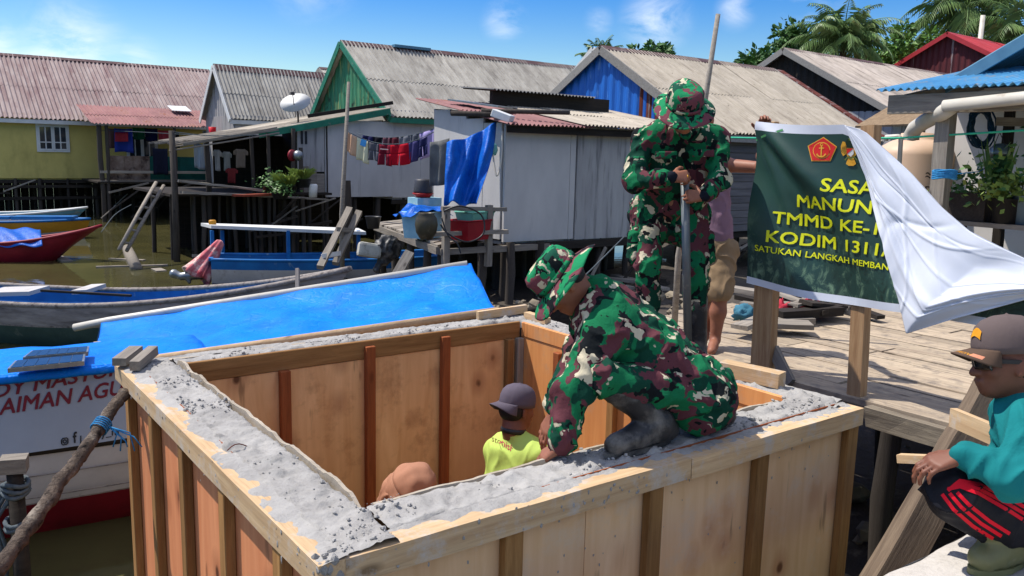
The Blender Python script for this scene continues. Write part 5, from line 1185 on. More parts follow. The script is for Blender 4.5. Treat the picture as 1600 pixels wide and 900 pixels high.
# mooring post with ropes
c = at(22, 725, d=4.9); t = thing('mooring_post', 'dark rope wrapped mooring post beside the white and maroon hull', 'post', (c.x, c.y, -1.7)); MB().tube([(c.x, c.y, -2), c-Vector((0, 0, .03))], [.05, .045], 9).build('post_shaft', DARKWOOD, t); mb = MB(); mb.box(c, (.14, .11, .09), rot_from(cv(1, 0, .4))); mb.build('post_cap', GREYWOOD, t)
mb = MB(); rr = random.Random(4)
for k, zz in enumerate((-.12, -.15, -.18, -.36, -.39)):
    mb.tube([Vector((c.x, c.y, c.z+zz))+Vector((math.cos(a)*.068, math.sin(a)*.068, .012*math.sin(a*2+k))) for a in np.arange(0, 6.28, .5)], .014, 6, close=True)
for k in range(4):
    o_ = rr.uniform(-.1, .1); mb.tube([c+CR*(.04*k-.08)+Vector((0, 0, -.15)), c+CR*(-.12+o_*.5)+Vector((0, 0, -.35)), c+CR*(-.06+o_)+Vector((0, 0, -.55)), c+CR*(-.1+o_*1.6)+Vector((0, 0, -1.1))], .012, 6)
mb.build('mooring_rope', ROPE, t)
# diagonal log brace
a = at(-28, 922, d=3.3); b = at(194, 616, d=4.2); t = thing('log_brace', 'rough barked log leaning diagonally against the left end of the box', 'log', a); n = 70; pts = []; rs_ = []
for i in range(n+1):
    p = lerp_(a, b, i/n); pts.append(p+noise.noise_vector(Vector((i*.13, 2, 1)))*.011+noise.noise_vector(Vector((i*.6, 4, 1)))*.006); rs_.append(.035*(1-.15*i/n)+noise.noise(Vector((i*.22, 5, 1)))*.007+noise.noise(Vector((i*.9, 7, 1)))*.006)
MB().tube(pts, rs_, 12).build('log', mat('log_bark', hexs(112, 98, 86), hexs(62, 52, 46), 16, rough=.95, bump=1., bscale=30, bdist=.03, c3=hexs(150, 138, 124), s3=8, th3=(.56, .7), c4=hexs(40, 34, 30), s4=24, th4=(.55, .68)), t)
mb = MB(); p = lerp_(a, b, .80); dl = (b-a).normalized(); ux = dl.orthogonal().normalized(); uy = dl.cross(ux)
for k in range(5): mb.tube([p+dl*(k*.012-.02)+(ux*math.cos(q)+uy*math.sin(q))*.040 for q in np.arange(0, 6.28, .5)], .0035, 5, close=True)
for k in range(5): mb.tube([p+uy*.0+CR*.036, p+CR*(.08+.02*k)-CU*(.03+.02*(k % 3)), p+CR*(.06+.035*k)-CU*(.10+.02*(k % 2))], .0035, 5)
mb.build('blue_twine', BLUEROPE, t)
ZW = -1.5
# old grey wooden boat
t = thing('wooden_boat', 'long bare grey boat with blue inside, just beyond the blue canopy', 'boat', (0, 13, ZW))
b_ = at(548, 416, d=11.4); a_ = at(-160, 480, d=12.6); a_.z = b_.z = at(100, 462, d=12.2).z-.02
hull(t, a_, b_, 1.45, .85, [(0, .33, OLDB2), (.33, .36, OLDB), (.36, 1, GREENP)], BLUEP, .62, .55, .8, .05, 30, OLDB, 2.2)
mb = MB(); o_ = at(62, 458, d=12.4); mb.bar(at(-10, 459, d=12.3)+Vector((0, 0, .03)), at(62, 457, d=12.3)+Vector((0, 0, .03)), .55, .06); mb.bar(at(128, 455, d=12.4)+Vector((0, 0, .03)), at(151, 454, d=12.4)+Vector((0, 0, .03)), .6, .06); mb.build('deck_boards', WHITEP, t)
board('stem_post', at(465, 452, d=11.1), at(465, 420, d=11.2), .05, .06, OLDB, t, up=FW); board('long_pole', at(64, 454, d=12.0), at(205, 462, d=11.6), .035, .035, DARKWOOD, t)
# blue boat with white canopy
t = thing('canopied_boat', 'long blue, white and navy boat with a flat white canopy behind the ladder', 'boat', (6, 17, ZW))
s_ = at(330, 409, d=17.4); e_ = at(870, 397, d=20.0); s_.z = e_.z = at(500, 404, d=18).z
hull(t, s_, e_, 1.3, .95, [(0, .20, BLUEP), (.20, .52, WHITEP), (.52, 1, NAVYP)], BLUEP, .28, .5, .75, .045, 26, BLUEP, 2.6)
q = [at(330, 357, d=17.9), at(572, 367, d=18.7), at(560, 361, d=19.8), at(314, 353, d=18.9)]; mb = MB(); mb.add(q+[p_+Vector((0, 0, .07)) for p_ in q], [(3, 2, 1, 0), (4, 5, 6, 7), (0, 1, 5, 4), (1, 2, 6, 5), (2, 3, 7, 6), (3, 0, 4, 7)]); mb.build('canopy', TRIMW, t)
for (x, d) in [(331, 17.95), (347, 18.2), (450, 18.3), (560, 18.75)]: p = at(x, 360, d=d); board('canopy_post', (p.x, p.y, s_.z-.1), p, .07, .07, BLUEP, t, up=(1, 0, 0))
p = at(332, 350, d=18.3); mb = MB(); mb.lathe([(0, -.05), (.08, -.05), (.08, .05), (.06, .07), (0, .07)], p+Vector((0, 0, .02)), 12); mb.build('yellow_lamp', YELLOWP, t)
p = at(300, 432, d=17.2); om = thing('outboard_motor', 'grey outboard motor half wrapped in pink cloth at the blue boat stern', 'outboard motor', p)
cl_a = at(346, 376, d=17.4); cl_b = at(306, 434, d=17.1); cl_d = (cl_b-cl_a); cl_L = cl_d.length; mb = MB()
mb.lathe([(.03, 0), (.09, .04*cl_L), (.13, .25*cl_L), (.19, .55*cl_L), (.27, .85*cl_L), (.31, cl_L), (.29, cl_L), (.17, .55*cl_L)], cl_a, 48, rot_from(cl_d) @ Matrix.Rotation(rad(90), 3, 'Y'), 1, .8, True, lambda p, a, i: Vector((p.x*(1+.16*math.sin(7*a+i*.3)*min(1, i/3)), p.y*(1+.16*math.sin(7*a+i*.3)*min(1, i/3)), p.z+.05*math.sin(3*a+1)*(i > 4))))
mb.build('motor_cover', mat('faded_pink_cloth', hexs(196, 124, 128), hexs(168, 60, 72), 5, rough=.9, bump=.3, c3=hexs(214, 196, 184), s3=4, th3=(.5, .62)), om)
sdf_build('motor_leg', [cone(at(316, 428, d=17.2), at(284, 432, d=17.1), .12, .08), cone(at(284, 432, d=17.1), at(272, 428, d=17.1), .06, .10), cone(at(290, 430, d=17.1), at(296, 441, d=17.1), .06, .04)], STEEL, om, .025, .04)
def simple_boat(name, label, stern, bow, d0, d1, beam, depth, bands, inner, rise, gun=None, rk=.5):
    t = thing(name, label, 'boat', (0, 25, ZW)); a_ = at(*stern, d=d0); b_ = at(*bow, d=d1); b_.z = a_.z; hull(t, a_, b_, beam, depth, bands, inner, rise, rk, .8, .05, 24, gun, 2.4); return t, a_, b_
t, a_, b_ = simple_boat('red_boat', 'dark red boat with a blue tarpaulin cover and pointed bow at the left edge', (-120, 377), (160, 382), 20, 20.6, 1.3, .75, [(0, 1, REDP)], REDP, .42, REDP, .9)
mb = MB(); e0 = at(-60, 386, d=19.6); e1 = at(66, 384, d=19.7); h0 = at(-60, 356, d=20.3); h1_ = at(63, 357, d=20.5)
def tp(u, v):
    p = lerp_(lerp_(e0, e1, u), lerp_(h0, h1_, u), v); p += Vector((0, 0, .03*math.sin(u*19+v*5)+.06*math.sin(v*math.pi))); return p
mb.grid(tp, 50, 14, True, .01); mb.grid(lambda u, v: tp(u, 1)+Vector((.1*v, .75*v, -.35*v)), 50, 6, True, .01); mb.build('cover_tarpaulin', TARP2, t)
t, a_, b_ = simple_boat('ochre_boat', 'ochre and white boat moored between the red boat and the teal boat', (-120, 344), (141, 344), 24.5, 25.5, 1.5, .85, [(0, .42, YELLOWP), (.42, .8, WHITEP), (.8, 1, REDP)], WHITEP, .06, BLUEP, .25)
mb = MB(); mb.bar(at(-60, 340, d=24.7), at(18, 340, d=25), .5, .08); mb.bar(at(22, 340, d=25), at(118, 340, d=25.3), .45, .1); mb.build('deck_rail', BLUEP, t)
simple_boat('teal_boat', 'pale teal open boat farthest of the moored boats at the left edge', (-140, 334), (137, 332), 28, 29, 1.6, .6, [(0, .3, TEALP), (.3, .34, OLDB), (.34, .8, TEALP), (.8, 1, NAVYP)], TEALP, .28, TRIMW, .5)
# floating log, sunken planks
a = at(199, 389, z=ZW+.02); b = at(213, 419, z=ZW+.03); tag(MB().tube([a, lerp_(a, b, .5), b], [.13, .14, .13], 12).build('floating_log', GREYWOOD), 'short pale log floating in the water at the foot of the ladder', 'log')
for (q, r_, w, l) in [((90, 401), (105, 408), .25, 'sunken plank showing through the water below the red boat bow'), ((172, 404), (225, 407), .14, 'thin floating plank beside the pale log'), ((240, 422), (256, 421), .45, 'flat square board floating right of the pale log'), ((150, 417), (262, 414), .12, 'long dark stick floating near the ladder')]:
    tag(board('floating_plank', at(*q, z=ZW+.012), at(*r_, z=ZW+.012), w, .03, GREYWOOD, None, rough=.01), l, 'plank')
# ---------------------------------------------------------------- laundry, platform clutter, pots, cords
def col(r, g, b, v=.8): return mm(('c', r, g, b), lambda: cloth('cloth_%d' % len(M_), hexs(r, g, b), v))
line = thing('clothes_line', 'clothes line strung from the thin pole to the shack corner', 'clothes line', (8, 16, 1.6))
L0 = at(540, 203, d=17.2); L1 = at(682, 204, d=16.2); K0 = at(556, 208, d=18.2); K1 = at(680, 200, d=17.0)
def sagl(a, b, t, s): p = lerp_(a, b, t); return p-Vector((0, 0, s*4*t*(1-t)))
MB().tube([sagl(L0, L1, i/16, .28) for i in range(17)], .008, 5).build('cord', ROPE, line); MB().tube([sagl(K0, K1, i/16, .14) for i in range(17)], .008, 5).build('cord', ROPE, line)
G1 = 'clothes hung on the line'
def onl(a, b, s, x0, x1, X0_, X1_): return sagl(a, b, (x0-X0_)/(X1_-X0_), s), sagl(a, b, (x1-X0_)/(X1_-X0_), s)
for (x0, x1, drop, c, kd, lb) in [(541, 560, .42, (214, 172, 140), 'towel', 'peach garment at the pole end of the front clothes line'), (559, 577, .46, (206, 202, 170), 'towel', 'cream and blue cloth, second from the pole on the front line'), (576, 594, .36, (84, 84, 92), 'shorts', 'grey shorts between cream cloth and maroon shorts'), (593, 613, .42, (120, 28, 46), 'shorts', 'maroon shorts with pale trim left of the bright red ones'), (613, 642, .42, (176, 18, 38), 'shorts', 'bright red shorts in the middle of the front line'), (641, 655, .40, (66, 62, 106), 'towel', 'slate violet cloth right of the bright red shorts'), (654, 669, .36, (40, 42, 82), 'shorts', 'navy shorts at the shack end of the front line')]:
    a, b = onl(L0, L1, .28, x0, x1, 540, 682); o = cloth_sheet('hung_garment', lb, 'garment', a-Vector((0, 0, .015)), b-Vector((0, 0, .015)), drop, col(*c), kd, G1, x0)
    if c == (206, 202, 170):
        pp = lerp_(a, b, .6)-FW*.05; mb = MB(); mb.box(pp-Vector((0, 0, .09)), (.14, .01, .13), rot_from(b-a)); mb.build('blue_patch', col(60, 130, 190), o)
    if c == (120, 28, 46): mb = MB(); pp = lerp_(a, b, .5)-FW*.06-Vector((0, 0, .12)); mb.box(pp, (.2, .008, .02), rot_from(b-a)); mb.build('pale_stripe', col(200, 170, 170), o)
for (x0, x1, drop, c, kd, lb) in [(568, 584, .16, (34, 36, 78), 'towel', 'short navy cloth on the rear clothes line'), (584, 600, .2, (24, 24, 32), 'towel', 'black cloth on the rear clothes line'), (600, 612, .3, (92, 60, 70), 'towel', 'dull mauve cloth on the rear clothes line'), (611, 626, .34, (86, 36, 46), 'towel', 'dark maroon cloth on the rear clothes line'), (626, 642, .36, (104, 106, 114), 'towel', 'mid grey cloth on the rear clothes line'), (643, 656, .32, (84, 88, 98), 'towel', 'darker grey cloth beside the lilac one'), (657, 679, .55, (160, 148, 196), 'towel', 'lilac cloth hanging longest at the shack end of the rear line')]:
    a, b = onl(K0, K1, .14, x0, x1, 556, 680); cloth_sheet('hung_garment', lb, 'garment', a, b, drop, col(*c), kd, G1, x0)
pl = thing('line_pole', 'tall thin grey pole carrying the clothes line', 'pole', at(540, 400, d=17.2)); a = at(545, 128, d=17.0); b = at(534, 335, d=17.3); MB().tube([b-Vector((0, 0, 1.6)), b, a], [.055, .05, .035], 9).build('pole_shaft', GREYWOOD, pl)
a = at(541, 282, d=17.6); pile(tag(thing('stub_post', 'thick dark stub post just behind the thin line pole', 'post', (a.x, a.y, a.z))), a.x, a.y, a.z, -1.6, .10, 'stub')
# satellite dish
c = at(463, 166, d=23); t = thing('satellite_dish', 'white satellite dish on a thin mast above the green edged shed roof', 'satellite dish', c); n_ = cv(-.05, -.62, -.7)
mb = MB(); Rm = rot_from(n_) @ Matrix.Rotation(rad(90), 3, 'Y'); pr = [(0.0, .0)]+[(.42*i/10, .13*(i/10)**2) for i in range(1, 11)]; mb.lathe(pr, c, 32, Rm); mb.lathe([(0.0, -.012)]+[(.42*i/10, .13*(i/10)**2-.012) for i in range(1, 11)], c, 32, Rm); mb.build('dish', TRIMW, t)
base = at(466, 192, d=23.1); MB().tube([base-Vector((0, 0, .1)), base+Vector((0, 0, .25)), c], .025, 6).build('mast', DARKSTEEL, t); mb = MB(); f_ = c+n_*.42; mb.tube([c+Vector((0, 0, .38))+n_*.1, f_], .012, 5); mb.tube([c-Vector((0, 0, .38))+n_*.1, f_], .012, 5); mb.box(f_, (.1, .08, .08)); mb.build('feed_arm', DARKSTEEL, t)
# platform with junk
pf = thing('fishing_platform', 'small plank platform on stilts left of the white shack', 'platform', (8, 12.5, -.1))
mb = MB(); rr = random.Random(6)
q00, q10, q11, q01 = at(588, 348, z=-.1), at(745, 398, z=-.1), at(800, 372, z=-.1), at(650, 330, z=-.1)
q11 = Vector((8.4, 12.3, -.1)); q01 = Vector((9.6, 16.2, -.1)); q10 = Vector((7.0, 11.3, -.1)); q00 = Vector((8.0, 15.4, -.1))
for i in range(15):
    u0_, u1_ = i/15+.004, (i+1)/15-.004; dz = rr.uniform(-.012, .012); e = rr.uniform(-.05, .05); P4 = [lerp_(q00, q10, u0_)+Vector((e, 0, dz)), lerp_(q00, q10, u1_)+Vector((e, 0, dz)), lerp_(q01, q11, u1_)+Vector((-e, 0, dz)), lerp_(q01, q11, u0_)+Vector((-e, 0, dz))]
    mb.add(P4+[p_-Vector((0, 0, .04)) for p_ in P4], [(0, 1, 2, 3), (7, 6, 5, 4), (0, 4, 5, 1), (1, 5, 6, 2), (2, 6, 7, 3), (3, 7, 4, 0)])
mb.build('planks', GREYWOOD, pf)
board('edge_beam', q00+Vector((-.03, 0, -.1)), q10+Vector((-.03, 0, -.1)), .06, .12, GREYWOOD, pf, rough=.01); board('cross_beam', q10+Vector((0, -.03, -.12)), Vector((9.2, 11.2, -.22)), .06, .1, GREYWOOD, pf, rough=.01)
for u in (.05, .3, .55, .8, .97): p = lerp_(q00, q10, u); pile(pf, p.x+.08, p.y, -.12, -1.7, .075)
for x, y in ((7.9, 11.4), (8.35, 11.2), (9.0, 11.2), (9.1, 12.6)): pile(pf, x, y, -.12, -1.7, .08)
for (x, d) in [(697, 13.2), (764, 13.7)]: p = at(x, 330, d=d); board('rack_post', (p.x, p.y, -.5), (p.x, p.y, .52), .1, .1, GREYWOOD, pf, up=(1, 0, 0), rough=.01)
a = at(690, 326, d=13.1); b = at(790, 327, d=13.9); board('rack_rail', a, b, .08, .06, GREYWOOD, pf, rough=.01); a = at(672, 366, d=13.0); b = at(793, 362, d=13.9); board('rack_rail', a, b, .07, .07, GREYWOOD, pf, rough=.01)
# ladder
ld = thing('wooden_ladder', 'short grey ladder of two stout rails leaning on the platform edge', 'ladder', at(520, 400, d=15.5)); ra, rb_ = (at(500, 418, d=14.7), at(546, 326, d=16.2)), (at(524, 412, d=15.3), at(561, 331, d=16.3))
for a, b in (ra, rb_): board('ladder_rail', a, b, .12, .09, GREYWOOD, ld, up=FW, rough=.008)
for u in (.18, .62): d_ = lerp_(*ra, u)-lerp_(*rb_, u); board('rung', lerp_(*ra, u)+d_*.15-FW*.07, lerp_(*rb_, u)-d_*.15-FW*.07, .09, .04, TRIMW if u < .3 else GREYWOOD, ld, up=FW)
ld = thing('pole_ladder', 'long thin pole ladder leaning down into the water from the cluttered porch', 'ladder', at(195, 390, d=19)); ra, rb_ = (at(186, 390, d=19.0), at(244, 285, d=20.8)), (at(198, 392, d=19.2), at(256, 290, d=21.0))
for a, b in (ra, rb_): MB().tube([a, lerp_(a, b, .5)+Vector((0, 0, .02)), b], .045, 7).build('ladder_rail', GREYWOOD, ld)
for u in (.1, .28, .45, .62, .8): MB().tube([lerp_(*ra, u), lerp_(*rb_, u)], .03, 6).build('rung', GREYWOOD, ld)
a = at(268, 204, d=20.2); t = thing('mooring_pole', 'tall grey post rising from the water beside the cluttered porch', 'post', (a.x, a.y, -1.6)); MB().tube([(a.x, a.y, -2.1), (a.x+.02, a.y, .2), a], [.085, .08, .07], 10).build('post_shaft', PILEWOOD, t)
# containers on the platform
IB = mat('pale_blue_foam', hexs(150, 192, 206), hexs(128, 172, 190), 5, rough=.7, bump=.1, c3=hexs(180, 200, 206), s3=4, th3=(.55, .65))
def bin_(name, label, c, w, d_, h, m, cat, rz=.3, lip=True, taper=.85):
    t = thing(name, label, cat, c, rz); mb = MB(); vs = []
    for (z, k) in ((0, taper), (h, 1), (h, .9), (.03, taper*.88)): vs += [Vector((sx*w/2*k, sy*d_/2*k, z)) for sx, sy in ((-1, -1), (1, -1), (1, 1), (-1, 1))]
    fs = [(3, 2, 1, 0)]+[(l*4+k, l*4+(k+1) % 4, l*4+4+(k+1) % 4, l*4+4+k) for l in range(3) for k in range(4)]+[(12, 13, 14, 15)]
    R_ = Matrix.Rotation(rz, 3, 'Z'); mb.add([Vector(c)+R_ @ v for v in vs], fs); mb.build('tub', m, t)
    if lip: mb = MB(); mb.tube([Vector(c)+R_ @ Vector((sx*w/2, sy*d_/2, h)) for sx, sy in ((-1, -1), (1, -1), (1, 1), (-1, 1))], .015, 6, close=True); mb.build('rim', m, t)
    return t
zP = -.09
def pp(px_, d): p = at(px_, 350, d=d); return (p.x, p.y, zP)
c = at(661, 350, d=14.2); bin_('foam_box', 'pale blue foam fish box on the platform with blue plastic over its top', (c.x, c.y, zP), .62, .5, .44, IB, 'fish box', .5)
mb = MB(); cc = Vector((c.x, c.y, zP+.45)); mb.grid(lambda u, v: cc+Vector(((u-.5)*.85, (v-.5)*.6, .05+.12*noise.noise(Vector((u*4, v*4, 1)))-.12*abs(2*u-1)**4)), 26, 18, True, .006); tag(mb.build('plastic_sheet', TARP2), 'crumpled blue plastic sheet lying over the pale blue foam box', 'plastic sheet')
c = at(665, 320, d=14.6); t = thing('wash_tub', 'dark grey upturned tub on a red basin beside the shack side wall', 'tub', (c.x, c.y, zP+.4)); p = at(661, 300, d=14.8)
mb = MB(); mb.lathe([(.17, -.02), (.17, .02), (.15, .2), (.13, .23), (0, .24)], p, 24); mb.build('grey_tub', mat('grey_plastic', (.05, .05, .055), (.04, .04, .045), 4, rough=.5), t); mb = MB(); mb.lathe([(.0, -.09), (.13, -.09), (.19, -.03), (.19, -.02), (.16, -.03)], p, 24); mb.build('red_basin', mat('red_plastic', hexs(190, 40, 36), hexs(170, 30, 28), 3, rough=.4), t); mb = MB(); mb.bx(p.x-.2, p.x+.3, p.y-.15, p.y+.2, zP, p.z-.10); mb.build('stand', IB, t)
c = at(666, 385, d=12.9); t = thing('clay_jar', 'large round dark olive jar at the platform corner', 'jar', (c.x, c.y, c.z)); p = at(666, 371, d=12.9); mb = MB(); mb.lathe([(0, -.02), (.10, -.02), (.16, .08), (.18, .2), (.165, .3), (.12, .36), (.13, .385), (.105, .385), (.10, .34), (.0, .33)], p, 28); mb.build('jar_body', mat('olive_glaze', hexs(74, 68, 52), hexs(52, 48, 38), 4, rough=.4, bump=.1, c3=hexs(110, 100, 80), s3=3), t)
c = at(735, 370, d=13.6); bin_('red_crate', 'red plastic basket under the rail below the hung tarpaulin', at(734, 374, d=13.6), .62, .42, .32, mat('dark_red_plastic', hexs(150, 20, 34), hexs(128, 14, 28), 3, rough=.4), 'basket', .3)
p = at(742, 342, d=13.7); bin_('green_crate', 'pale green plastic basket stacked over the red one', (p.x, p.y, p.z-.08), .58, .38, .2, mat('green_plastic', hexs(120, 180, 160), hexs(96, 156, 136), 3, rough=.4), 'basket', .3)
p = at(583, 330, d=15.6); t = thing('black_bucket', 'small black bucket standing on the far end of the platform', 'bucket', (p.x, p.y, zP)); mb = MB(); mb.lathe([(0, 0), (.11, 0), (.15, .22), (.16, .23), (.14, .22), (.10, .03), (0, .03)], (p.x, p.y, zP), 20); mb.build('bucket_body', BLACK, t)
# motor with pale casing hanging under the platform
p = at(580, 395, d=15.2); t = thing('covered_outboard', 'pale grey wrapped outboard motor hung below the platform', 'outboard motor', p); mb = MB(); mb.box(at(577, 391, d=15.2), (.42, .34, .26), rot_from(cv(1, .15, .3), cv(0, -1, 0))); me = bevel_mesh(mb.mesh('motor_cowl'), .05, 2); link('motor_cowl', me, mat('pale_casing', hexs(190, 188, 176), hexs(150, 146, 136), 5, c3=hexs(90, 86, 80), s3=5, th3=(.55, .7)), t)
sdf_build('black_wrap', [('e', at(606, 388, d=15.3), (.24, .2, .26), None), cone(at(600, 400, d=15.3), at(590, 420, d=15.3), .14, .07)], RUBBER, t, .03, .05, .04, 6, 1)
# hung blue tarpaulin
T = [at(776, 190, d=14.0), at(698, 222, d=13.6), at(693, 318, d=13.2), at(748, 320, d=13.5)]
def ht(u, v):
    p = lerp_(lerp_(T[0], T[1], u), lerp_(T[3], T[2], u), v); f = .12*math.sin(u*8+v*2.6)*(.35+v*.9)+.06*math.sin(u*17-v*4)+.05*noise.noise(Vector((u*6, v*4, 1))); p = p-FW*f+CR*(.05*math.sin(v*4)*(1-u)); p.z += -.16*math.sin(u*math.pi)*(1-v)*.35-.10*math.sin(v*3.1)*u*.3+.03*math.sin(u*11)*v; return p
mb = MB(); mb.grid(ht, 48, 40, True, .008); t = tag(mb.build('hung_tarpaulin', TARP2), 'bright blue tarpaulin hung from the shack eave down to the platform rail', 'tarpaulin')
a = at(690, 222, d=13.9); b = at(670, 236, d=14.0); cloth_sheet('hung_cloth', 'grey and white striped cloth hanging behind the blue tarpaulin', 'cloth', at(672, 222, d=13.9), at(702, 216, d=13.8), .75, col(120, 120, 118, .5), 'towel', None, 3)
p = at(768, 232, d=14.0); tag(MB().lathe([(0, -.13), (.08, -.11), (.11, -.03), (.09, .06), (.04, .10), (0, .11)], p, 20).build('net_float', mat('pale_green_plastic', hexs(120, 180, 170), hexs(100, 160, 150), 3, rough=.3)), 'pale green float hanging beside the tarpaulin at the shack corner', 'float')
mb = MB(); mb.tube(sm([at(785, 205, d=13.9), at(783, 250, d=13.9), at(776, 275, d=13.9), at(770, 240, d=13.95)]), .014, 6); tag(mb.build('hung_hose', PVC), 'tan hose hanging at the shack corner beside the tarpaulin', 'hose')
mb = MB(); mb.tube(sm([at(693, 330, d=13.0), at(720, 322, d=13.0), at(752, 336, d=13.1), at(755, 365, d=13.1), at(730, 378, d=13.0), at(700, 365, d=12.95), at(688, 350, d=12.95)]), .014, 7); mb.tube(sm([at(690, 340, d=12.95), at(700, 368, d=12.95), at(714, 380, d=12.95), at(720, 396, d=12.95)]), .012, 6); tag(mb.build('black_hose', BLACK), 'looped black hose hung on the platform rail before the red basket', 'hose')
# on the shack roof
a = at(716, 162, d=15.2); b = at(792, 158, d=15.8); t = thing('roof_ladder_frame', 'flat silver metal frame lying on the shack roof', 'metal frame', a); mb = MB(); mb.bar(at(712, 157, d=15.6), at(790, 168, d=15.0), .5, .03); mb.build('frame_sheet', STEEL, t)
p = at(786, 184, d=13.9); t = thing('roof_unit', 'small white rectangular casing on the front edge of the shack roof', 'casing', p); mb = MB(); mb.bar(at(771, 176, d=13.9), at(800, 187, d=13.8), .2, .13); link('casing', bevel_mesh(mb.mesh('casing'), .012), TRIMW, t); MB().tube([at(705, 177, d=14.2), at(745, 178, d=14.1), at(772, 180, d=14.0)], .045, 8).build('roof_pipe', PILEWOOD, t); MB().tube([at(752, 173, d=14.3), at(890, 176, d=14.6)], .04, 8).build('roof_pipe', PILEWOOD, t)
# porch laundry of the yellow house
G2 = 'laundry under the porch roof'
for (x0, x1, y0, drop, c, lb, d) in [(168, 186, 200, .75, (96, 70, 66), 'brown patterned cloth hung left under the porch roof', 31.5), (178, 207, 200, .9, (44, 60, 140), 'blue and red printed cloth on the porch of the yellow house', 31.4), (207, 226, 199, .45, (28, 92, 64), 'dark green cloth under the porch roof', 32), (226, 246, 200, .5, (24, 28, 60), 'dark navy cloth under the porch roof', 32), (247, 264, 203, .5, (170, 60, 68), 'red shirt on the porch of the yellow house', 32), (238, 262, 231, 1.0, (26, 28, 44), 'long dark blue cloth over the porch rail', 31.3), (266, 280, 206, .6, (34, 34, 36), 'black cloth behind the tall grey post', 32.5)]:
    o = cloth_sheet('hung_garment', lb, 'garment', at(x0, y0, d=d), at(x1, y0+1, d=d), drop, col(*c), 'towel', G2, x0, .04)
    if c[0] == 44: mb = MB(); q_ = at(190, 214, d=d-.15); mb.grid(lambda u, v: q_+CR*(.5*(u-.5))-CU*(.35*(v-.5)) - FW*.02*math.sin(u*9), 6, 4, thick=.006); mb.build('red_print', col(170, 50, 60), o)
for (x0, x1, y0, drop, c, lb) in [(332, 346, 233, .55, (150, 148, 142), 'pale grey cloth hung in the dark porch, leftmost'), (346, 362, 236, .5, (128, 128, 120), 'grey green cloth hung in the dark porch, middle'), (364, 388, 232, .5, (112, 100, 88), 'dull brown cloth hung in the dark porch, rightmost'), (352, 372, 262, .4, (110, 40, 40), 'dark red cloth low in the dark porch')]:
    cloth_sheet('hung_garment', lb, 'garment', at(x0, y0, d=21.6), at(x1, y0+1, d=21.6), drop, col(*c), 'shirt', 'laundry in the dark porch', x0, .03)
p = at(309, 243, d=21.2); cloth_sheet('tin_scrap', 'bent pale tin sheet propped on the porch edge near the tall grey post', 'tin sheet', at(303, 222, d=21.2), at(318, 226, d=21.2), .65, GREYTIN, 'towel', None, 4, .03)
# potted plants by the porch
GRASSL = mat('grassy_leaf', hexs(150, 164, 76), hexs(104, 124, 56), 2, rough=.5, bump=0, island=.3); PLANTL = mat('pot_leaf', hexs(86, 122, 58), hexs(56, 90, 44), 2, rough=.5, bump=0, island=.3)
def pot_plant(label, c, r, h, kind, potm, n=90, ls=.3, seed=1, name='potted_plant', box=False):
    rr = random.Random(seed); c = Vector(c); t = thing(name, label, 'plant', c); mb = MB()
    if box: mb.bx(c.x-r, c.x+r, c.y-r*1.5, c.y+r*1.5, c.z, c.z+h)
    else: mb.lathe([(0, 0), (r*.75, 0), (r, h), (r*1.05, h), (r*.9, h-.01), (0, h-.03)], c, 20)
    mb.build('pot', potm, t); mb = MB()
    for k in range(n):
        a = rr.uniform(0, 6.28); q = c+Vector((math.cos(a)*r*.7*rr.random(), math.sin(a)*r*.7*rr.random()*(1.5 if box else 1), h))
        if kind == 'grass':
            L = ls*rr.uniform(.6, 1.2); o_ = Vector((math.cos(a), math.sin(a), 0)); w = Vector((-o_.y, o_.x, 0))*.012; m1 = q+o_*L*.25+Vector((0, 0, L*.6)); e = q+o_*L*rr.uniform(.5, .9)+Vector((0, 0, L*rr.uniform(.5, .9))); mb.add([q-w, q+w, m1+w, e, m1-w], [(0, 1, 2, 3, 4)])
        elif kind == 'sword':
            if k > n//6: break
            L = ls*rr.uniform(.7, 1.2); o_ = Vector((math.cos(a), math.sin(a), 0))*.25; w = Vector((-o_.y, o_.x, 0)).normalized()*.028; mb.add([q-w*.7, q+w*.7, q+o_*L*.5+Vector((0, 0, L*.55))+w, q+o_*L+Vector((0, 0, L)), q+o_*L*.5+Vector((0, 0, L*.55))-w], [(0, 1, 2, 3, 4)])
        else:
            p = q+Vector((rr.gauss(0, ls*.55), rr.gauss(0, ls*.55), abs(rr.gauss(.1, ls*.5))-(.1 if rr.random() < .2 else 0))); d = Vector((rr.gauss(0, 1), rr.gauss(0, 1), rr.gauss(0, .7))).normalized(); s = d.orthogonal().normalized(); L = .09*rr.uniform(.6, 1.3)*(1 if ls < .5 else 1.3); mb.add([p, p+d*L*.5+s*L*.3, p+d*L, p+d*L*.5-s*L*.3], [(0, 1, 2, 3)])
    mb.build('leaves', GRASSL if kind == 'grass' or n > 200 else PLANTL, t); return t
pot_plant('bright grassy plant in a dark pot, topmost at the porch end', at(473, 293, d=21.3), .22, .22, 'grass', BLACK, 150, .32, 1); pot_plant('spreading yellow green grassy plant left of the topmost pot', at(450, 303, d=21.2), .25, .2, 'grass', BLACK, 210, .38, 2)
pot_plant('trailing dark leafed plant in a low pot at the porch edge', at(438, 311, d=21.0), .22, .16, 'leafy', BLACK, 190, .35, 3); pot_plant('small leafy plant beside the red plank on the porch', at(420, 300, d=21.3), .16, .14, 'leafy', BLACK, 150, .3, 4)
p = at(489, 296, d=21.4); tag(MB().lathe([(0, 0), (.10, 0), (.12, .3), (.09, .34), (0, .34)], p-Vector((0, 0, .2)), 16).build('white_jug', TRIMW), 'white plastic jug standing at the end of the potted plants', 'jug')
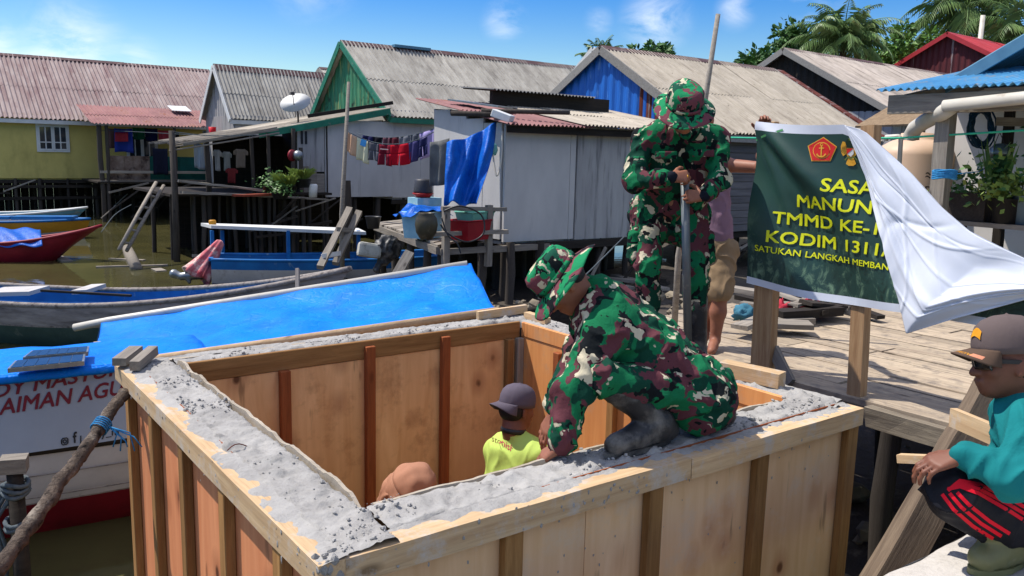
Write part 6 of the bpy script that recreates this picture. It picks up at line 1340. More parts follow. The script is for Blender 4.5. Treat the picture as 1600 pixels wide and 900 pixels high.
p = at(466, 243, d=21.6); mb = MB(); t = thing('hung_pots', 'round metal and red pot hung on the porch corner post', 'pot', p); mb.lathe([(0, -.12), (.1, -.12), (.14, 0), (.1, .1), (0, .12)], p, 16, rot_from(cv(.9, .1, -.4)) @ Matrix.Rotation(rad(90), 3, 'Y')); mb.build('metal_pot', STEEL, t); mb = MB(); mb.lathe([(.08, -.06), (.15, -.03), (.15, .03), (.0, .05)], p-CR*.16, 16, rot_from(cv(.9, .1, -.4)) @ Matrix.Rotation(rad(90), 3, 'Y')); mb.build('red_lid', REDP, t)
# red stool glimpsed on the porch corner pole, buckets
p = at(332, 206, d=31); tag(MB().lathe([(0, -.25), (.1, -.25), (.14, .18), (0, .18)], p, 12).build('red_bucket', mat('bright_red_plastic', hexs(220, 30, 40), hexs(200, 24, 34), 3, rough=.4)), 'small bright red bucket hung under the right end of the rusty porch roof', 'bucket')
# plants on the shelf of the tank house
zS = .77
bx_ = wood('old_planter_wood', hexs(70, 62, 56), hexs(48, 42, 38), rough=.9)
def shelf(px_, x): p = at(px_, 335, x=x); return (x, p.y, zS)
pot_plant('leafy plant in a square dark wooden planter beside the pillar on the shelf', shelf(1515, 9.45), .14, .30, 'leafy', bx_, 130, .26, 11, box=True)
pot_plant('upright sword leaved plant in a black tub in the middle of the shelf', shelf(1553, 9.5), .2, .26, 'sword', BLACK, 120, .55, 12); pot_plant('bushy bright green plant spilling over the black tub on the shelf', shelf(1572, 9.4), .17, .26, 'leafy', BLACK, 420, .3, 13); pot_plant('plant in a pale grey blue pot at the right picture edge of the shelf', shelf(1606, 9.45), .16, .3, 'leafy', mat('grey_blue_glaze', hexs(110, 130, 146), hexs(92, 112, 128), 3, rough=.4), 90, .45, 14)
# coil of hose, hung helmet, cords
p = at(1534, 196, d=9.2); mb = MB(); rr = random.Random(3)
for k in range(11):
    a_ = rr.uniform(.13, .19); b_ = a_*1.35; o_ = cv(rr.uniform(-.1, .1), rr.uniform(-.1, .1), 0)*.02; mb.tube([p+o_+CR*math.cos(q)*a_*.8-CU*(math.sin(q)*b_+.02)+FW*(rr.uniform(-.03, .03)) for q in np.arange(0, 6.28, .35)], .010, 6, close=True)
tag(mb.build('hose_coil', mat('dark_teal_hose', hexs(22, 58, 82), hexs(16, 44, 64), 4, rough=.5)), 'coil of dark teal hose hung under the eave beside the pillar', 'hose')
p = at(1562, 238, d=9.0); t = thing('hung_helmet', 'round grey helmet shaped bowl hung on wire near the dark post', 'helmet', p); mb = MB(); mb.lathe([(0, .09), (.06, .085), (.10, .04), (.105, -.03), (.09, -.06), (.08, -.05), (0, .04)], p, 24, rot_from(cv(.15, -1, 0)) @ Matrix.Rotation(rad(90), 3, 'Y')); mb.build('shell', STEEL, t); mb = MB(); mb.tube([p-CR*.09, p+CU*.22, p+CR*.09], .006, 5); mb.build('wire', DARKSTEEL, t)
tag(board('hung_board', at(1556, 190, d=8.9), at(1650, 193, d=8.6), .03, .09, GREYWOOD, None, up=CU, rough=.005), 'grey board tied level under the eave above the helmet', 'board')
mb = MB(); mb.tube([at(1138, 215, d=9.5), at(1180, 216, d=9.4), at(1400, 216, d=9.0), at(1480, 211, d=8.6), at(1610, 203, d=8.0)], .011, 6); tag(mb.build('cord', GREENROPE), 'taut pale green cord running behind the banner to the tank house', 'cord')
mb = MB(); p = at(1476, 272, d=8.4)
for k in range(7): mb.tube([p+Vector((math.cos(q)*.11, math.sin(q)*.11, .012*k-.04+.01*math.sin(q*2+k))) for q in np.arange(0, 6.28, .5)], .010, 5, close=True)
mb.tube([p+CR*.1, at(1530, 268, d=8.8), at(1562, 250, d=9.0)], .006, 5)
tag(mb.build('blue_rope_binding', BLUEROPE), 'blue rope bound round the wooden pillar beside the tank', 'rope')
# blue rod stay and guy cord behind the crouching soldier
mb = MB(); mb.tube([at(975, 370, d=9), at(925, 420, d=7.6), at(845, 497, d=6.1)], .007, 5); tag(mb.build('guy_cord', ROPE), 'thin grey cord running down behind the crouching soldier to the box corner', 'cord')
for i, (pts, lb) in enumerate([([at(150, 203, d=31), at(250, 208, d=30), at(352, 214, d=29)], 'thin sagging cord strung under the rusty porch roof'), ([at(270, 206, d=20.2), at(330, 212, d=20.6), at(400, 211, d=21)], 'thin wire from the tall grey post to the pole roof'), ([at(205, 320, d=25), at(180, 335, d=24), at(158, 363, d=20.8)], 'mooring line of the red boat')]):
    mb = MB(); mb.tube(sm(pts), .012, 5); tag(mb.build('cord', ROPE), lb, 'cord')
# junk at the back of the boardwalk
for i, (a, b, w, h, m, lb) in enumerate([((1190, 500), (1262, 498), .22, .05, GREYWOOD, 'grey plank at the bottom of the pile left of the second banner post'), ((1170, 506), (1268, 508), .2, .04, GREYWOOD, 'light plank under the pile at the boardwalk edge'), ((1215, 492), (1310, 484), .16, .07, DARKWOOD, 'dark beam lying over the plank pile'), ((1205, 478), (1262, 455), .10, .08, DARKWOOD, 'rotten stump of timber tilted on the plank pile'), ((1262, 476), (1318, 470), .12, .05, GREYWOOD, 'short dark slat behind the red cloth'), ((1155, 512), (1202, 494), .14, .04, GREYWOOD, 'short board near the barefoot man')]):
    pa = at(*a, z=.05+.02*(i % 3)); pb_ = at(*b, z=.05+.03*(i % 3)); tag(board('scrap_plank', pa, pb_, w, h, m, None, rough=.012), lb, 'plank')
for (q, r_, c, lb) in [((1268, 480), .10, (150, 40, 50), 'dull red cloth bundle on the plank pile'), ((1220, 482), .07, (190, 60, 74), 'red plastic bundle left of the rotten stump'), ((1163, 492), .08, (70, 120, 140), 'tangle of blue rope and plastic beside the barefoot man'), ((1300, 470), .15, (90, 92, 76), 'olive cloth heap behind the banner')]:
    p = at(*q, z=.1); o = sdf_build('cloth_bundle', [('e', p, (r_*1.3, r_*.8, r_*.6), None), ('e', p+Vector((r_*.6, r_*.4, .02)), (r_*.8, r_*.6, r_*.4), None)], col(*c), None, .018, .05, .04, 9, int(q[0]), 1); tag(o, lb, 'bundle')
rr = random.Random(21)
for k in range(14):
    c_ = at(rr.uniform(1170, 1340), rr.uniform(462, 500), z=.03); a_ = rr.uniform(0, 3.1); L = rr.uniform(.25, .7); d_ = Vector((math.cos(a_), math.sin(a_), rr.uniform(-.05, .12)))*L
    tag(board('scrap_plank', c_-d_*.5+Vector((0, 0, .04+k*.006)), c_+d_*.5+Vector((0, 0, .05+k*.006)), rr.uniform(.06, .16), rr.uniform(.02, .05), rr.choice((GREYWOOD, DARKWOOD, GREYWOOD)), None, rough=.012), 'weathered scrap of plank in the heap at the back of the boardwalk', 'plank', 'scrap heap planks')
# rubble on the mud behind the standing soldier
mb = MB(); rr = random.Random(8)
for k in range(420):
    x = rr.uniform(4.5, 11); y = rr.uniform(5.2, 10.5); s = rr.choice((.04, .06, .09, .14)); mb.ico((x, y, -1.05+rr.uniform(0, .12)), s, (1.2, 1, .6), .3, k)
for k in range(260):
    x = rr.uniform(3.75, 9); y = rr.uniform(-.5, 4.5); s = rr.choice((.03, .05, .08, .12)); mb.ico((x, y, -1.2+rr.uniform(-.05, .12)), s, (1.2, 1, .6), .3, k+999)
tag(mb.build('shore_rubble', mat('pale_rubble', hexs(150, 138, 118), hexs(96, 88, 76), 3, rough=.9, bump=.4)), 'pale rubble and stones scattered over the mud beside the boardwalk', 'rubble', None, 'stuff'); 
for i, (a, b, lb) in enumerate([((880, 428), (1000, 440), 'grey driftwood plank on the mud left of the standing soldier'), ((905, 465), (985, 448), 'pale driftwood plank nearest the crouching soldier hat'), ((960, 430), (1040, 452), 'broken board on the rubble between the soldier legs')]):
    tag(board('driftwood_plank', at(*a, z=-.98), at(*b, z=-.95), .18, .05, GREYWOOD, None, rough=.015), lb, 'plank')
p = at(752, 430, d=12.5); tag(board('stilt_brace', at(640, 395, d=12.6), at(618, 432, d=12.4), .14, .12, GREYWOOD, None, up=FW, rough=.01), 'stout slanting timber brace under the platform above the tarpaulin canopy', 'timber')
# ---------------------------------------------------------------- banner
BX = 4.40
def bpt(px_, py_): p = at(px_, py_, x=BX); return p.y, p.z
bt = thing('banner', 'dark green banner with yellow lettering, its white reverse folded over the right half', 'banner', (BX, 3, .5))
def bfold(y, z):
    """shape of the hung cloth: x offset"""
    u = 3.34-y; v = 1.62-z
    f = .030*math.sin(9*(u-.9*v)+.3)*math.exp(-((u-.25-.35*v)/.55)**2)*min(1, v*3) + .018*math.sin(4.2*u+2.2*v) + .010*noise.noise(Vector((u*2.5, v*2.5, 0)))
    f += .034*math.exp(-((v-.75*u-.03)/.06)**2)*max(0, 1-u/.95)-.030*math.exp(-((v-1.15*u-.03)/.06)**2)*max(0, 1-u/.8)+.026*math.exp(-((v-1.9*u-.03)/.06)**2)*max(0, 1-u/.5)
    return BX - f
def B(y, z, off=0.): return Vector((bfold(y, z)-off, y, z))
fold = [(1322, 196), (1352, 206), (1385, 236), (1423, 271), (1472, 324), (1516, 360), (1560, 382), (1600, 401), (1660, 432), (1720, 470)]
_fp = sorted(bpt(*q) for q in fold); FY = [q[0] for q in _fp]; FZ = [q[1] for q in _fp]
yL, yR = 3.325, .9
def ztopf(y):  # the top edge; sags and falls away where the cloth folds over
    if y > FY[-1]: return 1.60-.03*math.sin(max(0, min(1, (3.325-y)/.585))*math.pi)*.4+(1.572-1.60)*max(0, min(1, (3.325-y)/.6))
    return float(np.interp(y, FY, FZ))-.004
def zbotf(y): return .575-.028*math.sin(max(0, min(1, (yL-y)/1.1))*math.pi)-.012*(yL-y)
BG = NT('banner_print'); BG.coord = BG.coord
_a = BG.noise(2.2, (1, 1, 1), 3, .5); _b = BG.noise(9, (1, 1.6, 1), 9, .72, .6)
_sep = BG.n('SeparateXYZ'); BG.t.links.new(BG.coord, _sep.inputs[0])
_low = BG.rng(_sep.outputs['Z'], .62, .15, 0, 1)
_c = BG.mix(BG.rng(_a, .3, .7), hexs(40, 72, 64), hexs(28, 50, 44)); _c = BG.mix(BG.math('MULTIPLY', BG.rng(_b, .52, .66, 0, .85), _low), _c, hexs(112, 140, 112)); _c = BG.mix(BG.math('MULTIPLY', BG.rng(_b, .46, .36, 0, .8), _low), _c, hexs(16, 28, 22))
BG.bump(BG.noise(7, (1, 1, 1), 4, .5), .12, .01)
BGM = BG.out(_c, .42, .4)
WHB = cloth('white_banner_reverse', hexs(206, 210, 220), .93, .5, .35, 3.0)
mb = MB(); nu, nv = 120, 60
mb.grid(lambda u, v: B(yL+(yR-yL)*u, zbotf(yL+(yR-yL)*u)+.045+(ztopf(yL+(yR-yL)*u)-.05-zbotf(yL+(yR-yL)*u)-.045)*v), nu, nv)
pr = mb.build('printed_face', BGM, bt)
mb = MB()
mb.grid(lambda u, v: B(yL+(yR-yL)*u, zbotf(yL+(yR-yL)*u)+.0455*v), nu, 4); mb.grid(lambda u, v: B(yL+(yR-yL)*u, ztopf(yL+(yR-yL)*u)-.05+.052*v), nu, 4)
mb.grid(lambda u, v: B(yR+(yL-yR)*u, zbotf(yR+(yL-yR)*u)+(ztopf(yR+(yL-yR)*u)+.002-zbotf(yR+(yL-yR)*u))*v, -.006), nu, 40)
mb.build('white_border', WHB, bt)
# folded-over flap: from the fold line down to the hanging corner
edge = [(1322, 196), (1346, 262), (1366, 325), (1387, 372), (1405, 425), (1420, 474), (1432, 518), (1500, 497), (1610, 467), (1720, 438)]
def pol(P, t):
    t = max(0, min(1, t))*(len(P)-1); i = min(int(t), len(P)-2); f = t-i; p0 = P[max(i-1, 0)]; p1 = P[i]; p2 = P[i+1]; p3 = P[min(i+2, len(P)-1)]
    return tuple(.5*((2*p1[k])+(-p0[k]+p2[k])*f+(2*p0[k]-5*p1[k]+4*p2[k]-p3[k])*f*f+(-p0[k]+3*p1[k]-3*p2[k]+p3[k])*f**3) for k in (0, 1))
def pll(P, t):
    t = max(0, min(1, t))*(len(P)-1); i = min(int(t), len(P)-2); f = t-i; return tuple(P[i][k]*(1-f)+P[i+1][k]*f for k in (0, 1))
CRS = [(.9, .5, .62, .012, .007), (.5, .85, .72, .010, .006), (1, -.35, .22, .012, .007), (.75, .66, 1.0, .010, .006), (.2, 1, .82, .010, .007), (1, .15, .48, .014, -.008), (.95, -.6, .30, .010, .005), (.6, .8, .45, .012, -.006), (.3, .95, .33, .010, .005)]
def flap(u, v):
    a = pol(fold, u); b = pll(edge, u); yf, zf = bpt(*a); ye, ze = bpt(*b); y = yf+(ye-yf)*v; z = zf+(ze-zf)*v
    vv = v*v*(3-2*v); out = .010+.075*math.sin(vv*math.pi*.62)*min(1, u*2.2)+.028*math.sin(v*5+u*7)*u*vv+.020*math.sin(u*16-v*4)*v*min(1, u*3)+.02*noise.noise(Vector((u*5, v*4, 2)))*min(1, u*4)
    cr1 = .018*math.exp(-((v-.55-.25*math.sin(u*4))/.05)**2)*min(1, u*2)
    for (a_, b_, c_, w_, h_) in CRS: q_ = u*a_+v*b_-c_+.03*math.sin(u*9+v*7); out += h_*math.exp(-(q_/w_)**2)*min(1, u*5)*min(1, v*4)
    return Vector((bfold(y, z)-out-cr1, y, z))
mb = MB(); mb.grid(flap, 160, 100, True, .003); fl = mb.build('folded_flap', WHB, bt)
# lettering and emblems, following the cloth
YEL = mat('yellow_print', hexs(226, 228, 40), hexs(214, 216, 30), 4, rough=.45, bump=0, shift=False)
def blet(txt, p0, p1, hpx, m=YEL, off=.020, parent=None, sp=1.0):
    y0, z0 = bpt(*p0); y1, z1 = bpt(*p1); yh, zh = bpt(p0[0], p0[1]-hpx); vs, fs = text_mb(txt, 1, off, 'LEFT', 0, sp); w0 = min(v.x for v in vs); w1 = max(v.x for v in vs); hh = (zh-z0)/.72
    out = [B(y0+(y1-y0)*(v.x-w0)/(w1-w0), z0+(z1-z0)*(v.x-w0)/(w1-w0)+v.y*hh, .005+v.z) for v in vs]
    return MB().add(out, fs).build('lettering', m, parent or bt)
def blet_words(txt, p0, p1, hpx, m=YEL, off=.02):
    ext = lambda t: (lambda v: (min(q.x for q in v), max(q.x for q in v)))(text_mb(t, 1, 0)[0])
    W0, W1 = ext(txt); ws = txt.split(' '); pre = ''
    for w in ws:
        pre = (pre+' '+w) if pre else w; r_ = ext(pre)[1]; a_ = ext(w); l_ = r_-(a_[1]-a_[0]); f = lambda x: (x-W0)/(W1-W0)
        q = lambda t: (p0[0]+(p1[0]-p0[0])*t, p0[1]+(p1[1]-p0[1])*t); blet(w, q(f(l_)), q(f(r_)), hpx, m, off)
blet('SASA', (1288, 298), (1362, 305), 20.5); blet('MANUNG', (1244, 323), (1385, 337), 19.5)
blet_words('TMMD KE-12', (1209, 348), (1391, 369), 18.5); blet_words('KODIM 1311/M', (1202, 377), (1411, 404), 18.5); blet_words('SATUKAN LANGKAH MEMBANG', (1184, 391), (1401, 424), 9.6, YEL, .014)
RED_E = mat('red_print', hexs(200, 44, 40), hexs(190, 36, 34), 4, rough=.45, bump=0, shift=False); GOLD = mat('gold_print', hexs(224, 170, 60), hexs(200, 140, 40), 30, rough=.45, bump=0, shift=False); WHP = mat('white_print', hexs(226, 224, 220), None, 4, rough=.45, bump=0, shift=False); DKG = mat('dark_green_print', hexs(36, 52, 34), hexs(28, 42, 26), 20, rough=.45, bump=0, shift=False)
def emb(name, pts, m, off, parent):
    P = [bpt(*q) for q in pts]; cy = sum(p[0] for p in P)/len(P); cz = sum(p[1] for p in P)/len(P); vs = [B(y, z, off) for y, z in P]+[B(cy, cz, off)]; n = len(P)
    return MB().add(vs, [(i, (i+1) % n, n) for i in range(n)]).build(name, m, parent)
def circ(cx, cy, rx, ry, n=20, a0=0, a1=6.2832): return [(cx+rx*math.cos(a0+(a1-a0)*i/n), cy+ry*math.sin(a0+(a1-a0)*i/n)) for i in range(n+(0 if a1 > 6.2 and a0 == 0 else 1))]
pen = [(1288, 214), (1307, 229), (1298, 252), (1273, 252), (1266, 228)]
e1_ = emb('pentagon_emblem', pen, GOLD, .004, bt); ins = lambda P, k: [(1286.5+(x-1286.5)*k, 235+(y-235)*k) for x, y in P]
emb('red_field', ins(pen, .93), RED_E, .0055, e1_); emb('gold_ring', circ(1286, 235, 12.2, 13), GOLD, .007, e1_); emb('red_disc', circ(1286, 235, 11, 11.8), mat('bright_red_print', hexs(214, 40, 36), None, 4, rough=.45, bump=0, shift=False), .0085, e1_)
def stroke(name, pts, w, m, off, parent):
    P = [Vector((x, y, 0)) for x, y in pts]; vs = []
    for i, p in enumerate(P):
        t = (P[min(i+1, len(P)-1)]-P[max(i-1, 0)]).normalized(); s = Vector((-t.y, t.x, 0))*w
        for q in (p+s, p-s): y, z = bpt(q.x, q.y); vs.append(B(y, z, off))
    return MB().add(vs, [(i*2, i*2+1, i*2+3, i*2+2) for i in range(len(P)-1)]).build(name, m, parent)
stroke('anchor', [(1286, 227), (1286, 245)], .9, GOLD, .010, e1_); stroke('anchor', [(1282.5, 231.5), (1289.5, 231.5)], .8, GOLD, .0105, e1_); stroke('anchor', circ(1286, 239, 6, 6, 10, .2, 2.94), .9, GOLD, .011, e1_); stroke('anchor', circ(1286, 226, 1.8, 1.8, 8, 0, 6.28), .6, GOLD, .010, e1_)
e2 = emb('eagle_emblem', circ(1328, 238, 8, 9), GOLD, .0045, bt)
for s in (-1, 1):
    emb('wing', [(1328+s*3, 232), (1328+s*7, 222), (1328+s*12, 221), (1328+s*15, 228), (1328+s*15, 238), (1328+s*12, 244), (1328+s*7, 240)], GOLD, .006, e2)
    for k in range(4): stroke('feather_line', [(1328+s*(6+k*2), 226+k*1.2), (1328+s*(8+k*2.2), 241-k)], .35, DKG, .0075, e2)
emb('crest', [(1322, 231), (1320, 222), (1324, 217), (1333, 217), (1336, 223), (1334, 231)], DKG, .007, e2)
star = [(1328+(3.2 if i % 2 == 0 else 1.3)*math.sin(i*math.pi/5), 217.5-(3.4 if i % 2 == 0 else 1.4)*math.cos(i*math.pi/5)) for i in range(10)]; emb('star', star, mat('olive_print', hexs(120, 140, 70), None, 4, bump=0, shift=False), .0085, e2)
emb('shield_white', [(1322, 232), (1332.5, 232), (1332.5, 240), (1328, 245), (1322, 240)], WHP, .0085, e2); emb('shield_red', [(1322, 232), (1332.5, 232), (1322, 241)], RED_E, .0095, e2)
emb('tail', [(1323, 247), (1332, 247), (1335, 256), (1331, 259), (1324, 259), (1320, 256)], GOLD, .0065, e2)
stroke('ribbon', [(1319, 250), (1323, 245), (1328, 248), (1333, 245), (1337, 250)], 1.1, mat('ribbon_print', hexs(110, 120, 60), None, 4, bump=0, shift=False), .009, e2)
stroke('green_stripe', [(1183, 219), (1200, 212), (1228, 203)], 1.6, mat('light_green_print', hexs(84, 150, 96), None, 4, bump=0, shift=False), .004, bt)
# posts that carry the banner
p = at(1190, 590, x=4.46); tag(board('banner_post', (4.47, p.y, -.05), (4.47, p.y+.02, .62), .145, .07, POSTWOOD, None, up=(1, 0, 0), rough=.006), 'thick sawn post under the left edge of the banner', 'post')
q = at(1335, 612, x=4.46); r_ = at(1363, 196, x=4.47); tag(board('banner_post', (4.49, q.y, -.03), (4.49, r_.y+.02, r_.z), .085, .075, POSTWOOD, None, up=(1, 0, 0), rough=.004), 'slimmer square post rising behind the middle of the banner', 'post')
r_ = at(1204, 190, x=4.5); board('post_top', (4.52, r_.y-.01, .5), (4.52, r_.y, r_.z), .07, .05, POSTWOOD, None, up=(1, 0, 0)); _pt = bpy.data.objects['post_top']; _pt.name = 'upright_batten'; tag(_pt, 'slim batten behind the top left corner of the banner, held with a hand', 'batten')
a = at(1208, 545, x=4.5); b = at(1236, 592, x=4.40); tag(board('post_brace', a, b+Vector((0, 0, -.03)), .075, .03, GREYWOOD, None, up=(1, 0, 0), rough=.006), 'short slanting brace at the foot of the thick banner post', 'brace')
# ---------------------------------------------------------------- people
SKN = SKIN; NAVY = cloth('navy_cuff', (.01, .012, .02), .8); 
def wristband(parent, a, b, r, m, name='cuff', t0=.8, t1=1.0):
    o = sdf_build(name, [cone(lerp(a, b, t0), lerp(a, b, t1), r, r*.88)], m, parent, .006, .01, .002, 40, 2); return o
# --- standing soldier with the pipe
j = dict(boots=1, head=at(1069, 174, d=4.94), hf=cv(.05, .70, -.71), hu=cv(-.03, -.71, -.70), neck=at(1067, 203, d=5.16), shL=at(1117, 214, d=5.22), shR=at(1006, 220, d=5.22), elL=at(1124, 282, d=5.12), elR=at(990, 283, d=5.10), wrL=at(1101, 306, d=5.00), wrR=at(1049, 277, d=4.97),
         pelvis=at(1046, 322, d=5.42), hipL=at(1082, 332, d=5.42), hipR=at(1010, 332, d=5.42), knL=at(1087, 420, d=5.34), knR=at(1012, 418, d=5.32), anL=at(1090, 553, d=5.45), anR=at(1010, 553, d=5.46))
for s in 'LR': a = j['an'+s]; a.z = .09; j['toe'+s] = a+cv(.12 if s == 'L' else -.2, .1, -1)*.17; j['toe'+s].z = .035
gR = at(1071, 275, d=4.95); gL = at(1075, 303, d=4.96)
dR = cv(.95, -.05, .1); dL = cv(-.95, .02, .1)
j['hands'] = hand_prims(j['wrR'], dR, cv(.1, .25, .95), True, (.95, 1.35, .8), 1.04, .05, .6)+hand_prims(j['wrL'], dL, cv(-.1, .1, 1), False, (.95, 1.35, .8), 1.04, .05, .6)
s1 = thing('person', 'standing soldier in camouflage and brimmed hat, head bowed, both hands gripping a steel pipe', 'soldier', (j['pelvis'].x, j['pelvis'].y, 0))
P, fr = body_prims(j); bd = sdf_build('body', P, SKIN, s1, .0055, .02); eyes(s1, j['head'], fr, SKIN)
jk = sdf_build('jacket', jacket_prims(j, 1.0, .08, .13, .80), CAMO, s1, .009, .03, .012, 8, 1)
f_ = FW*-1
sdf_build('collar', [cone(j['neck']+cv(-1, 0, 0)*.05+FW*.02, j['neck']+cv(0, 1, -.4)*.06-FW*.09, .028, .02), cone(j['neck']+cv(1, 0, 0)*.05+FW*.02, j['neck']+cv(0, 1, -.4)*.06-FW*.09, .028, .02)], CAMO, jk, .008, .02, .003, 20, 2)
for s, e in (('R', 'wrR'), ('L', 'wrL')): sdf_build('sleeve_cuff', [cone(lerp(j['el'+s], j[e], .62), lerp(j['el'+s], j[e], .82), .058, .054)], CAMO, jk, .007, .01, .004, 20, 3)
for (cx, cy) in [(1040, 243), (1098, 240)]:
    mb = MB(); p = at(cx, cy, d=5.08); mb.grid(lambda u, v: p+CR*((u-.5)*.13)-CU*((v-.5)*.045)-FW*(.012+.01*math.sin(u*math.pi)), 8, 4, True, .006); mb.build('chest_pocket', CAMO, jk)
tr = sdf_build('trousers', trouser_prims(j, .94, .42, 1.25), CAMO, s1, .009, .03, .012, 8, 2)
for s, dx in (('R', -.085), ('L', .085)): p = lerp(j['hip'+s], j['kn'+s], .62)+CR*dx; sdf_build('cargo_pocket', [cone(p+CU*.07, p-CU*.07, .045, .05)], CAMO, tr, .008, .02, .004, 16, 3)
for s in 'LR': boot(s1, 'boot', j['an'+s], j['toe'+s], j['kn'+s], RUBBER, .36, 1.05)
wristband(s1, j['elR'], j['wrR'], .043, NAVY); wristband(s1, j['elL'], j['wrL'], .043, NAVY)
hc = j['head']+fr[1]*.040-fr[0]*.012
ht_, Rm = boonie_hat(s1, hc, fr[0], fr[1], CAMO2, .192, seed=2, droop=.002, k=1.12, wave=.006)
mb = MB(); p = hc+fr[0]*.116+fr[1]*.038; mb.box(p, (.075, .006, .03), Matrix((fr[2], fr[0], fr[1])).transposed()); mb.build('name_patch', cloth('khaki_patch', hexs(140, 134, 90), .9), ht_)
mb = MB(); mb.tube([hc+fr[2]*.10-fr[1]*.01, hc+fr[2]*.112-fr[1]*.06+fr[0]*.03, hc+fr[2]*.09-fr[1]*.16+fr[0]*.02], .004, 5); mb.build('hat_cord', BLACK, ht_)
gring = lerp(j['wrR'], j['wrR']+dR, .1); mb = MB(); mb.lathe([(.0095, -.003), (.0115, 0), (.0095, .003)], j['wrR']+dR*.098+fr[2]*0-CU*.0-FW*.006, 14, rot_from(dR) @ Matrix.Rotation(rad(90), 3, 'Y')); mb.build('ring', GOLD, bd)
pt = lerp(gR, gL, .5)+FW*.035
top = at(1070, 278, d=5.03); bot = at(1075, 556, z=.10)
pipe = MB().tube([top, bot], [.026, .026], 16).build('steel_pipe', mat('dull_pipe_steel', hexs(112, 118, 120), hexs(86, 90, 92), 8, (1, 1, .3), .5, .06, metal=.4, c3=hexs(150, 146, 136), s3=14, th3=(.6, .75))); tag(pipe, 'grey steel pipe held upright by the standing soldier', 'pipe')
pole2 = MB(); pa = at(1122, 22, d=6.3); pb2 = at(1060, 400, d=6.6); pole2.tube([pa, lerp(pa, pb2, .4)+CR*.01, pb2, Vector((pb2.x, pb2.y, 0))], [.018, .022, .025, .026], 9); tag(pole2.build('wooden_pole', GREYWOOD), 'long thin grey stick rising behind the standing soldier into the sky', 'stick')
# --- crouching soldier on the near rim
j = dict(boots=1, head=at(882, 444, d=3.42), hf=cv(-.60, .80, .05), hu=cv(-.80, -.60, -.10), neck=at(926, 458, d=3.46), shL=at(946, 514, d=3.30), shR=at(944, 480, d=3.62), elL=at(896, 612, d=3.20), elR=at(893, 582, d=3.66), wrL=at(877, 696, d=3.17), wrR=at(868, 645, d=3.50),
         pelvis=at(1088, 602, d=3.55), hipL=at(1078, 618, d=3.44), hipR=at(1082, 598, d=3.68), knL=at(944, 590, d=3.20), knR=at(968, 600, d=3.78), anL=at(1030, 680, d=3.36), anR=at(1116, 650, d=3.58), toeL=at(962, 696, d=3.22), toeR=at(1082, 668, d=3.56))
for s in 'LR': j['an'+s].z = RZ+.10; j['toe'+s].z = RZ+.052
hL = hand_prims(j['wrL'], cv(-.75, .55, .35), cv(.1, .9, .45), False, (.35, .55, .4), .98, .09, .3)
hR = hand_prims(j['wrR'], cv(-.50, .85, .1), cv(.55, .45, .5), True, (.22, .45, .35), .98, .10, .35)
j['hands'] = hL+hR
s2 = thing('person', 'soldier in camouflage uniform and boots squatting on the box rim, reaching into the box', 'soldier', (j['pelvis'].x, j['pelvis'].y, RZ))
P, fr = body_prims(j); sdf_build('body', P, SKIN, s2, .0055, .02); eyes(s2, j['head'], fr, SKIN)
jk = sdf_build('jacket', jacket_prims(j, 1.12, .085, .05, .86), CAMO, s2, .008, .03, .013, 8.5, 4)
sdf_build('collar', [cone(j['neck']+FW*-.05-CU*.01, j['neck']+CR*-.03-CU*.03-FW*.02, .04, .03), cone(j['neck']+FW*.05, j['neck']+CR*-.03-CU*.03, .04, .03), cone(j['neck']+CU*.035+CR*.02, j['neck']-FW*.05, .032, .035)], CAMO, jk, .008, .02, .004, 18, 5)
sdf_build('sleeve_cuff', [cone(lerp(j['elL'], j['wrL'], .62), lerp(j['elL'], j['wrL'], .90), .060, .058)], CAMO, jk, .007, .01, .005, 18, 6); sdf_build('sleeve_cuff', [cone(lerp(j['elR'], j['wrR'], .55), lerp(j['elR'], j['wrR'], .84), .056, .052)], CAMO, jk, .007, .01, .004, 18, 7)
mb = MB(); p = lerp(j['shL'], j['elL'], .55)-FW*.077-CR*.02; mb.box(p, (.012, .006, .022), rot_from(CR, CU)); mb.build('flag_patch', RED_E, jk)
mb = MB(); p = j['shL']+CU*.035-FW*.06+CR*.02; mb.grid(lambda u, v: p+CR*((u-.5)*.15)-CU*(.03*(v-.5)+.03*(u-.5)**2*2)+FW*(.05*(u-.5)**2*3-.0), 10, 3, True, .006); mb.build('shoulder_strap', CAMO, jk)
wristband(s2, j['elR'], j['wrR'], .040, NAVY, t0=.82, t1=.97); wristband(s2, j['elL'], j['wrL'], .042, NAVY, t0=.86, t1=.98)
tr = sdf_build('trousers', trouser_prims(j, .98, .10, 1., .070), CAMO, s2, .008, .035, .013, 8, 8)
boot(s2, 'boot', j['anL'], j['toeL'], j['knL'], RUBBER, (j['knL']-j['anL']).length*.92, .97); boot(s2, 'boot', j['anR'], j['toeR'], j['knR'], RUBBER, (j['knR']-j['anR']).length*.93, 1.0)
hc = j['head']+fr[1]*.040-fr[0]*.010
ht_, Rm = boonie_hat(s2, hc, fr[0], fr[1], CAMO2, .182, seed=5, droop=.012, wave=.010)
sdf_build('hair', [('e', j['head']+fr[1]*.01-fr[0]*.045, (.076, .070, .062), [[fr[2][i], fr[1][i], fr[0][i]] for i in range(3)])], HAIR, s2, .007, .01)
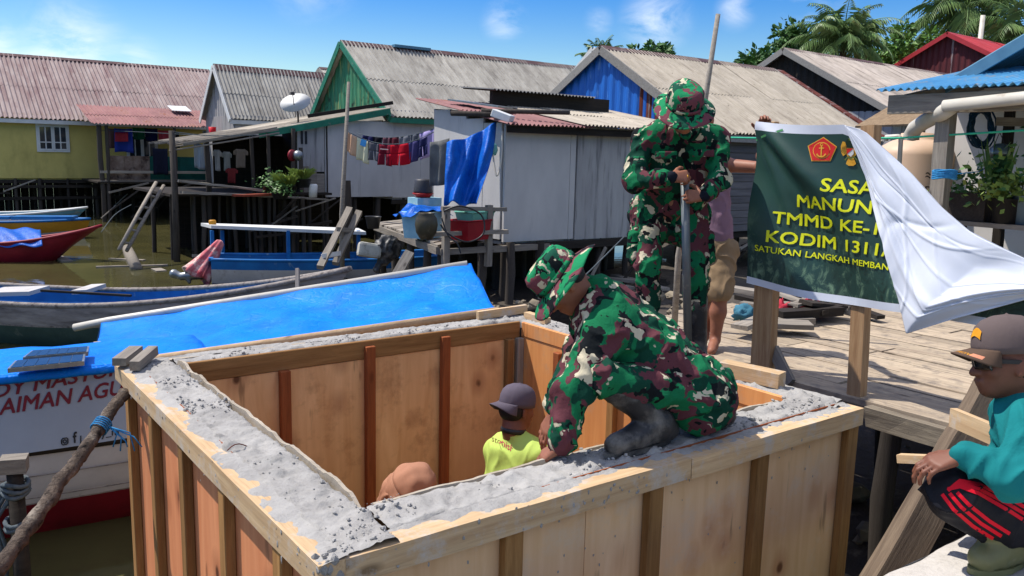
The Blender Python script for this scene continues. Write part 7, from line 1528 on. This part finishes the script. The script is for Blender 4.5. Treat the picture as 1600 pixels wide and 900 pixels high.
# --- squatting man at the right edge
j = dict(boots=1, head=at(1573, 568, d=2.83), hf=cv(-1, .06, .10), hu=cv(.06, -1, -.02), neck=at(1592, 622, d=2.86), shL=at(1612, 668, d=2.72), shR=at(1606, 650, d=3.06), elL=at(1582, 748, d=2.62), elR=at(1560, 742, d=3.05), wrL=at(1503, 712, d=2.70), wrR=at(1506, 716, d=2.98),
         pelvis=at(1662, 822, d=2.95), hipL=at(1655, 828, d=2.84), hipR=at(1650, 815, d=3.04), knL=at(1488, 768, d=2.76), knR=at(1500, 764, d=3.00), anL=at(1578, 866, d=2.84), anR=at(1592, 842, d=3.02), toeL=at(1535, 882, d=2.80), toeR=at(1548, 858, d=2.96))
for s in 'LR': j['an'+s].z = .10; j['toe'+s].z = .048
hL = hand_prims(j['wrL'], cv(-.92, .30, .12), cv(.05, .85, .4), False, (.35, .65, .45), 1.0, .07, .5)
hR = hand_prims(j['wrR'], cv(-.9, .2, -.1), cv(0, .9, -.3), True, (.5, .8, .5), 1.0, .06, .5)
j['hands'] = hL+hR
s3 = thing('person', 'man squatting on the slab in teal shirt, cap, sunglasses and red striped trousers', 'man', (j['pelvis'].x, j['pelvis'].y, 0))
P, fr = body_prims(j); bd = sdf_build('body', P, SKIN_D, s3, .0055, .02)
TEAL = cloth('teal_knit', hexs(24, 114, 116), .82, .9, .6, 8)
jk = sdf_build('shirt', jacket_prims(j, .98, .07, .06, .97), TEAL, s3, .008, .03, .011, 7.5, 11)
TRK = cloth('black_track_cloth', (.012, .012, .016), .8, .6, .4, 8); TRR = cloth('red_stripe_cloth', hexs(214, 24, 44), .9, .6, .2, 8)
tr = sdf_build('trousers', trouser_prims(j, 1.02, .80), TRK, s3, .008, .03, .010, 8, 12)
def on_surface(o, p0, d, off=.003):
    """first hit of the thing's own surface going from p0 along d (world space)"""
    bpy.context.view_layer.update(); mi = o.matrix_world.inverted(); ok, loc, nr, _ = o.ray_cast(mi @ p0, (mi.to_3x3() @ d).normalized()); return (o.matrix_world @ loc - d*off) if ok else None
def stripe_on(o, pts, w, d, m, parent, name='stripe', off=.003):
    """a band of cloth lying on the surface under a path of photo pixels"""
    P = [Vector((x, y, 0)) for x, y in pts]; Q = []
    for a_, b_ in zip(P, P[1:]):
        for q in range(6): Q.append(a_.lerp(b_, q/6))
    Q.append(P[-1]); rows = []
    for i, p in enumerate(Q):
        t = (Q[min(i+1, len(Q)-1)]-Q[max(i-1, 0)]).normalized(); s_ = Vector((-t.y, t.x, 0))*w
        row = [on_surface(o, at(p.x+s_.x*k_, p.y+s_.y*k_, d=d), (at(p.x+s_.x*k_, p.y+s_.y*k_, d=d+.5)-at(p.x+s_.x*k_, p.y+s_.y*k_, d=d)).normalized(), off) for k_ in (-1, 0, 1)]
        if None not in row: rows.append(row)
    if len(rows) < 2: return None
    vs = [v for r_ in rows for v in r_]; fs = []
    for i in range(len(rows)-1):
        if (rows[i][1]-rows[i+1][1]).length > .12: continue
        fs += [(i*3, i*3+1, i*3+4, i*3+3), (i*3+1, i*3+2, i*3+5, i*3+4)]
    return MB().add(vs, fs, True).build(name, m, parent)
for k in range(3):     # three stripes over thigh, knee and shin of the near leg
    o = k*13
    stripe_on(tr, [(1630, 832-o*.9), (1580, 800-o*.75), (1530, 771-o*.55), (1500, 757-o*.35+3), (1481, 764+o*.1)], 2.9, 2.2, TRR, tr)
    stripe_on(tr, [(1472+o*.9, 772-o*.1), (1490+o*.95, 796-o*.25), (1520+o, 822-o*.3), (1552+o, 842-o*.3)], 2.9, 2.2, TRR, tr)
boot(s3, 'boot', j['anL'], j['toeL'], j['knL'], OLIVE, .22, 1.05); boot(s3, 'boot', j['anR'], j['toeR'], j['knR'], OLIVE, .22, 1.05)
CAPB = cloth('brown_grey_cap_cloth', hexs(96, 84, 82), .85, .9, .15, 14)
hc = j['head']+fr[1]*.052-fr[0]*.006; cp, Rm = ball_cap(s3, hc, fr[0]*1+fr[1]*.02, fr[1], CAPB, cloth('brown_peak_cloth', hexs(92, 74, 62), .85, .9, .1, 14), rb=.104)
vs, fs = text_mb('INDONESIA', .020, 0, 'CENTER')
def peakpt(v): a = -v.x/.105; return hc+Rm @ Vector((math.sin(-a)*.104*.88*1.0, math.cos(a)*.104*1.08+.052, .006-.012-.03*(a/1.05)**2))+fr[1]*(.006)+fr[0]*v.y
OG = mat('gold_thread', hexs(214, 150, 30), hexs(190, 126, 20), 30, rough=.6, bump=0)
def pk3(q, v): 
    f, u, r = fr; pd = f; rr0 = .104; a = (q-.5)*rad(120); base = r*math.sin(a)*rr0*.88+pd*math.cos(a)*rr0*1.08
    return hc+base*(1+.02*v)+pd*.070*math.cos((q-.5)*rad(165))**.6*v-u*(.050*(2*(q-.5))**2*v**.7+.012*v)+u*.0075
mb = MB(); mb.add([pk3(.5-v.x/.21*1.0, .62+v.y/.078) for v in vs], fs); mb.build('cap_lettering', OG, cp)
mb = MB(); mb.grid(lambda u, v: pk3(.12+.14*u, .55+.25*v), 4, 3); mb.build('red_white_patch', cloth('pale_red_patch', hexs(210, 140, 110), .9), cp)
mb = MB()
def cpt(a, z, o=.003):
    r0 = np.interp(z, [-.012, .012, .045, .075, .098], [.104, .106, .104, .0936, .0728])+o; return hc+Rm @ Vector((math.sin(a)*r0*.88, math.cos(a)*r0*1.08, z))
mb.grid(lambda u, v: cpt(-.42+.5*u, .035+.028*v+.012*math.sin(u*3)), 8, 3); mb.build('gold_badge', OG, cp)
f, u, r = fr; hd = j['head']; mb = MB()
for s in (-1, 1): mb.grid(lambda a, b: hd+f*(.112-.035*abs(a*.9)**1.6)+r*s*(.006+.062*a)+u*(.030-.042*b)-f*.006*b, 8, 5, True, .004)
mb.tube([hd+f*.108+u*.02-r*.008, hd+f*.108+u*.02+r*.008], .003, 6); lens = mb.build('sunglasses', mat('dark_lens', (.008, .008, .01), (.01, .01, .012), 3, rough=.08, bump=0, spec=.7), s3)
for s in (-1, 1): mb = MB(); mb.bar(hd+f*.082+r*s*.068+u*.020, hd-f*.01+r*s*.083+u*.012, .004, .014); mb.build('temple_arm', BLACK, lens)
sdf_build('hair', [('e', hd+u*.004-f*.036, (.081, .075, .072), [[r[i], u[i], f[i]] for i in range(3)])], HAIR, s3, .007, .01)
a = at(1405, 716, d=2.95); b = at(1492, 720, d=2.82); tag(board('wood_stick', a, b+(b-a)*.3, .045, .03, CAPW, None, up=CU, rough=.003), 'short pale wooden stick in the hand of the squatting man in teal', 'stick')
# --- barefoot man holding the banner corner
j = dict(head=at(1096, 186, d=5.95), hf=cv(-.3, .15, -.95), hu=cv(0, -1, -.1), neck=at(1102, 228, d=6.0), shL=at(1134, 258, d=5.95), shR=at(1066, 256, d=6.05), elL=at(1192, 262, d=5.75), elR=at(1060, 318, d=6.0), wrL=at(1192, 208, d=5.36), wrR=at(1066, 362, d=5.95),
         pelvis=at(1110, 385, d=6.0), hipL=at(1128, 392, d=5.98), hipR=at(1092, 392, d=6.02), knL=at(1125, 458, d=5.9), knR=at(1106, 458, d=6.0), anL=at(1118, 520, d=5.95), anR=at(1100, 522, d=6.05))
for s in 'LR': a = j['an'+s]; a.z = .075; j['toe'+s] = a+cv(-.35, .1, -.9)*.16; j['toe'+s].z = .025
j['hands'] = hand_prims(j['wrL'], cv(-.05, -.75, -.6), cv(-.15, .75, -.7), False, (.5, .75, .5), .98, .08, .4)+hand_prims(j['wrR'], cv(0, 1, 0), cv(1, 0, 0), True)
s4 = thing('person', 'barefoot man in a mauve sleeveless shirt and khaki shorts holding the banner corner', 'man', (j['pelvis'].x, j['pelvis'].y, 0))
P, fr = body_prims(j); sdf_build('body', P, SKIN, s4, .0062, .02); eyes(s4, j['head'], fr, SKIN)
MAUVE = cloth('mauve_vest', hexs(134, 106, 122), .85, .9, .4, 7); ch = (j['shL']+j['shR'])/2
vp_ = []
for s in 'LR': vp_ += [cone(lerp(ch, j['sh'+s], .35), lerp(j['pelvis'], j['hip'+s], .55)-CU*.02, .115, .122, .05), cone(lerp(ch, j['sh'+s], .3)+CU*.03, lerp(ch, j['sh'+s], .75)+CU*.02, .06, .052, .03)]
sdf_build('vest', vp_, MAUVE, s4, .009, .03, .008, 8, 14)
KH = cloth('khaki_shorts_cloth', hexs(140, 118, 92), .85, .9, .35, 8); sdf_build('shorts', [q for s in 'LR' for q in (cone(j['pelvis'], j['hip'+s], .125, .115, .05), cone(j['hip'+s], lerp(j['hip'+s], j['kn'+s], .95), .112, .092, .03))], KH, s4, .009, .03, .008, 8, 15)
sdf_build('hair', [('e', j['head']+fr[1]*.045-fr[0]*.03, (.086, .085, .095), [[fr[2][i], fr[1][i], fr[0][i]] for i in range(3)])], HAIR, s4, .008, .01)
# --- worker in lime shirt and backward cap inside the box
FLZ = BZ+.06
j = dict(head=at(808, 640, d=4.73), hf=cv(.80, .10, .60), hu=cv(.12, -.99, -.02), neck=at(802, 672, d=4.71), shL=at(778, 704, d=4.86), shR=at(840, 714, d=4.64), elL=at(772, 800, d=4.95), elR=at(856, 800, d=4.62), wrL=at(800, 850, d=5.06), wrR=at(880, 820, d=4.95))
ch = (j['shL']+j['shR'])/2; j['pelvis'] = ch+cv(-.05, 1, 0)*.50
for s, o in (('L', -.09), ('R', .09)): j['hip'+s] = j['pelvis']+CR*o*.8+FW*(-o*.5)-Vector((0, 0, .02)); j['kn'+s] = Vector((j['hip'+s].x, j['hip'+s].y, FLZ+.48))+FW*.1; j['an'+s] = Vector((j['hip'+s].x, j['hip'+s].y, FLZ+.08)); j['toe'+s] = j['an'+s]+cv(.8, 0, .6)*.16; j['toe'+s].z = FLZ+.03
j['hands'] = hand_prims(j['wrR'], cv(.6, -.3, .6), cv(-.3, -.2, .9), True)+hand_prims(j['wrL'], cv(.6, -.1, .6), cv(.3, .6, .3), False)
s5 = thing('person', 'worker in lime green shirt and backward grey cap standing inside the box', 'man', (j['pelvis'].x, j['pelvis'].y, FLZ))
P, fr = body_prims(j); sdf_build('body', P, SKIN_D, s5, .0062, .02); eyes(s5, j['head'], fr, SKIN)
LIME = cloth('lime_shirt_cloth', hexs(180, 202, 100), .92, .8, .35, 7); jp = [q for q in jacket_prims(j, .96, .055, .08, .2)]; sh_ = sdf_build('shirt', jp, LIME, s5, .009, .03, .008, 7, 21)
mb = MB(); ring_along(mb, j['neck']-fr[1]*.02, j['neck']+fr[1]*.02, .5, .072, .013, 20); mb.build('neck_band', BLACK, sh_)
BR_ = -FW
vs, fs = text_mb('stonish', .05, 0, 'LEFT', .15); bpy.context.view_layer.update()
o0 = at(764, 716, d=4.2); sx = (at(802, 733, d=4.2)-o0); lx = sx.length; sx.normalize(); sy = CU; w1 = max(v.x for v in vs); P_ = []
Q_ = [o0+sx*(v.x/w1*lx)+sy*(v.y/.05*.052) for v in vs]; H_ = [on_surface(sh_, q-FW*.4, FW, .004) for q in Q_]
md = float(np.median([(h-q).dot(FW) for q, h in zip(Q_, H_) if h])); P_ = [h if h and abs((h-q).dot(FW)-md) < .05 else q+FW*md for q, h in zip(Q_, H_)]
mb = MB(); mb.add(P_, fs); mb.build('lettering', mat('magenta_print', hexs(190, 40, 90), None, 4, bump=0, shift=False), sh_)
mb = MB(); c0 = at(775, 693, d=4.0); P_ = [q for q in (on_surface(sh_, c0+CR*.014*math.cos(a)+CU*.017*math.sin(a)-FW*.4, FW, .004) for a in np.arange(0, 6.28, .45)) if q]; mb.add(P_, [tuple(range(len(P_)))]); mb.build('round_badge', BLUEP, sh_)
CAPG = cloth('grey_cap_cloth', hexs(92, 84, 94), .85, .9, .15, 14); ball_cap(s5, j['head']+fr[1]*.035-fr[0]*.005, fr[0], fr[1], CAPG, None, True, .103)
sdf_build('hair', [('e', j['head']+fr[1]*.0-fr[0]*.040, (.082, .075, .070), [[fr[2][i], fr[1][i], fr[0][i]] for i in range(3)])], HAIR, s5, .007, .01)
sdf_build('trousers', trouser_prims(j, 1, .92), TRK, s5, .012, .03)
# --- hooded worker inside the box
j = dict(head=at(640, 772, d=3.93), hf=cv(.80, .48, -.40), hu=cv(.45, -.88, -.05), neck=at(624, 822, d=3.98), shL=at(592, 862, d=4.16), shR=at(652, 875, d=3.79), elL=at(600, 960, d=4.25), elR=at(690, 960, d=3.79), wrL=at(680, 1000, d=4.37), wrR=at(740, 980, d=3.91))
ch = (j['shL']+j['shR'])/2; j['pelvis'] = ch+cv(-.1, 1, 0)*.48
for s, o in (('L', -.09), ('R', .09)): j['hip'+s] = j['pelvis']+CR*o*.6-FW*o*.5-Vector((0, 0, .02)); b_ = Vector((j['hip'+s].x, j['hip'+s].y, 0)); j['kn'+s] = b_+cv(1, 0, .3)*.16; j['kn'+s].z = FLZ+.42; j['an'+s] = b_.copy(); j['an'+s].z = FLZ+.08; j['toe'+s] = j['an'+s]+cv(1, 0, .3)*.16; j['toe'+s].z = FLZ+.03
j['hands'] = hand_prims(j['wrR'], cv(.8, .3, .4), cv(0, 1, 0), True)+hand_prims(j['wrL'], cv(.8, .3, .4), cv(0, 1, 0), False)
s6 = thing('person', 'worker in a salmon brown hood stooping inside the near left part of the box', 'man', (j['pelvis'].x, j['pelvis'].y, FLZ))
P, fr = body_prims(j); sdf_build('body', P, SKIN_D, s6, .0065, .02); eyes(s6, j['head'], fr, SKIN)
HOOD = cloth('salmon_hood_cloth', hexs(164, 118, 94), .86, .9, .45, 7)
f, u, r = fr; hc = j['head']+u*.015; ax = (-f*.93+u*.36).normalized(); e1 = ax.cross(r).normalized(); mb = MB()
def hd_(q, v):
    th = (v**.8)*rad(118); a = q*2*math.pi; d = ax*math.cos(th)+(r*math.cos(a)+e1*math.sin(a))*math.sin(th)
    R_ = .118+.010*noise.noise(d*2.5+Vector((1, 2, 3)))+.004*math.sin(a*7+v*5)*v; return hc+Vector((d.x, d.y, d.z))*R_+u*(.02*max(0, d.dot(u)))
mb.grid(hd_, 48, 24, True, .006); ho = mb.build('hood', HOOD, s6)
sdf_build('hood_drape', [cone(j['head']-f*.03-u*.02, j['neck']-f*.015, .105, .11), cone(j['neck'], lerp(ch, j['shL'], .7), .12, .11), cone(j['neck'], lerp(ch, j['shR'], .7), .12, .11)], HOOD, ho, .010, .04, .010, 9, 31)
sdf_build('inner_cap', [('e', j['head']+u*.03+f*.012, (.092, .085, .105), [[r[i], u[i], f[i]] for i in range(3)])], cloth('dark_green_inner', hexs(34, 44, 34), .7), s6, .008, .01)
sdf_build('shirt', jacket_prims(j, 1, .06, .05, .9), HOOD, s6, .011, .03, .008, 7, 33); sdf_build('trousers', trouser_prims(j, 1, .92), TRK, s6, .012, .03)
